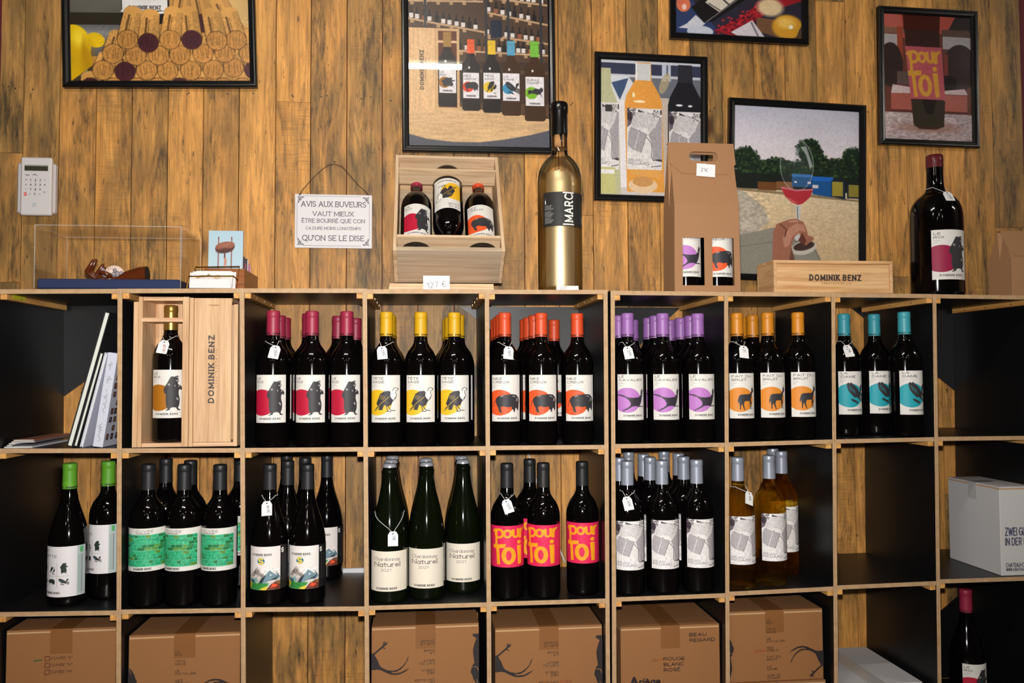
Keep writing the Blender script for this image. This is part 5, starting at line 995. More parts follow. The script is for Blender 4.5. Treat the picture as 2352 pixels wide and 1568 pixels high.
# ------------------------------------------------------------------ things on top of the shelving
def top_z(x, x2=None):
    """resting height on the shelving top between x and x2"""
    x2 = x if x2 is None else x2; z = 0
    for c, (l, r) in enumerate(CELLDIV):
        a, b = dx(l, ZT) - T / 2, dx(r, ZT) + T / 2
        if b >= x and a <= x2: z = max(z, shz(0, c, max(a, x)), shz(0, c, min(b, x2)))
    return z + .0003
def xat(px, z, Y):
    lo, hi = -2., 5.
    for _ in range(50):
        m = (lo + hi) / 2
        if pix((m, Y, z))[0] < px: lo = m
        else: hi = m
    return lo
def mmpx(x, Y, z=ZT): return float((np.array([x, Y, z]) - CAM) @ FWD) / F_PX      # metres per photo pixel there
ACRY = clearmat('acrylic_sheet', (1, 1, 1), 1.3, 0.02, .3); NAVY = plain('navy_cloth', (34, 46, 84), .85, bump=.2, bscale=900, var=.1)
# acrylic display case on a navy base
Yf = .02; x0 = at(78, 663, Yf)[0]; x1 = at(414.5, 663, Yf)[0]; zb = top_z(x0, x1) + .0002; zt_ = at(77, 516, Yf)[2]; Yb = .19
t = empty('display_case', (x0, Yf, zb), 0, 'clear acrylic display case with navy base, over a wooden mannequin hand', 'display case'); W_ = x1 - x0; Hh = zt_ - zb; dd = Yb - Yf; th = .003
MB().cbox(th + .001, W_ - th - .001, th + .001, dd - th - .001, 0, .0235, .003).build('base', NAVY, t)
for nm, b in (('front_panel', (0, W_, 0, th, 0, Hh - th)), ('back_panel', (0, W_, dd - th, dd, 0, Hh - th)), ('side_panel', (0, th, th, dd - th, 0, Hh - th)), ('side_panel', (W_ - th, W_, th, dd - th, 0, Hh - th)), ('top_panel', (0, W_, 0, dd, Hh - th, Hh))):
    MB().box(*b).build(nm, ACRY, t)
EDGE, et, eb = nt('edge_glint'); eb.inputs['Base Color'].default_value = (.9, .9, .92, 1); eb.inputs['Roughness'].default_value = .12
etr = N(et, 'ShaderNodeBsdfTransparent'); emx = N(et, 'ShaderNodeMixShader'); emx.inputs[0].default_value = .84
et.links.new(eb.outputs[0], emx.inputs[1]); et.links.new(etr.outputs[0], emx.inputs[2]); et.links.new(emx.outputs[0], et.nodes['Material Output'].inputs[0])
e_ = .0016  # whitish see-through strips: highlights painted along the case edges
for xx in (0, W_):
    for yy in (0, dd): MB().box(xx - e_ / 2, xx + e_ / 2, yy - e_ / 2, yy + e_ / 2, .001, Hh).build('edge_highlight', EDGE, t)
    MB().box(xx - e_ / 2, xx + e_ / 2, 0, dd, Hh - e_ / 2, Hh + e_ / 2).build('edge_highlight', EDGE, t)
for yy in (0, dd): MB().box(0, W_, yy - e_ / 2, yy + e_ / 2, Hh - e_ / 2, Hh + e_ / 2).build('edge_highlight', EDGE, t)
# wooden mannequin hand lying palm up
Yh = .105; hz = zb + .0238; s = mmpx(at(270, 630, Yh)[0], Yh); BRN = plain('glossy_dark_wood', (88, 40, 16), .14, spec=.6, coat=.4, var=.18, bscale=30)
hx0 = at(270, 640, Yh)[0]; H_ = lambda px, py, dy=0.0: ((px - 270) * s, dy, (640.5 - py) * s)
t = empty('mannequin_hand', (hx0, Yh, hz), 0, 'dark wooden mannequin hand lying palm up inside the clear case', 'mannequin hand')
fa = MB().tube([H_(336, 621), H_(320, 622), H_(300, 625.5), H_(282, 629), H_(266, 631.5)], [19 * s, 18.6 * s, 15.5 * s, 11.8 * s, 8.6 * s], 24, caps=False).build('forearm', BRN, t, smooth=True)
MB().tube([H_(335.4, 621), H_(334.6, 621)], [18.7 * s, 18.7 * s], 24).build('socket', plain('socket_dark', (24, 18, 14), .7), fa)
pm = MB(); n = 20
secs = [(268, 631.5, 8.6, 9), (262, 632.5, 8.0, 13), (254, 633.5, 7.2, 16), (247, 634.2, 6.2, 17), (243, 634.5, 4.5, 16)]
V = [(H_(px, py)[0], hw * s * math.cos(2 * math.pi * k / n), H_(px, py)[2] + hh * s * math.sin(2 * math.pi * k / n)) for px, py, hh, hw in secs for k in range(n)]
F = [(i * n + k, i * n + (k + 1) % n, (i + 1) * n + (k + 1) % n, (i + 1) * n + k) for i in range(len(secs) - 1) for k in range(n)] + [tuple(range(n))[::-1], tuple(range((len(secs) - 1) * n, len(secs) * n))]
mesh('palm', V, F, BRN, t, smooth=True, autos=60)
for k, (dy, kn, tipx, tipy, r_) in enumerate(((-12, (207, 617), 221, 592, 5.2), (-4, (211, 614), 224, 590, 5.4), (4, (222, 622), 236, 600, 5.2), (12, (226, 624), 238, 606, 4.6))):
    dy *= s; b0, b1, b2, b3 = H_(245, 634.5, dy), H_(228, 635.0, dy), H_(kn[0], kn[1], dy), H_(tipx, tipy, dy)
    f = empty('finger', (0, 0, 0)); f.parent = t; r1 = r_ * s
    for nm, pa, pb, ra, rb in (('phalanx', b0, b1, r1 * 1.12, r1 * 1.02), ('phalanx', b1, b2, r1 * 1.0, r1 * .95), ('phalanx', b2, b3, r1 * .95, r1 * .7)):
        pa, pb = np.array(pa), np.array(pb); e = (pb - pa) / np.linalg.norm(pb - pa)
        MB().tube([pa - e * ra * .55, pa - e * ra * .3, pa, pb, pb + e * rb * .5, pb + e * rb * .85], [ra * .4, ra * .85, ra, rb, rb * .8, rb * .3], 14).build(nm, BRN, f, smooth=True)
th_ = MB().tube([H_(262, 629, -13 * s), H_(252, 622, -18 * s), H_(243, 619, -20 * s), H_(238, 618, -20 * s)], [5.5 * s, 5.2 * s, 4.6 * s, 2 * s], 14).build('thumb', BRN, t, smooth=True)
# pale shell-and-stone ornament resting in the palm
t = empty('stone_ornament', (hx0 + (262 - 270) * s, Yh, hz + (640.5 - 626) * s), 0, 'pale shell ornament with grey stones lying on the wooden palm', 'ornament')
SHELL = plain('shell_pink', (226, 200, 186), .5, bump=.4, bscale=260, var=.12); STONE = plain('grey_crystal', (150, 142, 146), .25, var=.2, bscale=160)
R_ = 22 * s; m = MB(); nr = 22
V = [(0, -.002, .004)]; 
for k in range(nr + 1):
    a = math.pi * k / nr; q = R_ * (1 + (.06 if k % 2 else -.03)); V += [(q * .55 * math.cos(a), -.004, .004 + q * .55 * math.sin(a)), (q * math.cos(a), -.001 + .002 * (k % 2), .003 + q * math.sin(a)), (q * math.cos(a), .006, .003 + q * math.sin(a))]
F = []
for k in range(nr):
    i, j = 1 + 3 * k, 4 + 3 * k; F += [(0, i, j), (i, i + 1, j + 1, j), (i + 1, i + 2, j + 2, j + 1), (i + 2, 0, j + 2)]
mesh('shell_fan', V, F, SHELL, t, smooth=False)
for k, (x, z, r_) in enumerate(((-17, 4, 8), (-8, 0, 8.5), (1, 2, 7.5), (10, 4, 8), (18, 6, 6), (-22, 13, 5.5), (4, 13, 5.5))):
    rr = np.random.default_rng(k + 40); q = MB(); pr = [(.2, -1), (.75, -.6), (1, .0), (.8, .55), (.15, 1)]
    V = [(x * s + r_ * s * a * math.cos(6.283 * j / 7) * rr.uniform(.8, 1.1), -.006 + r_ * s * a * math.sin(6.283 * j / 7) * rr.uniform(.8, 1.1), z * s + r_ * s * b) for a, b in pr for j in range(7)]
    F = [(i * 7 + j, i * 7 + (j + 1) % 7, (i + 1) * 7 + (j + 1) % 7, (i + 1) * 7 + j) for i in range(4) for j in range(7)] + [tuple(range(7))[::-1], tuple(range(28, 35))]
    mesh('stone', V, F, STONE, t)
# brass wire card holder with white cards
BRASS = plain('brass_wire', (206, 156, 62), .22, 1.0); Y1, Y2 = .035, .075
pts1 = [at(428, 662, Y1), at(433.5, 634.5, Y1 + .01), at(536, 634, Y1 + .01), at(532, 662, Y1)]; pts2 = [at(441, 662, Y2), at(449, 613.5, Y2 + .018), at(550, 612, Y2 + .018), at(543, 662, Y2)]
zs_ = top_z(pts1[0][0], pts1[3][0]) + .0022
for P in (pts1, pts2):
    P[0][2] = zs_; P[3][2] = zs_
o0 = pts1[0].copy(); o0[2] -= .0022; t = empty('card_holder', tuple(o0), 0, 'brass wire card holder with white cards at the left of the top', 'card holder')
MB().tube([p - o0 for p in pts1 + pts1[:1]], .0019, 8).build('front_loop', BRASS, t, smooth=False); MB().tube([p - o0 for p in pts2 + pts2[:1]], .0019, 8).build('back_loop', BRASS, t)
for i in (0, 3): MB().tube([pts1[i] - o0, pts2[i] - o0], .0019, 8).build('base_bar', BRASS, t)
for i in (1, 2): MB().tube([pts1[i] - o0, (pts2[i] * .45 + pts2[3 if i == 2 else 0] * .55) - o0], .0016, 8).build('link_bar', BRASS, t)
WCARD = plain('white_card', (228, 224, 224), .6)
for k, (pl, pr_, ptop, lab) in enumerate(((434, 528, 624, 'white card with faint yellow sketch, front one in the brass holder'), (440, 532, 621, 'white card second in the brass holder'), (448, 529, 619.5, 'plain white card third in the brass holder, standing tallest'), (452, 540, 622, 'white card last in the brass holder'))):
    Y = Y1 + .009 + k * .007; a_, b_ = at(pl, 662, Y)[0], at(pr_, 662, Y)[0]; h_ = at(pl, ptop, Y + .012)[2] - zs_
    o = empty('greeting_card', (a_, Y, zs_ - .0015), 0, lab, 'card', 'white cards in the brass holder'); o.rotation_euler = (-.22, 0, 0)
    MB().box(0, b_ - a_, -.0006, .0006, 0, h_).build('card', WCARD, o)
    if k == 0:
        c = Cv(0, 0, 900, 340, 120); c.ell(170, 95, 28, 20, (200, 150, 70)); c.ell(410, 45, 26, 18, (130, 90, 50)); c.ell(600, 80, 80, 45, (238, 222, 190), .9); c.ell(280, 70, 60, 26, (240, 226, 200), .8); c.line([(130, 85), (175, 110), (290, 72), (410, 50), (600, 80)], 9, (206, 170, 110))
        grid('print', c, flat(b_ - a_, h_, 0, 0, -.0009), LBL, o, sparse=True)
# wooden postcard box
Y1 = .13; xr = at(561, 661, Y1)[0]; xl = at(468, 661, Y1)[0]; zb = top_z(xl, xr); lo = Y1
for k in range(200):
    if pix((xr, lo, zb))[0] > 592: break
    lo += .001
Y2 = min(lo, .31); hb = at(561, 617, Y1)[2] - zb; WBX = wood('varnished_box_wood', (150, 88, 38), (104, 56, 22), 'X', 1.0, .35)
t = empty('postcard_box', (xl, Y1, zb), 0, 'small varnished wooden box holding upright postcards behind the brass holder', 'box'); W_ = xr - xl; dd = Y2 - Y1
for nm, b in (('front_board', (0, W_, 0, .006, 0, hb)), ('back_board', (0, W_, dd - .006, dd, 0, hb)), ('side_board', (0, .006, .006, dd - .006, 0, hb)), ('side_board', (W_ - .006, W_, .006, dd - .006, 0, hb)), ('bottom_board', (.006, W_ - .006, .006, dd - .006, 0, .005))): MB().cbox(*b, .0008).build(nm, WBX, t)
c = Cv(265, 140, 1170, 1060, 170, (176, 202, 214)); c.grad(140, 1060, (170, 198, 212), (186, 208, 216)); bw = (112, 66, 52)
for x in (528, 872): c.line([(x, 260), (x, 1060)], 30, (150, 92, 84)); c.line([(x - 10, 320), (x - 10, 1060)], 8, (90, 52, 46)); c.ell(x - 2, 250, 17, 20, bw)
c.ell(698, 395, 256, 82, (86, 46, 34), rot=-5); c.ell(700, 368, 250, 62, (140, 84, 66), rot=-5); c.ell(720, 350, 180, 30, (160, 104, 84), .7, rot=-5, soft=30); c.ell(690, 440, 200, 36, (70, 38, 30), .8, rot=-4, soft=20); c.rect(675, 460, 715, 560, (96, 54, 46))
for i, (x, y, r_) in enumerate(((712, 570, 32), (715, 610, 36), (708, 650, 34), (712, 700, 44), (705, 760, 46), (755, 710, 22), (700, 820, 38), (745, 780, 20), (690, 880, 28), (685, 940, 24), (680, 1000, 20))): c.ell(x, y, r_, r_ * .9, (196, 130, 112) if i < 3 else (226, 186, 180), .9, soft=10)
a_, b_ = at(467, 612, Y1 + .012)[0], at(557, 612, Y1 + .012)[0]; zc_ = zb + .0055; xin = xl + .0065; wd = min(b_ - a_, W_ - .014)
def postcard(y, x, w_, h_, col, lab, lean=0., name='postcard', cv=None, thk=.003, rz=0.):
    o = empty(name, (x, y, zc_), rz, lab, 'postcard', 'postcards in the wooden box'); o.rotation_euler = (-lean, 0, rz)
    MB().box(0, w_, 0, thk, 0, h_).build('card', plain('card_%d%d%d' % col, col, .5), o)
    if cv: grid('print', cv, flat(w_, h_, 0, 0, -.0004), LBL, o)
h0 = at(500, 529, Y1 + .015)[2] - zc_
postcard(Y1 + .010, xin, wd, h0, (170, 196, 208), 'pale blue postcard with a wooden stand picture, front of the wooden box', .05, cv=c, thk=.006)
for k, (dy, ex, h_, col, lab) in enumerate(((.032, .0, .093, (60, 40, 46), 'dark brown postcard second in the wooden box'), (.047, .0, .078, (170, 70, 110), 'magenta postcard third in the wooden box'), (.060, .0, .092, (44, 46, 60), 'dark blue postcard fourth in the wooden box'), (.074, .0, .090, (214, 200, 198), 'off-white postcard fifth in the wooden box'), (.090, .0, .084, (176, 96, 130), 'rose postcard sixth in the wooden box'), (.104, .0, .080, (206, 150, 176), 'pale pink postcard at the back of the wooden box'))):
    if Y1 + dy < Y2 - .012: postcard(Y1 + dy, xin + .001, W_ - .0145, h_, col, lab, .04)

# ------------------------------------------------------------------ tilted pine crate with three bottles
CRW = wood('crate_pine', (226, 196, 160), (190, 152, 112), 'X', .7, .6, 1.0); CRV = wood('crate_pine_upright', (226, 196, 160), (190, 152, 112), 'Z', .7, .6, 1.0); CRG = wood('crate_pine_grey', (196, 176, 150), (166, 142, 114), 'X', .6, .6)
Yc = .034; P0 = at(1032.5, 575, Yc); P1 = at(1027.5, 358, .232); th_c = math.atan2(P1[1] - P0[1], P1[2] - P0[2]); LC = math.hypot(P1[1] - P0[1], P1[2] - P0[2]); WC = .277; DC = .122; bt = .009
crate = empty('wine_crate', tuple(P0), 0, 'pale pine crate tilted back against the wall with three bottles', 'crate'); crate.rotation_euler = (-th_c, 0, 0)
MB().cbox(-WC / 2 + bt, WC / 2 - bt, 0, DC, 0, bt + .003, .0006).build('bottom_board', CRG, crate); MB().cbox(-WC / 2 + bt, WC / 2 - bt, 0, DC, LC - bt, LC, .0006).build('top_board', CRW, crate)
for sx in (-1, 1): MB().cbox(min(sx * WC / 2, sx * (WC / 2 - bt)), max(sx * WC / 2, sx * (WC / 2 - bt)), 0, DC, 0, LC, .0006).build('side_board', CRV, crate)
for k in range(2): MB().cbox(-WC / 2 + bt, WC / 2 - bt, DC - .006, DC, bt + .003 + k * (LC - 2 * bt - .003) / 2 + .0004, bt + .003 + (k + 1) * (LC - 2 * bt - .003) / 2 - .0004, .0005).build('back_board', CRG, crate)
bx = [xat(px, P0[2] + .2, .2) - P0[0] for px in (956.5, 1029, 1096)]; yb_ = .060; bx = [bx[1] - .0840, bx[1], bx[1] + .0840]
for zz in (.046, .292):
    arcs = []; y_n = .052
    pts = [(WC / 2 - bt - .0003, .0006), (WC / 2 - bt - .0003, y_n)]
    for k, b in list(enumerate(bx))[::-1]:
        rn = .0412 if (k == 1) == (zz > .1) else .0168
        a0 = -math.asin(max(-1, min(1, (yb_ - y_n) / rn)))
        pts += [(b + rn * math.cos(a), yb_ + rn * math.sin(a)) for a in np.linspace(a0, -math.pi - a0, 14)]
    pts += [(-WC / 2 + bt + .0003, y_n), (-WC / 2 + bt + .0003, .0006)]
    n = len(pts); V = [(x, y, zz) for x, y in pts] + [(x, y, zz + .007) for x, y in pts]
    mesh('divider_slat', V, [tuple(range(n))[::-1], tuple(range(n, 2 * n))] + [(i, (i + 1) % n, n + (i + 1) % n, n + i) for i in range(n)], CRW, crate)
Mc = Matrix.Translation(P0) @ Matrix.Rotation(-th_c, 4, 'X')
for k, (kind, flip, lab) in enumerate((('bear', 0, 'crimson-capped bear-label bottle lying in the tilted pine crate, left'), ('vulture', 1, 'upside-down vulture-label bottle in the middle of the tilted pine crate'), ('boar', 0, 'orange-capped boar-label bottle lying in the tilted pine crate, right'))):
    o = copy_tree(proto(kind)); tag(o, lab, 'wine bottle', 'bottles in the tilted pine crate')
    z = bt + .0035; Mb = Matrix.Translation((bx[k], yb_, z)) @ Matrix.Rotation((.12, 0, -.02)[k], 4, 'Z')
    if flip: Mb = Matrix.Translation((bx[k], yb_, LC - bt - .0006)) @ Matrix.Rotation(math.pi, 4, 'Y') @ Matrix.Rotation(.1, 4, 'Z')
    o.matrix_world = Mc @ Mb
xL, xR = at(894, 655, .05)[0], at(1133, 655, .05)[0]; zb = top_z(xL, xR); brd = wood('lid_board_pine', (222, 186, 144), (190, 146, 104), 'X', 1.0)
for k in range(2):
    o = tag(MB().cbox(0, xR - xL - .002 * k, 0, .16, 0, .0078, .0006).build('lid_board', brd), ('thin pine board lying lowest under the tilted crate', 'thin pine board lying on another under the tilted crate')[k], 'board', 'thin boards under the tilted crate'); o.location = (xL + .001 * k, .026 + .002 * k, zb + .0081 * k)
def shelf_card(pl, pr_, pt, Y, txt, lab, lean=.25, rot=0, hh=.4):
    xa, xb = at(pl, pt, Y)[0], at(pr_, pt, Y)[0]; zb = top_z(xa, xb); h_ = at(pl, pt, Y + .006)[2] - zb; o = empty('price_card', (xa, Y, zb), 0, lab, 'price card', 'handwritten price cards on the shelving top'); o.rotation_euler = (-lean, 0, 0)
    MB().box(0, xb - xa, 0, .0008, 0, h_ * 1.02).build('card', CARD, o); W_ = xb - xa
    c = Cv(0, 0, W_, h_, 90); c.text(txt, W_ * .16, h_ * .92, h_ * hh, (140, 136, 140), .07, .9, .3, rot=-6); grid('print', c, flat(W_, h_, 0, 0, -.0004), LBL, o, sparse=True)
shelf_card(972, 1033, 632, .008, '127 €', 'white card with handwritten price standing before the tilted crate')
shelf_card(1278, 1329, 656, .010, '300.-', 'small white price card at the foot of the tall golden bottle', .3, hh=.7)

# ------------------------------------------------------------------ tall clear bottle of golden spirit
Yb = .085; xm = xat(1286, ZT + .2, Yb); zb = top_z(xm - .06, xm + .06); k_ = mmpx(xm, Yb, ZT + .2); cs = k_ / 3.267 * 1.0
H0 = at(1286, 237, Yb)[2] - zb; cs = H0 / (1452 - 55)
pf = [(150, 1440), (158, 1452), (161, 1440), (161, 640), (158, 600), (150, 560), (135, 525), (112, 490), (85, 462), (66, 448), (60, 430), (58, 360), (56, 120)]
outer = [(.02, .006)] + [(r * cs, (1452 - y) * cs) for r, y in pf]; outer[1] = (150 * cs, 0.0); outer[2] = (158 * cs, .004); outer[3] = (161 * cs, .012)
t = empty('spirit_bottle', (xm, Yb, zb), 0, 'tall clear bottle of golden spirit with black wax top and black label', 'bottle')
def goldspirit():
    m, t, b = nt('golden_spirit'); b.inputs['Base Color'].default_value = (1.0, .80, .48, 1); b.inputs['Metallic'].default_value = .9; b.inputs['Roughness'].default_value = .4
    tr = N(t, 'ShaderNodeBsdfTransparent'); tr.inputs[0].default_value = (1, .9, .66, 1); mx = N(t, 'ShaderNodeMixShader'); mx.inputs[0].default_value = .45
    t.links.new(b.outputs[0], mx.inputs[1]); t.links.new(tr.outputs[0], mx.inputs[2]); t.links.new(mx.outputs[0], t.nodes['Material Output'].inputs[0]); return m
CLG = clearmat('clear_bottle_glass', (.97, .98, .97), 1.52, 0.0, 1.0)
MB().lathe(outer, 48).build('glass', CLG, t, smooth=True, autos=60)
liq = [(r * cs * .955, (1452 - y) * cs) for r, y in pf[3:7]]; liq = [(.02, .012), (150 * cs, .0125), (154 * cs, .018)] + [(154 * cs, (1452 - 660) * cs), (152 * cs, (1452 - 610) * cs), (146 * cs, (1452 - 592) * cs)]
GOLDL = goldspirit(); MB().lathe(liq, 48).build('spirit', GOLDL, t, smooth=True, autos=40)
WAX = plain('black_wax', (14, 13, 13), .22, spec=.6)
MB().lathe([(.059 * 0 + 60 * cs, (1452 - 300) * cs), (62 * cs, (1452 - 280) * cs), (60 * cs, (1452 - 140) * cs), (65 * cs, (1452 - 128) * cs), (66 * cs, (1452 - 72) * cs), (58 * cs, (1452 - 57) * cs), (.001, (1452 - 55) * cs)], 36).build('wax_seal', WAX, t, smooth=True, autos=50)
MB().tube([(0, -63 * cs, (1452 - 300) * cs), (.002, -62 * cs, (1452 - 340) * cs), (.003, -61 * cs, (1452 - 400) * cs)], [.004, .0026, .001], 8).build('wax_drip', WAX, t, smooth=True)
MB().lathe([(52 * cs, (1452 - 380) * cs), (52 * cs, (1452 - 300) * cs)], 24).build('cork', plain('cork', (190, 140, 90), .8, var=.2), t, smooth=True)
grid('label', marc_label(), wrap(161 * cs + .0004, 2.15, (1452 - 990) * cs, (1452 - 745) * cs, .1), LBL, t)

# ------------------------------------------------------------------ kraft paper bottle carriers
KRAFT = plain('kraft_corrugated', (164, 120, 82), .75, bump=.25, bscale=700, var=.06)
def kraft_bag(xl, xr, Yb_, dp, Hb, label, windows=(), hole=None, flapfrac=.2, top=None):
    """front panel leans back to a ridge; windows as (x0, x1, z0, z1) fractions of the panel"""
    zb = top_z(xl, xr); W_ = xr - xl; t = empty('kraft_bag', (xl, Yb_, zb), 0, label, 'bottle bag', 'kraft paper bottle bags'); ly = lambda z: dp * .42 * max(0, (z / Hb - .57) / .43); ti = .0
    inx = lambda z: W_ * .02 * z / Hb
    xs_ = sorted({0, 1} | {v for w_ in windows for v in w_[:2]}); zs_ = sorted({0, .57, 1} | {v for w_ in windows for v in w_[2:]} | ({hole[2], hole[3]} if hole else set())); 
    if hole: xs_ = sorted(set(xs_) | {hole[0], hole[1]})
    m = MB()
    for ia in range(len(xs_) - 1):
        for ib in range(len(zs_) - 1):
            cx, cz = (xs_[ia] + xs_[ia + 1]) / 2, (zs_[ib] + zs_[ib + 1]) / 2
            if any(w_[0] < cx < w_[1] and w_[2] < cz < w_[3] for w_ in list(windows) + ([hole] if hole else [])): continue
            V = []
            for off in (0, .0015):
                for z in (zs_[ib], zs_[ib + 1]):
                    for x in (xs_[ia], xs_[ia + 1]):
                        zz = z * Hb; V.append((inx(zz) + x * (W_ - 2 * inx(zz)), ly(zz) + off, zz))
            m.add(V, [(0, 1, 3, 2), (4, 6, 7, 5), (0, 4, 5, 1), (2, 3, 7, 6), (0, 2, 6, 4), (1, 5, 7, 3)])
    m.build('front_panel', KRAFT, t)
    yb2 = lambda z: dp - dp * .42 * max(0, (z / Hb - .57) / .43)
    for sx in (0, 1):
        V = []; zz_ = [0, .57 * Hb, Hb * .985]
        for z in zz_:
            x = inx(z) if not sx else W_ - inx(z); mid = (ly(z) + yb2(z)) / 2; ind = (.0 if z < .58 * Hb else .012) * (1 if not sx else -1)
            V += [(x, ly(z) + .002, z), (x + ind, mid, z), (x, yb2(z) - .001, z)]
        mesh('side_gusset', V, [f if not sx else f[::-1] for i in range(2) for f in ((i * 3, i * 3 + 3, i * 3 + 4, i * 3 + 1), (i * 3 + 1, i * 3 + 4, i * 3 + 5, i * 3 + 2))], KRAFT, t)
    V = []
    for z in (0, .57 * Hb, Hb): V += [(inx(z), yb2(z), z), (W_ - inx(z), yb2(z), z)]
    hb_ = MB()
    for i in range(2):
        q = V[2 * i:2 * i + 2] + V[2 * i + 2:2 * i + 4]
        if i == 1 and hole:
            for xa, xb, za, zb2 in ((0, 1, .57, hole[2]), (0, hole[0], hole[2], hole[3]), (hole[1], 1, hole[2], hole[3]), (0, 1, hole[3], 1)):
                P = [(inx(z * Hb) + x * (W_ - 2 * inx(z * Hb)), yb2(z * Hb), z * Hb) for z in (za, zb2) for x in (xa, xb)]; P2 = [(x, y + .0012, z) for x, y, z in P]
                hb_.add(P + P2, [(0, 1, 3, 2), (4, 6, 7, 5), (0, 4, 5, 1), (2, 3, 7, 6), (0, 2, 6, 4), (1, 5, 7, 3)])
        else:
            P2 = [(x, y + .0012, z) for x, y, z in q]; hb_.add(q + P2, [(0, 1, 3, 2), (4, 6, 7, 5), (0, 4, 5, 1), (2, 3, 7, 6), (0, 2, 6, 4), (1, 5, 7, 3)])
    hb_.build('back_panel', KRAFT, t)
    # top flap folded over the front with cut corners
    z1 = Hb + .0015; z0 = Hb * (1 - flapfrac); zc1 = z0 + .028
    outl = [(-.001, z1), (-.001, zc1), (W_ * .16, z0), (W_ * .86, z0), (W_ + .001, zc1), (W_ + .001, z1)]
    fy = lambda z: ly(z) - .0022
    def sheet(pl, nm):
        n = len(pl); V = [(x, fy(z), z) for x, z in pl] + [(x, fy(z) + .0016, z) for x, z in pl]
        return V, [tuple(range(n))[::-1], tuple(range(n, 2 * n))] + [(i, (i + 1) % n, n + (i + 1) % n, n + i) for i in range(n)]
    m = MB()
    if hole:
        hx0_, hx1_, hz0, hz1 = hole[0] * W_, hole[1] * W_, hole[2] * Hb, hole[3] * Hb; hm = (hz0 + hz1) / 2; r_ = (hz1 - hz0) / 2; cl = hx0_ + r_; cr = hx1_ - r_
        rnd_b = [(cl, hm)] and [(cl + r_ * math.cos(a), hm + r_ * math.sin(a)) for a in np.linspace(math.pi, 1.5 * math.pi, 6)] + [(cr + r_ * math.cos(a), hm + r_ * math.sin(a)) for a in np.linspace(1.5 * math.pi, 2 * math.pi, 6)]
        rnd_t = [(cr + r_ * math.cos(a), hm + r_ * math.sin(a)) for a in np.linspace(0, .5 * math.pi, 6)] + [(cl + r_ * math.cos(a), hm + r_ * math.sin(a)) for a in np.linspace(.5 * math.pi, math.pi, 6)]
        m.add(*sheet([(-.001, hm)] + [(-.001, zc1), (W_ * .16, z0), (W_ * .86, z0), (W_ + .001, zc1), (W_ + .001, hm)] + rnd_b[::-1], ''))
        m.add(*sheet([(W_ + .001, hm), (W_ + .001, z1), (-.001, z1), (-.001, hm)] + rnd_t[::-1], ''))
    else: m.add(*sheet(outl, ''))
    m.build('flap', KRAFT, t)
    MB().box(0, W_, ly(Hb) - .002, yb2(Hb) + .001, Hb + .0002, Hb + .0018).build('ridge', KRAFT, t)
    MB().box(.001, W_ - .001, .002, dp - .001, .0002, .0016).build('bottom_panel', KRAFT, t)
    return t
Y0 = .004; xl, xr = at(1549.7, 667, Y0)[0], at(1701.6, 669, Y0)[0]; zb = top_z(xl, xr); Hb = at(1612, 331, Y0 + .04)[2] - zb; dp = .092
W_ = xr - xl; fz = lambda py: (at(1600, py, Y0)[2] - zb) / Hb; fx = lambda px: (at(px, 600, Y0)[0] - xl) / W_
wins = ((fx(1567.6), fx(1618), fz(655), fz(545.5)), (fx(1636.5), fx(1687), fz(655), fz(545.5)))
kb = kraft_bag(xl, xr, Y0, dp, Hb, 'brown kraft bag with handle hole, two bottles showing through its windows', wins, (.30, .745, 1 - .125, 1 - .058), .215)
bp = dict(glass=DARKGL, prof=BORD, R=.0405, z0=.036, z1=.150, ang=1.95)
PROTO['bagphe'] = bottle_proto(capcol=(158, 106, 176), cv=phe_label(), **bp); PROTO['bagboar'] = bottle_proto(capcol=(218, 78, 38), cv=boar_label(), **bp)
for kd, xx, lab in (('bagphe', xl + W_ / 2 - .0412, 'pheasant-label bottle inside the kraft bag, behind its left window'), ('bagboar', xl + W_ / 2 + .0412, 'boar-label bottle inside the kraft bag, behind its right window')):
    o = PROTO[kd]; o.location = (xx, Y0 + .0465, zb + .0018); tag(o, lab, 'wine bottle', 'bottles inside the kraft bag'); o.rotation_euler = (0, 0, -.12 if kd == 'bagphe' else .0)
a_, b_ = at(1597, 376, Y0 + .02), at(1640, 406, Y0 + .02); o = empty('price_card', (a_[0], Y0 + dp * .30 - .0145, b_[2]), 0, 'white price card hanging from the handle hole of the kraft bag', 'price card', 'handwritten price cards on the shelving top'); o.rotation_euler = (-.05, .06, 0)
W2, h2 = b_[0] - a_[0], a_[2] - b_[2]; MB().box(0, W2, -.0004, .0004, 0, h2).build('card', CARD, o); c = Cv(0, 0, W2, h2, 60); c.text('31€', W2 * .22, h2 * .62, h2 * .28, (170, 166, 170), .09, .9, .3); grid('print', c, flat(W2, h2, 0, 0, -.0008), LBL, o, sparse=True)
MB().tube([(W2 * .45, .0, h2), (W2 * .45, .014, h2 + .006), (W2 * .45, .024, h2 + .002)], .0012, 6).build('hook', STR, o)
xl2 = at(2324, 676, .012)[0]; kraft_bag(xl2, xl2 + .092, .012, .085, at(2318, 532, .05)[2] - top_z(xl2), 'plain brown kraft bag cut off by the right edge of the photo', (), None, .4)

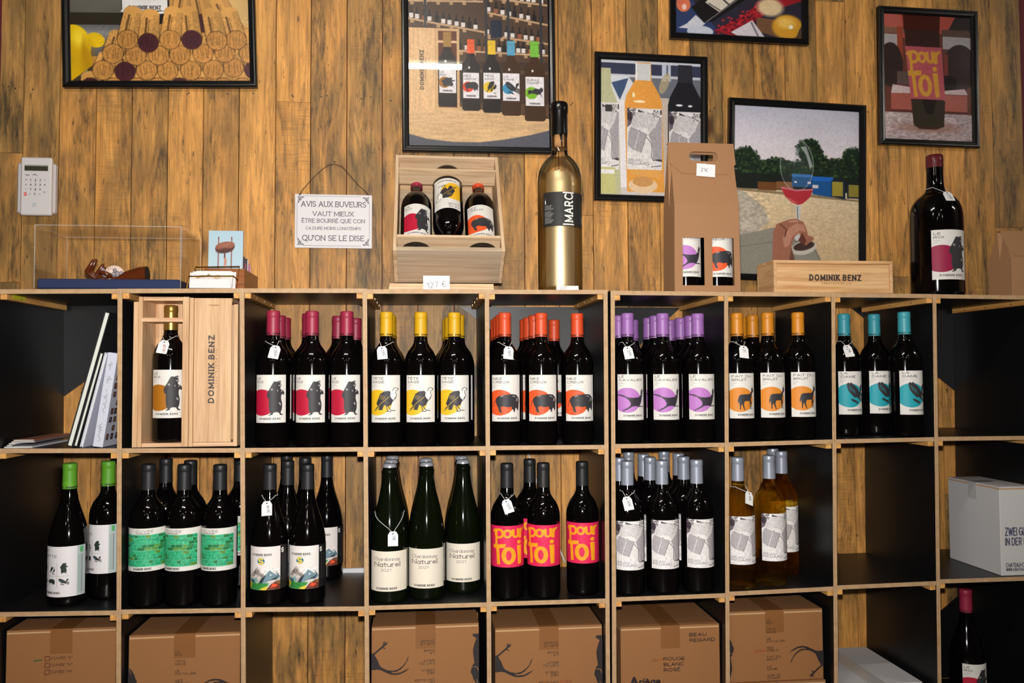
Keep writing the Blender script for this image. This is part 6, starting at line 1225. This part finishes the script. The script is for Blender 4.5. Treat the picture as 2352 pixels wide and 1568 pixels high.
# ------------------------------------------------------------------ lying pine gift box
PINEX = wood('gift_pine', (226, 184, 134), (186, 132, 80), 'X', .8, .5, .9); PINED = wood('gift_pine_end', (216, 176, 128), (184, 134, 88), 'Y', .9)
Y0 = .016; xl, xr = at(1778, 670, Y0)[0], at(2052, 673, Y0)[0]; zb = top_z(xl, xr); hh = at(1900, 598, Y0)[2] - zb; W_ = xr - xl; dp = .105
t = empty('gift_box', (xl, Y0, zb), 0, 'lying pine wine box with branded dark lettering on top of the shelving', 'wooden box')
MB().cbox(0, W_, .009, dp, 0, .008, .0006).build('bottom_board', PINEX, t); MB().cbox(0, W_, .009, dp, hh - .008, hh, .0006).build('top_board', PINEX, t); MB().cbox(0, W_, dp - .008, dp, .0083, hh - .0083, .0006).build('back_board', PINEX, t)
for a, b in ((0, .008), (W_ - .008, W_)): MB().cbox(a, b, 0, dp - .0083, .0083, hh - .0083, .0006).build('end_board', PINED, t)
for z0, z1 in ((0, .0085), (hh - .0085, hh)): MB().cbox(0, W_, 0, .0088, z0, z1, .0006).build('rail', PINEX, t)
lid = MB().cbox(.0085, W_ - .0085, .003, .0086, .0088, hh - .0088, .0006).build('sliding_lid', PINEX, t)
c = Cv(0, 0, 400, 90, 240); c.text('DOMINIK BENZ', 8, 44, 36, (54, 48, 44), .25, 1, .6, .2, width=380); c.text('CRÉATEUR DE VIN', 95, 74, 11, (120, 92, 70), .14, 1, .7, width=220)
xa, za = at(1859, 650, Y0)[0] - xl, hh * .20; Wt = at(1982, 640, Y0)[0] - at(1859, 640, Y0)[0]; grid('lettering', c, flat(Wt, Wt * 90 / 400, xa, za, .0026), LBL, lid, sparse=True)

# ------------------------------------------------------------------ big bear-label bottle
Yb = .125; xm = xat(2150, ZT + .2, Yb); zb = top_z(xm - .07, xm + .07); H0 = at(2150, 357, Yb)[2] - zb; cs = mmpx(xm, Yb, ZT + .2) / 3.136
yb0 = 490 + H0 / cs
prof = [(.03, .006), (150 * cs, 0), (170 * cs, .006), (175 * cs, .016)] + [(r * cs, H0 - (y - 490) * cs) for r, y in ((175, 1000), (174, 930), (168, 885), (154, 845), (128, 808), (98, 782), (76, 765), (64, 745), (57, 700), (55, 640), (54, 510))]
t = empty('large_wine_bottle', (xm, Yb, zb), 0, 'large dark bottle with burgundy cap, bear label and price tag at right on top', 'wine bottle')
MB().lathe(prof, 48).build('glass', DARKGL, t, smooth=True, autos=60)
MB().lathe([(57 * cs, H0 - 95 * cs), (58 * cs, H0 - 80 * cs), (56.5 * cs, H0 - 56 * cs), (58 * cs, H0 - 50 * cs), (57 * cs, H0 - 8 * cs), (50 * cs, H0 - 1 * cs), (.001, H0)], 36).build('capsule', plain('burgundy_wax', (92, 26, 34), .3, bump=.1, bscale=60), t, smooth=True, autos=50)
grid('label', bear_label((150, 22, 66)), wrap(175 * cs + .0004, 1.55, H0 - (1410 - 490) * cs, H0 - (1058 - 490) * cs, 0, .0012, 30), LBL, t)
price_tag(t, 'white price tag on the large bear-label bottle', prof=prof, zt=H0 - (735 - 490) * cs, w=.026, h=.030, txt='9500', drop=.022, sa=.8)
# ------------------------------------------------------------------ books and magazines in the top left cell
BLK = plain('black_book_cloth', (26, 25, 28), .6); PAGES = plain('book_pages', (222, 226, 216), .8, bump=.3, bscale=900); WHT = plain('white_book_cover', (206, 208, 222), .45)
BX = [None]
def book(pxb, w_px, lean, h, dp, cover, label, Y=.012, pages=True, gap=.001):
    """front edge bottom-left seen at column pxb; leaning to the right"""
    zb = shz(1, 0, 0); x = xat(pxb, zb, Y) if BX[0] is None else BX[0]; th = w_px * mmpx(x, Y); zb = max(shz(1, 0, x), shz(1, 0, x + .08)) + .0006; BX[0] = x + th / math.cos(lean) + gap; o = empty('book', (x, Y, zb), 0, label, 'book', 'books leaning in the top left cell')
    o.rotation_euler = (0, lean, 0); o.location.z += th * math.sin(lean); ct = .0022
    if pages:
        MB().cbox(0, ct, 0, dp, 0, h, .0004).build('cover', cover, o); MB().cbox(th - ct, th, 0, dp, 0, h, .0004).build('cover', cover, o)
        MB().box(ct, th - ct, .003, dp - .004, .003, h - .003).build('pages', PAGES, o)
        MB().cbox(0, th, dp - .004 + .0001, dp, 0, h, .0004).build('spine', cover, o)
    else:
        MB().cbox(0, th, 0, dp, 0, h, .0008).build('cover', cover, o)
    return o, th
zt1 = lambda py, Y=.012: at(230, py, Y)[2] - shz(1, 0, 0)
book(152, 13, .25, (zt1(719)) / math.cos(.25), .24, BLK, 'tall black hardback leaning right, biggest of the leaning books')
book(169.5, 9.5, .25, zt1(812) / math.cos(.25), .2, BLK, 'slim black-covered book with white page edge leaning in the middle', gap=.0046)
book(184, 7, .235, zt1(812) / math.cos(.235), .2, WHT, 'thin white book leaning beside the thick white one', gap=.0212)
ob, thk = book(209.5, 22, .143, zt1(809) / math.cos(.143) - .004, .2, WHT, 'thick white book with handwriting on its spine and small photos on its cover', pages=False)
hk = zt1(809) / math.cos(.143) - .004
c = Cv(0, 0, 80, 850, 60); sc_ink = (150, 150, 158)
r = np.random.default_rng(12); y = 70
for blk in ((70, 150), (200, 280), (330, 345), (370, 560), (650, 820)):
    pts = [(40 + r.uniform(-14, 14) , yy) for yy in range(blk[0], blk[1], 12)]; c.line(pts, 3.5, sc_ink)
    if blk[1] - blk[0] > 60: c.line([(pts[2][0] - 18, pts[2][1]), (pts[2][0] + 22, pts[2][1] + 10)], 3, sc_ink)
tag(grid('handwriting', c, flat(thk - .002, hk - .01, .001, .005, -.0006), LBL, ob, sparse=True), kind='stuff')
c = Cv(0, 0, 200, 260, 110)
for j in range(9):
    for i in range(7):
        if r.random() < .55: x, y = 8 + i * 27 + r.uniform(-3, 3), 30 + j * 25; c.rect(x, y, x + 17, y + 16, (96, 70, 70) if r.random() < .6 else (60, 60, 70)); c.rect(x + 4, y + 3, x + 12, y + 10, (170, 110, 90), .7)
grid('cover_print', c, lambda u, v: (np.full(u.shape, thk + .0006), .004 + u * .19, .006 + (1 - v) * (hk - .012)), LBL, ob, sparse=True)
zb = shz(1, 0, -.2) + .0004
for k in range(5):
    col = ((206, 206, 212), (92, 92, 100), (214, 212, 214), (120, 116, 120), (150, 96, 76))[k]
    xr_ = at(118 - (0, 46, 44, 2, 6)[k], 1020, .1)[0]; xl_ = dx(-1, zb) + T / 2 + .004 + k * .002
    o = empty('magazine', (xl_, .012 + k * .006, zb + k * .0035), (0, .02, -.02, .015, -.01)[k], ('bottom magazine of the flat pile in the top left cell', 'second magazine from below in the flat pile', 'middle magazine of the flat pile in the top left cell', 'fourth magazine from below in the flat pile', 'top magazine with reddish cover on the flat pile')[k], 'magazine', 'flat pile of magazines in the top left cell')
    MB().cbox(0, xr_ - xl_ - .004, .002, .21, 0, .0031, .0003).build('cover', plain('mag_%d' % k, col, .35), o)
    MB().box(.002, xr_ - xl_ - .006, .0008, .0022, .0006, .0026).build('page_edge', PAGES, o)

# ------------------------------------------------------------------ pine wine boxes in the second cell
PZ = wood('wine_box_pine', (222, 184, 142), (188, 142, 98), 'Z', .8, .5, .9); PXw = wood('wine_box_pine_cross', (230, 190, 150), (192, 144, 102), 'X', .9, .5)
Y0 = .010; zb = max(shz(1, 1, .0), shz(1, 1, .285)) + .0004; X = lambda px: xat(px, zb + .1, Y0); hb = .351; bd = .098; b_ = .0092
xa, xb = X(315.5), X(432); t = empty('wine_box', (xa, Y0, zb), 0, 'open upright pine wine box with gold-capped bottle inside', 'wooden box', 'pine wine boxes in the top row'); W_ = xb - xa
for a, w2 in ((0, b_), (W_ - .0145, .0145)): MB().cbox(a, a + w2, 0, bd, 0, hb, .0007).build('side_board', PZ, t)
MB().cbox(b_ + .0002, W_ - .0147, .003, bd, 0, b_, .0007).build('bottom_board', PXw, t); MB().cbox(b_ + .0002, W_ - .0147, .003, bd, hb - b_, hb, .0007).build('top_board', PXw, t); MB().cbox(b_ + .0002, W_ - .0147, bd - .006, bd, b_ + .0002, hb - b_ - .0002, .0007).build('back_board', PZ, t)
zs1 = at(392, 739, Y0)[2] - zb; slt = MB()
arcp = [(W_ - .0147, .0), (W_ - .0147, .02)] ; cxm = xat(392, zb + .3, Y0 + .048) - xa
MB().cbox(b_ - .004, W_ - .012, -.0012, .026, zs1, zs1 + .0098, .0006).build('retaining_slat', PXw, t)
ox = X(303); MB2 = MB().cbox(0, X(315) - ox - .0004, 0, .09, 0, hb - .012, .0007).build('lid_board', PZ); MB2.location = (ox, Y0 + .002, zb); tag(MB2, 'narrow pine lid standing at the left of the open wine box', 'board')
gb = proto('goldbear'); cxb = max(xa + b_ + .0412, min(cxm + xa, xb - .0145 - .0412)); gb.location = (cxb, Y0 + .0505, zb + b_ + .0003); gb.rotation_euler = (0, 0, .12); tag(gb, 'gold-capped bear-label bottle standing in the open pine wine box', 'wine bottle')
price_tag(gb, 'white price tag with red figures on the gold-capped bottle', txt='49.00', col=(216, 60, 60), spin=.15, dxr=-.004)
xa, xb = X(433.2), X(545); t = empty('wine_box', (xa, Y0, zb), 0, 'closed upright pine wine box with vertical dark lettering', 'wooden box', 'pine wine boxes in the top row'); W_ = xb - xa
for a in (0, W_ - b_): MB().cbox(a, a + b_, 0, bd, 0, hb - (.002 if a == 0 else .017), .0007).build('side_board', PZ, t)
MB().cbox(b_ + .0002, W_ - b_ - .0002, .002, bd, 0, b_, .0007).build('bottom_board', PXw, t); MB().cbox(b_ + .0002, W_ - b_ - .0052, .008, bd, hb - b_ - .002, hb - .002, .0007).build('top_board', PXw, t); MB().cbox(b_ + .0002, W_ - b_ - .0002, bd - .006, bd, b_ + .0002, hb - b_ - .0022, .0007).build('back_board', PZ, t)
lid = MB().cbox(b_ + .0006, W_ - b_ - .0056, .0026, .0076, b_ + .0006, hb - .0024, .0007).build('sliding_lid', PZ, t)
c = Cv(0, 0, 90, 630, 60); c.text('DOMINIK BENZ', 52, 618, 44, (72, 66, 66), .25, 1, .6, .2, rot=-90, width=606); c.text('CRÉATEUR DE VIN', 82, 480, 11, (150, 120, 96), .14, 1, .7, rot=-90, width=345)
z0 = at(485, 927, Y0)[2] - zb; z1 = at(485, 768, Y0)[2] - zb; xq = X(477) - xa; Wq = (z1 - z0) * 90 / 630; grid('lettering', c, flat(Wq, z1 - z0, xq - .001, z0, .0021), LBL, lid, sparse=True)
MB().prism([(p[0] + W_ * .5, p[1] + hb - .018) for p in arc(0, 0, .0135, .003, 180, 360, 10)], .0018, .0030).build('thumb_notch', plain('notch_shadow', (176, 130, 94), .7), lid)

# ------------------------------------------------------------------ cartons in the bottom row
CARDB = plain('brown_cardboard', (150, 102, 59), .8, bump=.12, bscale=420, var=.07); CEDGE = plain('cardboard_edge', (196, 158, 116), .85); TAPE = plain('brown_tape', (138, 92, 52), .35)
def carton(cell, pl, pr_, pt, Y, dp, label, tape=True, mat=CARDB, zb=None, open_=False, hmax=None, tapecol=TAPE, group='brown cardboard cartons in the bottom row', z_top=None):
    zb = (T + .0004) if zb is None else zb; xl, xr = at(pl, pt, Y)[0], at(pr_, pt, Y)[0]; zt = at((pl + pr_) / 2, pt, Y)[2]; hb = zt - zb
    l, r = CELLDIV[cell]; xl = max(xl, dx(l, zt) + T / 2 + .001, dx(l, 0) + T / 2 + .001); xr = min(xr, dx(r, zt) - T / 2 - .001, dx(r, 0) - T / 2 - .001); W_ = xr - xl
    t = empty('carton', (xl, Y, zb), 0, label, 'carton', group); w2 = .004
    MB().cbox(0, W_, 0, dp, 0, hb - .0085, .0012).build('body', mat, t)
    for k in range(2):
        x0, x1 = (0, W_ / 2 - .0006) if k == 0 else (W_ / 2 + .0006, W_)
        MB().cbox(x0 + .0004, x1 - .0004, .0008, dp - .0008, hb - .0042, hb - .0006 + .0004 * k, .0005).build('flap', mat, t)
    for k in range(2):
        y0, y1 = (0.0, .085) if k == 0 else (dp - .085, dp); MB().box(.001, W_ - .001, y0 + .0004, y1 - .0004, hb - .0083, hb - .0045).build('under_flap', CEDGE, t)
    if tape: MB().box(W_ / 2 - .024, W_ / 2 + .024, -.0006, dp, hb, hb + .0004).build('tape', tapecol, t); MB().box(W_ / 2 - .024, W_ / 2 + .024, -.0008, -.0003, hb - .055, hb + .0003).build('tape_end', tapecol, t)
    return t, W_, hb
NAMES = (('LE', 'ROI'), ('TÊTE', 'SAGE'), ('LE', 'CAVALIER'), ('NEZ', 'CREUX'), ('FAIT DU', 'BRUIT'), ('LA', 'DAME'), ('SUR-LE', 'CHAMP'))
DK = (44, 38, 38); TX = (86, 62, 46)
def carton_names(c, red=None):
    for i, ln in enumerate(NAMES):
        for j, l in enumerate(ln): c.text(l, 902, 412 + i * 149 + j * 44 + (i > 4) * 8, 30, TX, .17, 1.3, .34)
    if red is not None:
        y = 400 + red * 149 + 20; c.text('2022', 690, y + 40, 34, (190, 70, 44), .12, 1.0, .22); c.line([(815, y + 24), (862, y + 22)], 16, (190, 70, 44))
def carton_bear(c):
    c.poly([(100, 430), (190, 600), (240, 640), (290, 720), (310, 790), (330, 820), (325, 870), (300, 940), (272, 975), (292, 1100), (295, 1180), (270, 1280), (240, 1355), (300, 1395), (300, 1425), (100, 1425)], DK)
    for q in ([(215, 640), (240, 715)], [(212, 850), (240, 910), (300, 910)], [(215, 880), (235, 905)]): c.line(q, 9, (150, 104, 64))
def carton_bird(c):
    c.poly([(1285, 940), (1360, 880), (1440, 845), (1520, 838), (1600, 852), (1680, 890), (1740, 922), (1800, 932), (1885, 925), (1885, 1180), (1860, 1180), (1830, 1200), (1720, 1290), (1680, 1330), (1640, 1340), (1690, 1280), (1830, 1170), (1835, 1150), (1790, 1080), (1760, 1000), (1730, 960), (1640, 915), (1560, 902), (1480, 915), (1400, 970), (1350, 1030), (1305, 1130), (1320, 1060), (1370, 980), (1430, 920), (1500, 885), (1590, 885), (1540, 862), (1440, 868), (1370, 900)], DK)
    for q in ([(1690, 1290), (1650, 1320), (1640, 1345)], [(1690, 1290), (1670, 1330), (1675, 1355)], [(1690, 1290), (1700, 1330), (1690, 1350)], [(1720, 1270), (1670, 1250)]): c.line(q, 12, DK)
def art_on(t, W_, hb, cv, x0, z0, w, h, flip=False, nm='print'):
    if flip: f = lambda u, v: (x0 + (1 - u) * w, np.full(u.shape, -.0012), z0 + v * h)
    else: f = flat(w, h, x0, z0, -.0012)
    o = grid(nm, cv, f, LBL, t, sparse=True)
    return o
dp_ = .27
t1, W_, hb = carton(0, 4, 267, 1444, .022, dp_, 'brown carton with three tick boxes in the bottom left cell'); s = W_ / (2100 - 20)
c = Cv(20, 570, 2120, 1552, 560)
for i, q in enumerate(('S', 'V', 'M')):
    y = 1160 + i * 134; c.line([(765, y + 25), (765, y - 60), (852, y - 62), (852, y + 22), (765, y + 25)], 9, (96, 44, 40)); c.text('CUVÉE "%s"' % q, 875, y, 46, (92, 58, 40), .14, 1, .3, width=410)
c.line([(560, 1176), (620, 1170), (700, 1162)], 22, (60, 106, 66), .9); art_on(t1, W_, hb, c, 0, hb - (1552 - 570) * s, W_, (1552 - 570) * s)
def big(cell, pl, pr_, pt, Y, label, flip, red=None, zoff=0.0, zb=None, art=True):
    t, W_, hb = carton(cell, pl, pr_, pt, Y, dp_, label, zb=zb); s = W_ / 1685; h_ = 1240 * s; z0 = hb - h_ - .008 - zoff
    for nm, fn in (('lettering', lambda c: carton_names(c, red)), ('bear_print', carton_bear), ('bird_print', carton_bird)):
        c = Cv(200, 260, 1885, 1500, 620); fn(c); zr = z0 + h_ * (1 - np.arange(c.ny) / (c.ny - 1)) if not flip else z0 + h_ * np.arange(c.ny) / (c.ny - 1); c.k[zr < .003] = 0
        art_on(t, W_, hb, c, 0, z0, W_, h_, flip, nm)
    return t, W_, hb
big(1, 296, 552, 1455, .03, 'brown carton with bear and pheasant tail print in the second bottom cell', False, None, .012)
big(3, 853, 1100, 1434.5, .03, 'brown carton printed upside down below the crown-capped bottles', True, None, .006)
big(4, 1137, 1383, 1438.5, .03, 'brown carton printed upside down below the pink-label bottles', True, 2, .006)
t6, W_, hb = carton(5, 1425, 1653, 1436, .03, dp_, 'brown carton with bold black wine region lettering in the bottom row'); s = W_ / (2070 - 275); c = Cv(275, 460, 2070, 1800, 480); K = (40, 30, 32)
for tx, x, y, h, w in (('BEAU', 1518, 645, 52, 305), ('REGARD', 1520, 740, 52, 460), ('ROUGE', 1045, 1045, 50, 375), ('BLANC', 1048, 1142, 50, 360), ('ROSÉ', 1048, 1238, 50, 290), ('6x 75CL', 1620, 1535, 44, 365)): c.text(tx, x, y, h, K, .17, 1, .26, width=w)
c.text('Ariège', 425, 1510, 0.1, K); c.text('A', 430, 1510, 185, K, .24, .95); c.text('riège', 612, 1455, 112, K, .22, 1, .26, width=360); c.ell(932, 1503, 62, 58, K); c.text('09', 895, 1528, 50, (170, 120, 76), .2, .85, .25); c.text('PYRENEES', 622, 1500, 18, (80, 56, 46), .14, 1, .5, width=170); c.line([(510, 1545), (560, 1530), (600, 1550), (660, 1520), (720, 1545), (790, 1515), (815, 1500)], 9, (70, 46, 40)); c.text('2021', 828, 1058, 40, (196, 84, 56), .1, 1, .2, width=105); c.line([(968, 1028), (1020, 1026)], 18, (196, 84, 56))
art_on(t6, W_, hb, c, 0, hb - 1340 * s - .002, W_, 1340 * s)
zl = at(1780, 1566, .03)[2] - (T); t7b, _, hb7 = carton(6, 1672, 1897, 1566, .024, dp_, 'brown carton lowest in its stack, only its top edge showing', tape=False)
big(6, 1660, 1889, 1401, .03, 'brown carton with bear and pheasant tail print on top of another carton', False, 3, -.004, zb=T + .0004 + hb7 + .0006)
# white cartons
WBOX = plain('white_cardboard', (206, 203, 203), .75, bump=.08, bscale=300); CLT = plain('clear_tape', (190, 188, 186), .2)
Y0 = .012; xl = at(2295, 1120, Y0)[0]; zb = shz(2, 8, xl) + .0004; hb = at(2294, 1118, Y0)[2] - zb; Yb = Y0
while pix((xl, Yb, zb + hb))[0] > 2178 and Yb < .325: Yb += .002
xr = dx(9, zb) - T / 2 - .002; W_ = xr - xl; dd = Yb - Y0
t = empty('white_carton', (xl, Y0, zb), 0, 'white carton with blue-grey lettering in the middle row at the right edge', 'carton')
MB().cbox(0, W_, 0, dd, 0, hb - .008, .0012).build('body', WBOX, t)
for k in range(2): MB().cbox(.0004, W_ - .0004, (.0006, dd / 2 + .0006)[k], (dd / 2 - .0006, dd - .0006)[k], hb - .0042, hb, .0005).build('flap', WBOX, t)
MB().box(.001, W_ - .001, .001, dd - .001, hb - .0079, hb - .0044).build('under_flap', CEDGE, t)
MB().box(-.0006, .06, dd * .42, dd * .58, hb + .0001, hb + .0005).build('tape', CLT, t); MB().box(-.0008, -.0003, dd * .42, dd * .58, hb - .045, hb + .0004).build('tape_end', CLT, t)
c = Cv(0, 0, 200, 620, 130); B_l = (76, 78, 104)
sc = W_ / 200 * 1.0
def zz(py): return at(2310, py, Y0)[2] - zb
pxx = lambda px: at(px, 1230, Y0)[0] - xl
c = Cv(2294, 1118, 2352, 1330, 110)
c.text('ZWEI GLA', 2305.6, 1229.5, 17, B_l, .13, .46, .34); c.text('IN DER B', 2305.6, 1252, 16, B_l, .13, .5, .36); c.text('CHATEAU-CAR', 2305.6, 1302, 8.5, B_l, .15, .5, .4); c.text('WWW.CHATEAU', 2305.6, 1311, 6, B_l, .16, .55, .4)
o = grid('print', c, flat(pxx(2352), zz(1118) - zz(1330), 0, zz(1330), -.0006), LBL, t, sparse=True)
za = at(1960, 1486, .30)[2]; xl = dx(7, .2) + T / 2 + .002; xr = at(1988.5, 1484, .30)[0]; zb = T + .0004; W_ = xr - xl; hb = za - zb
t = empty('white_carton', (xl, .03, zb), 0, 'white carton lying low in the bottom row below the empty cell', 'carton')
MB().cbox(0, W_, 0, .27, 0, hb - .005, .0012).build('body', WBOX, t)
for k in range(2): MB().cbox((0.0004, W_ / 2 + .0005)[k], (W_ / 2 - .0005, W_ - .0004)[k], .0004, .2696, hb - .0046, hb, .0005).build('flap', WBOX, t)
MB().box(W_ / 2 - .022, W_ / 2 + .022, .0, .27, hb + .0001, hb + .0005).build('tape', CLT, t)
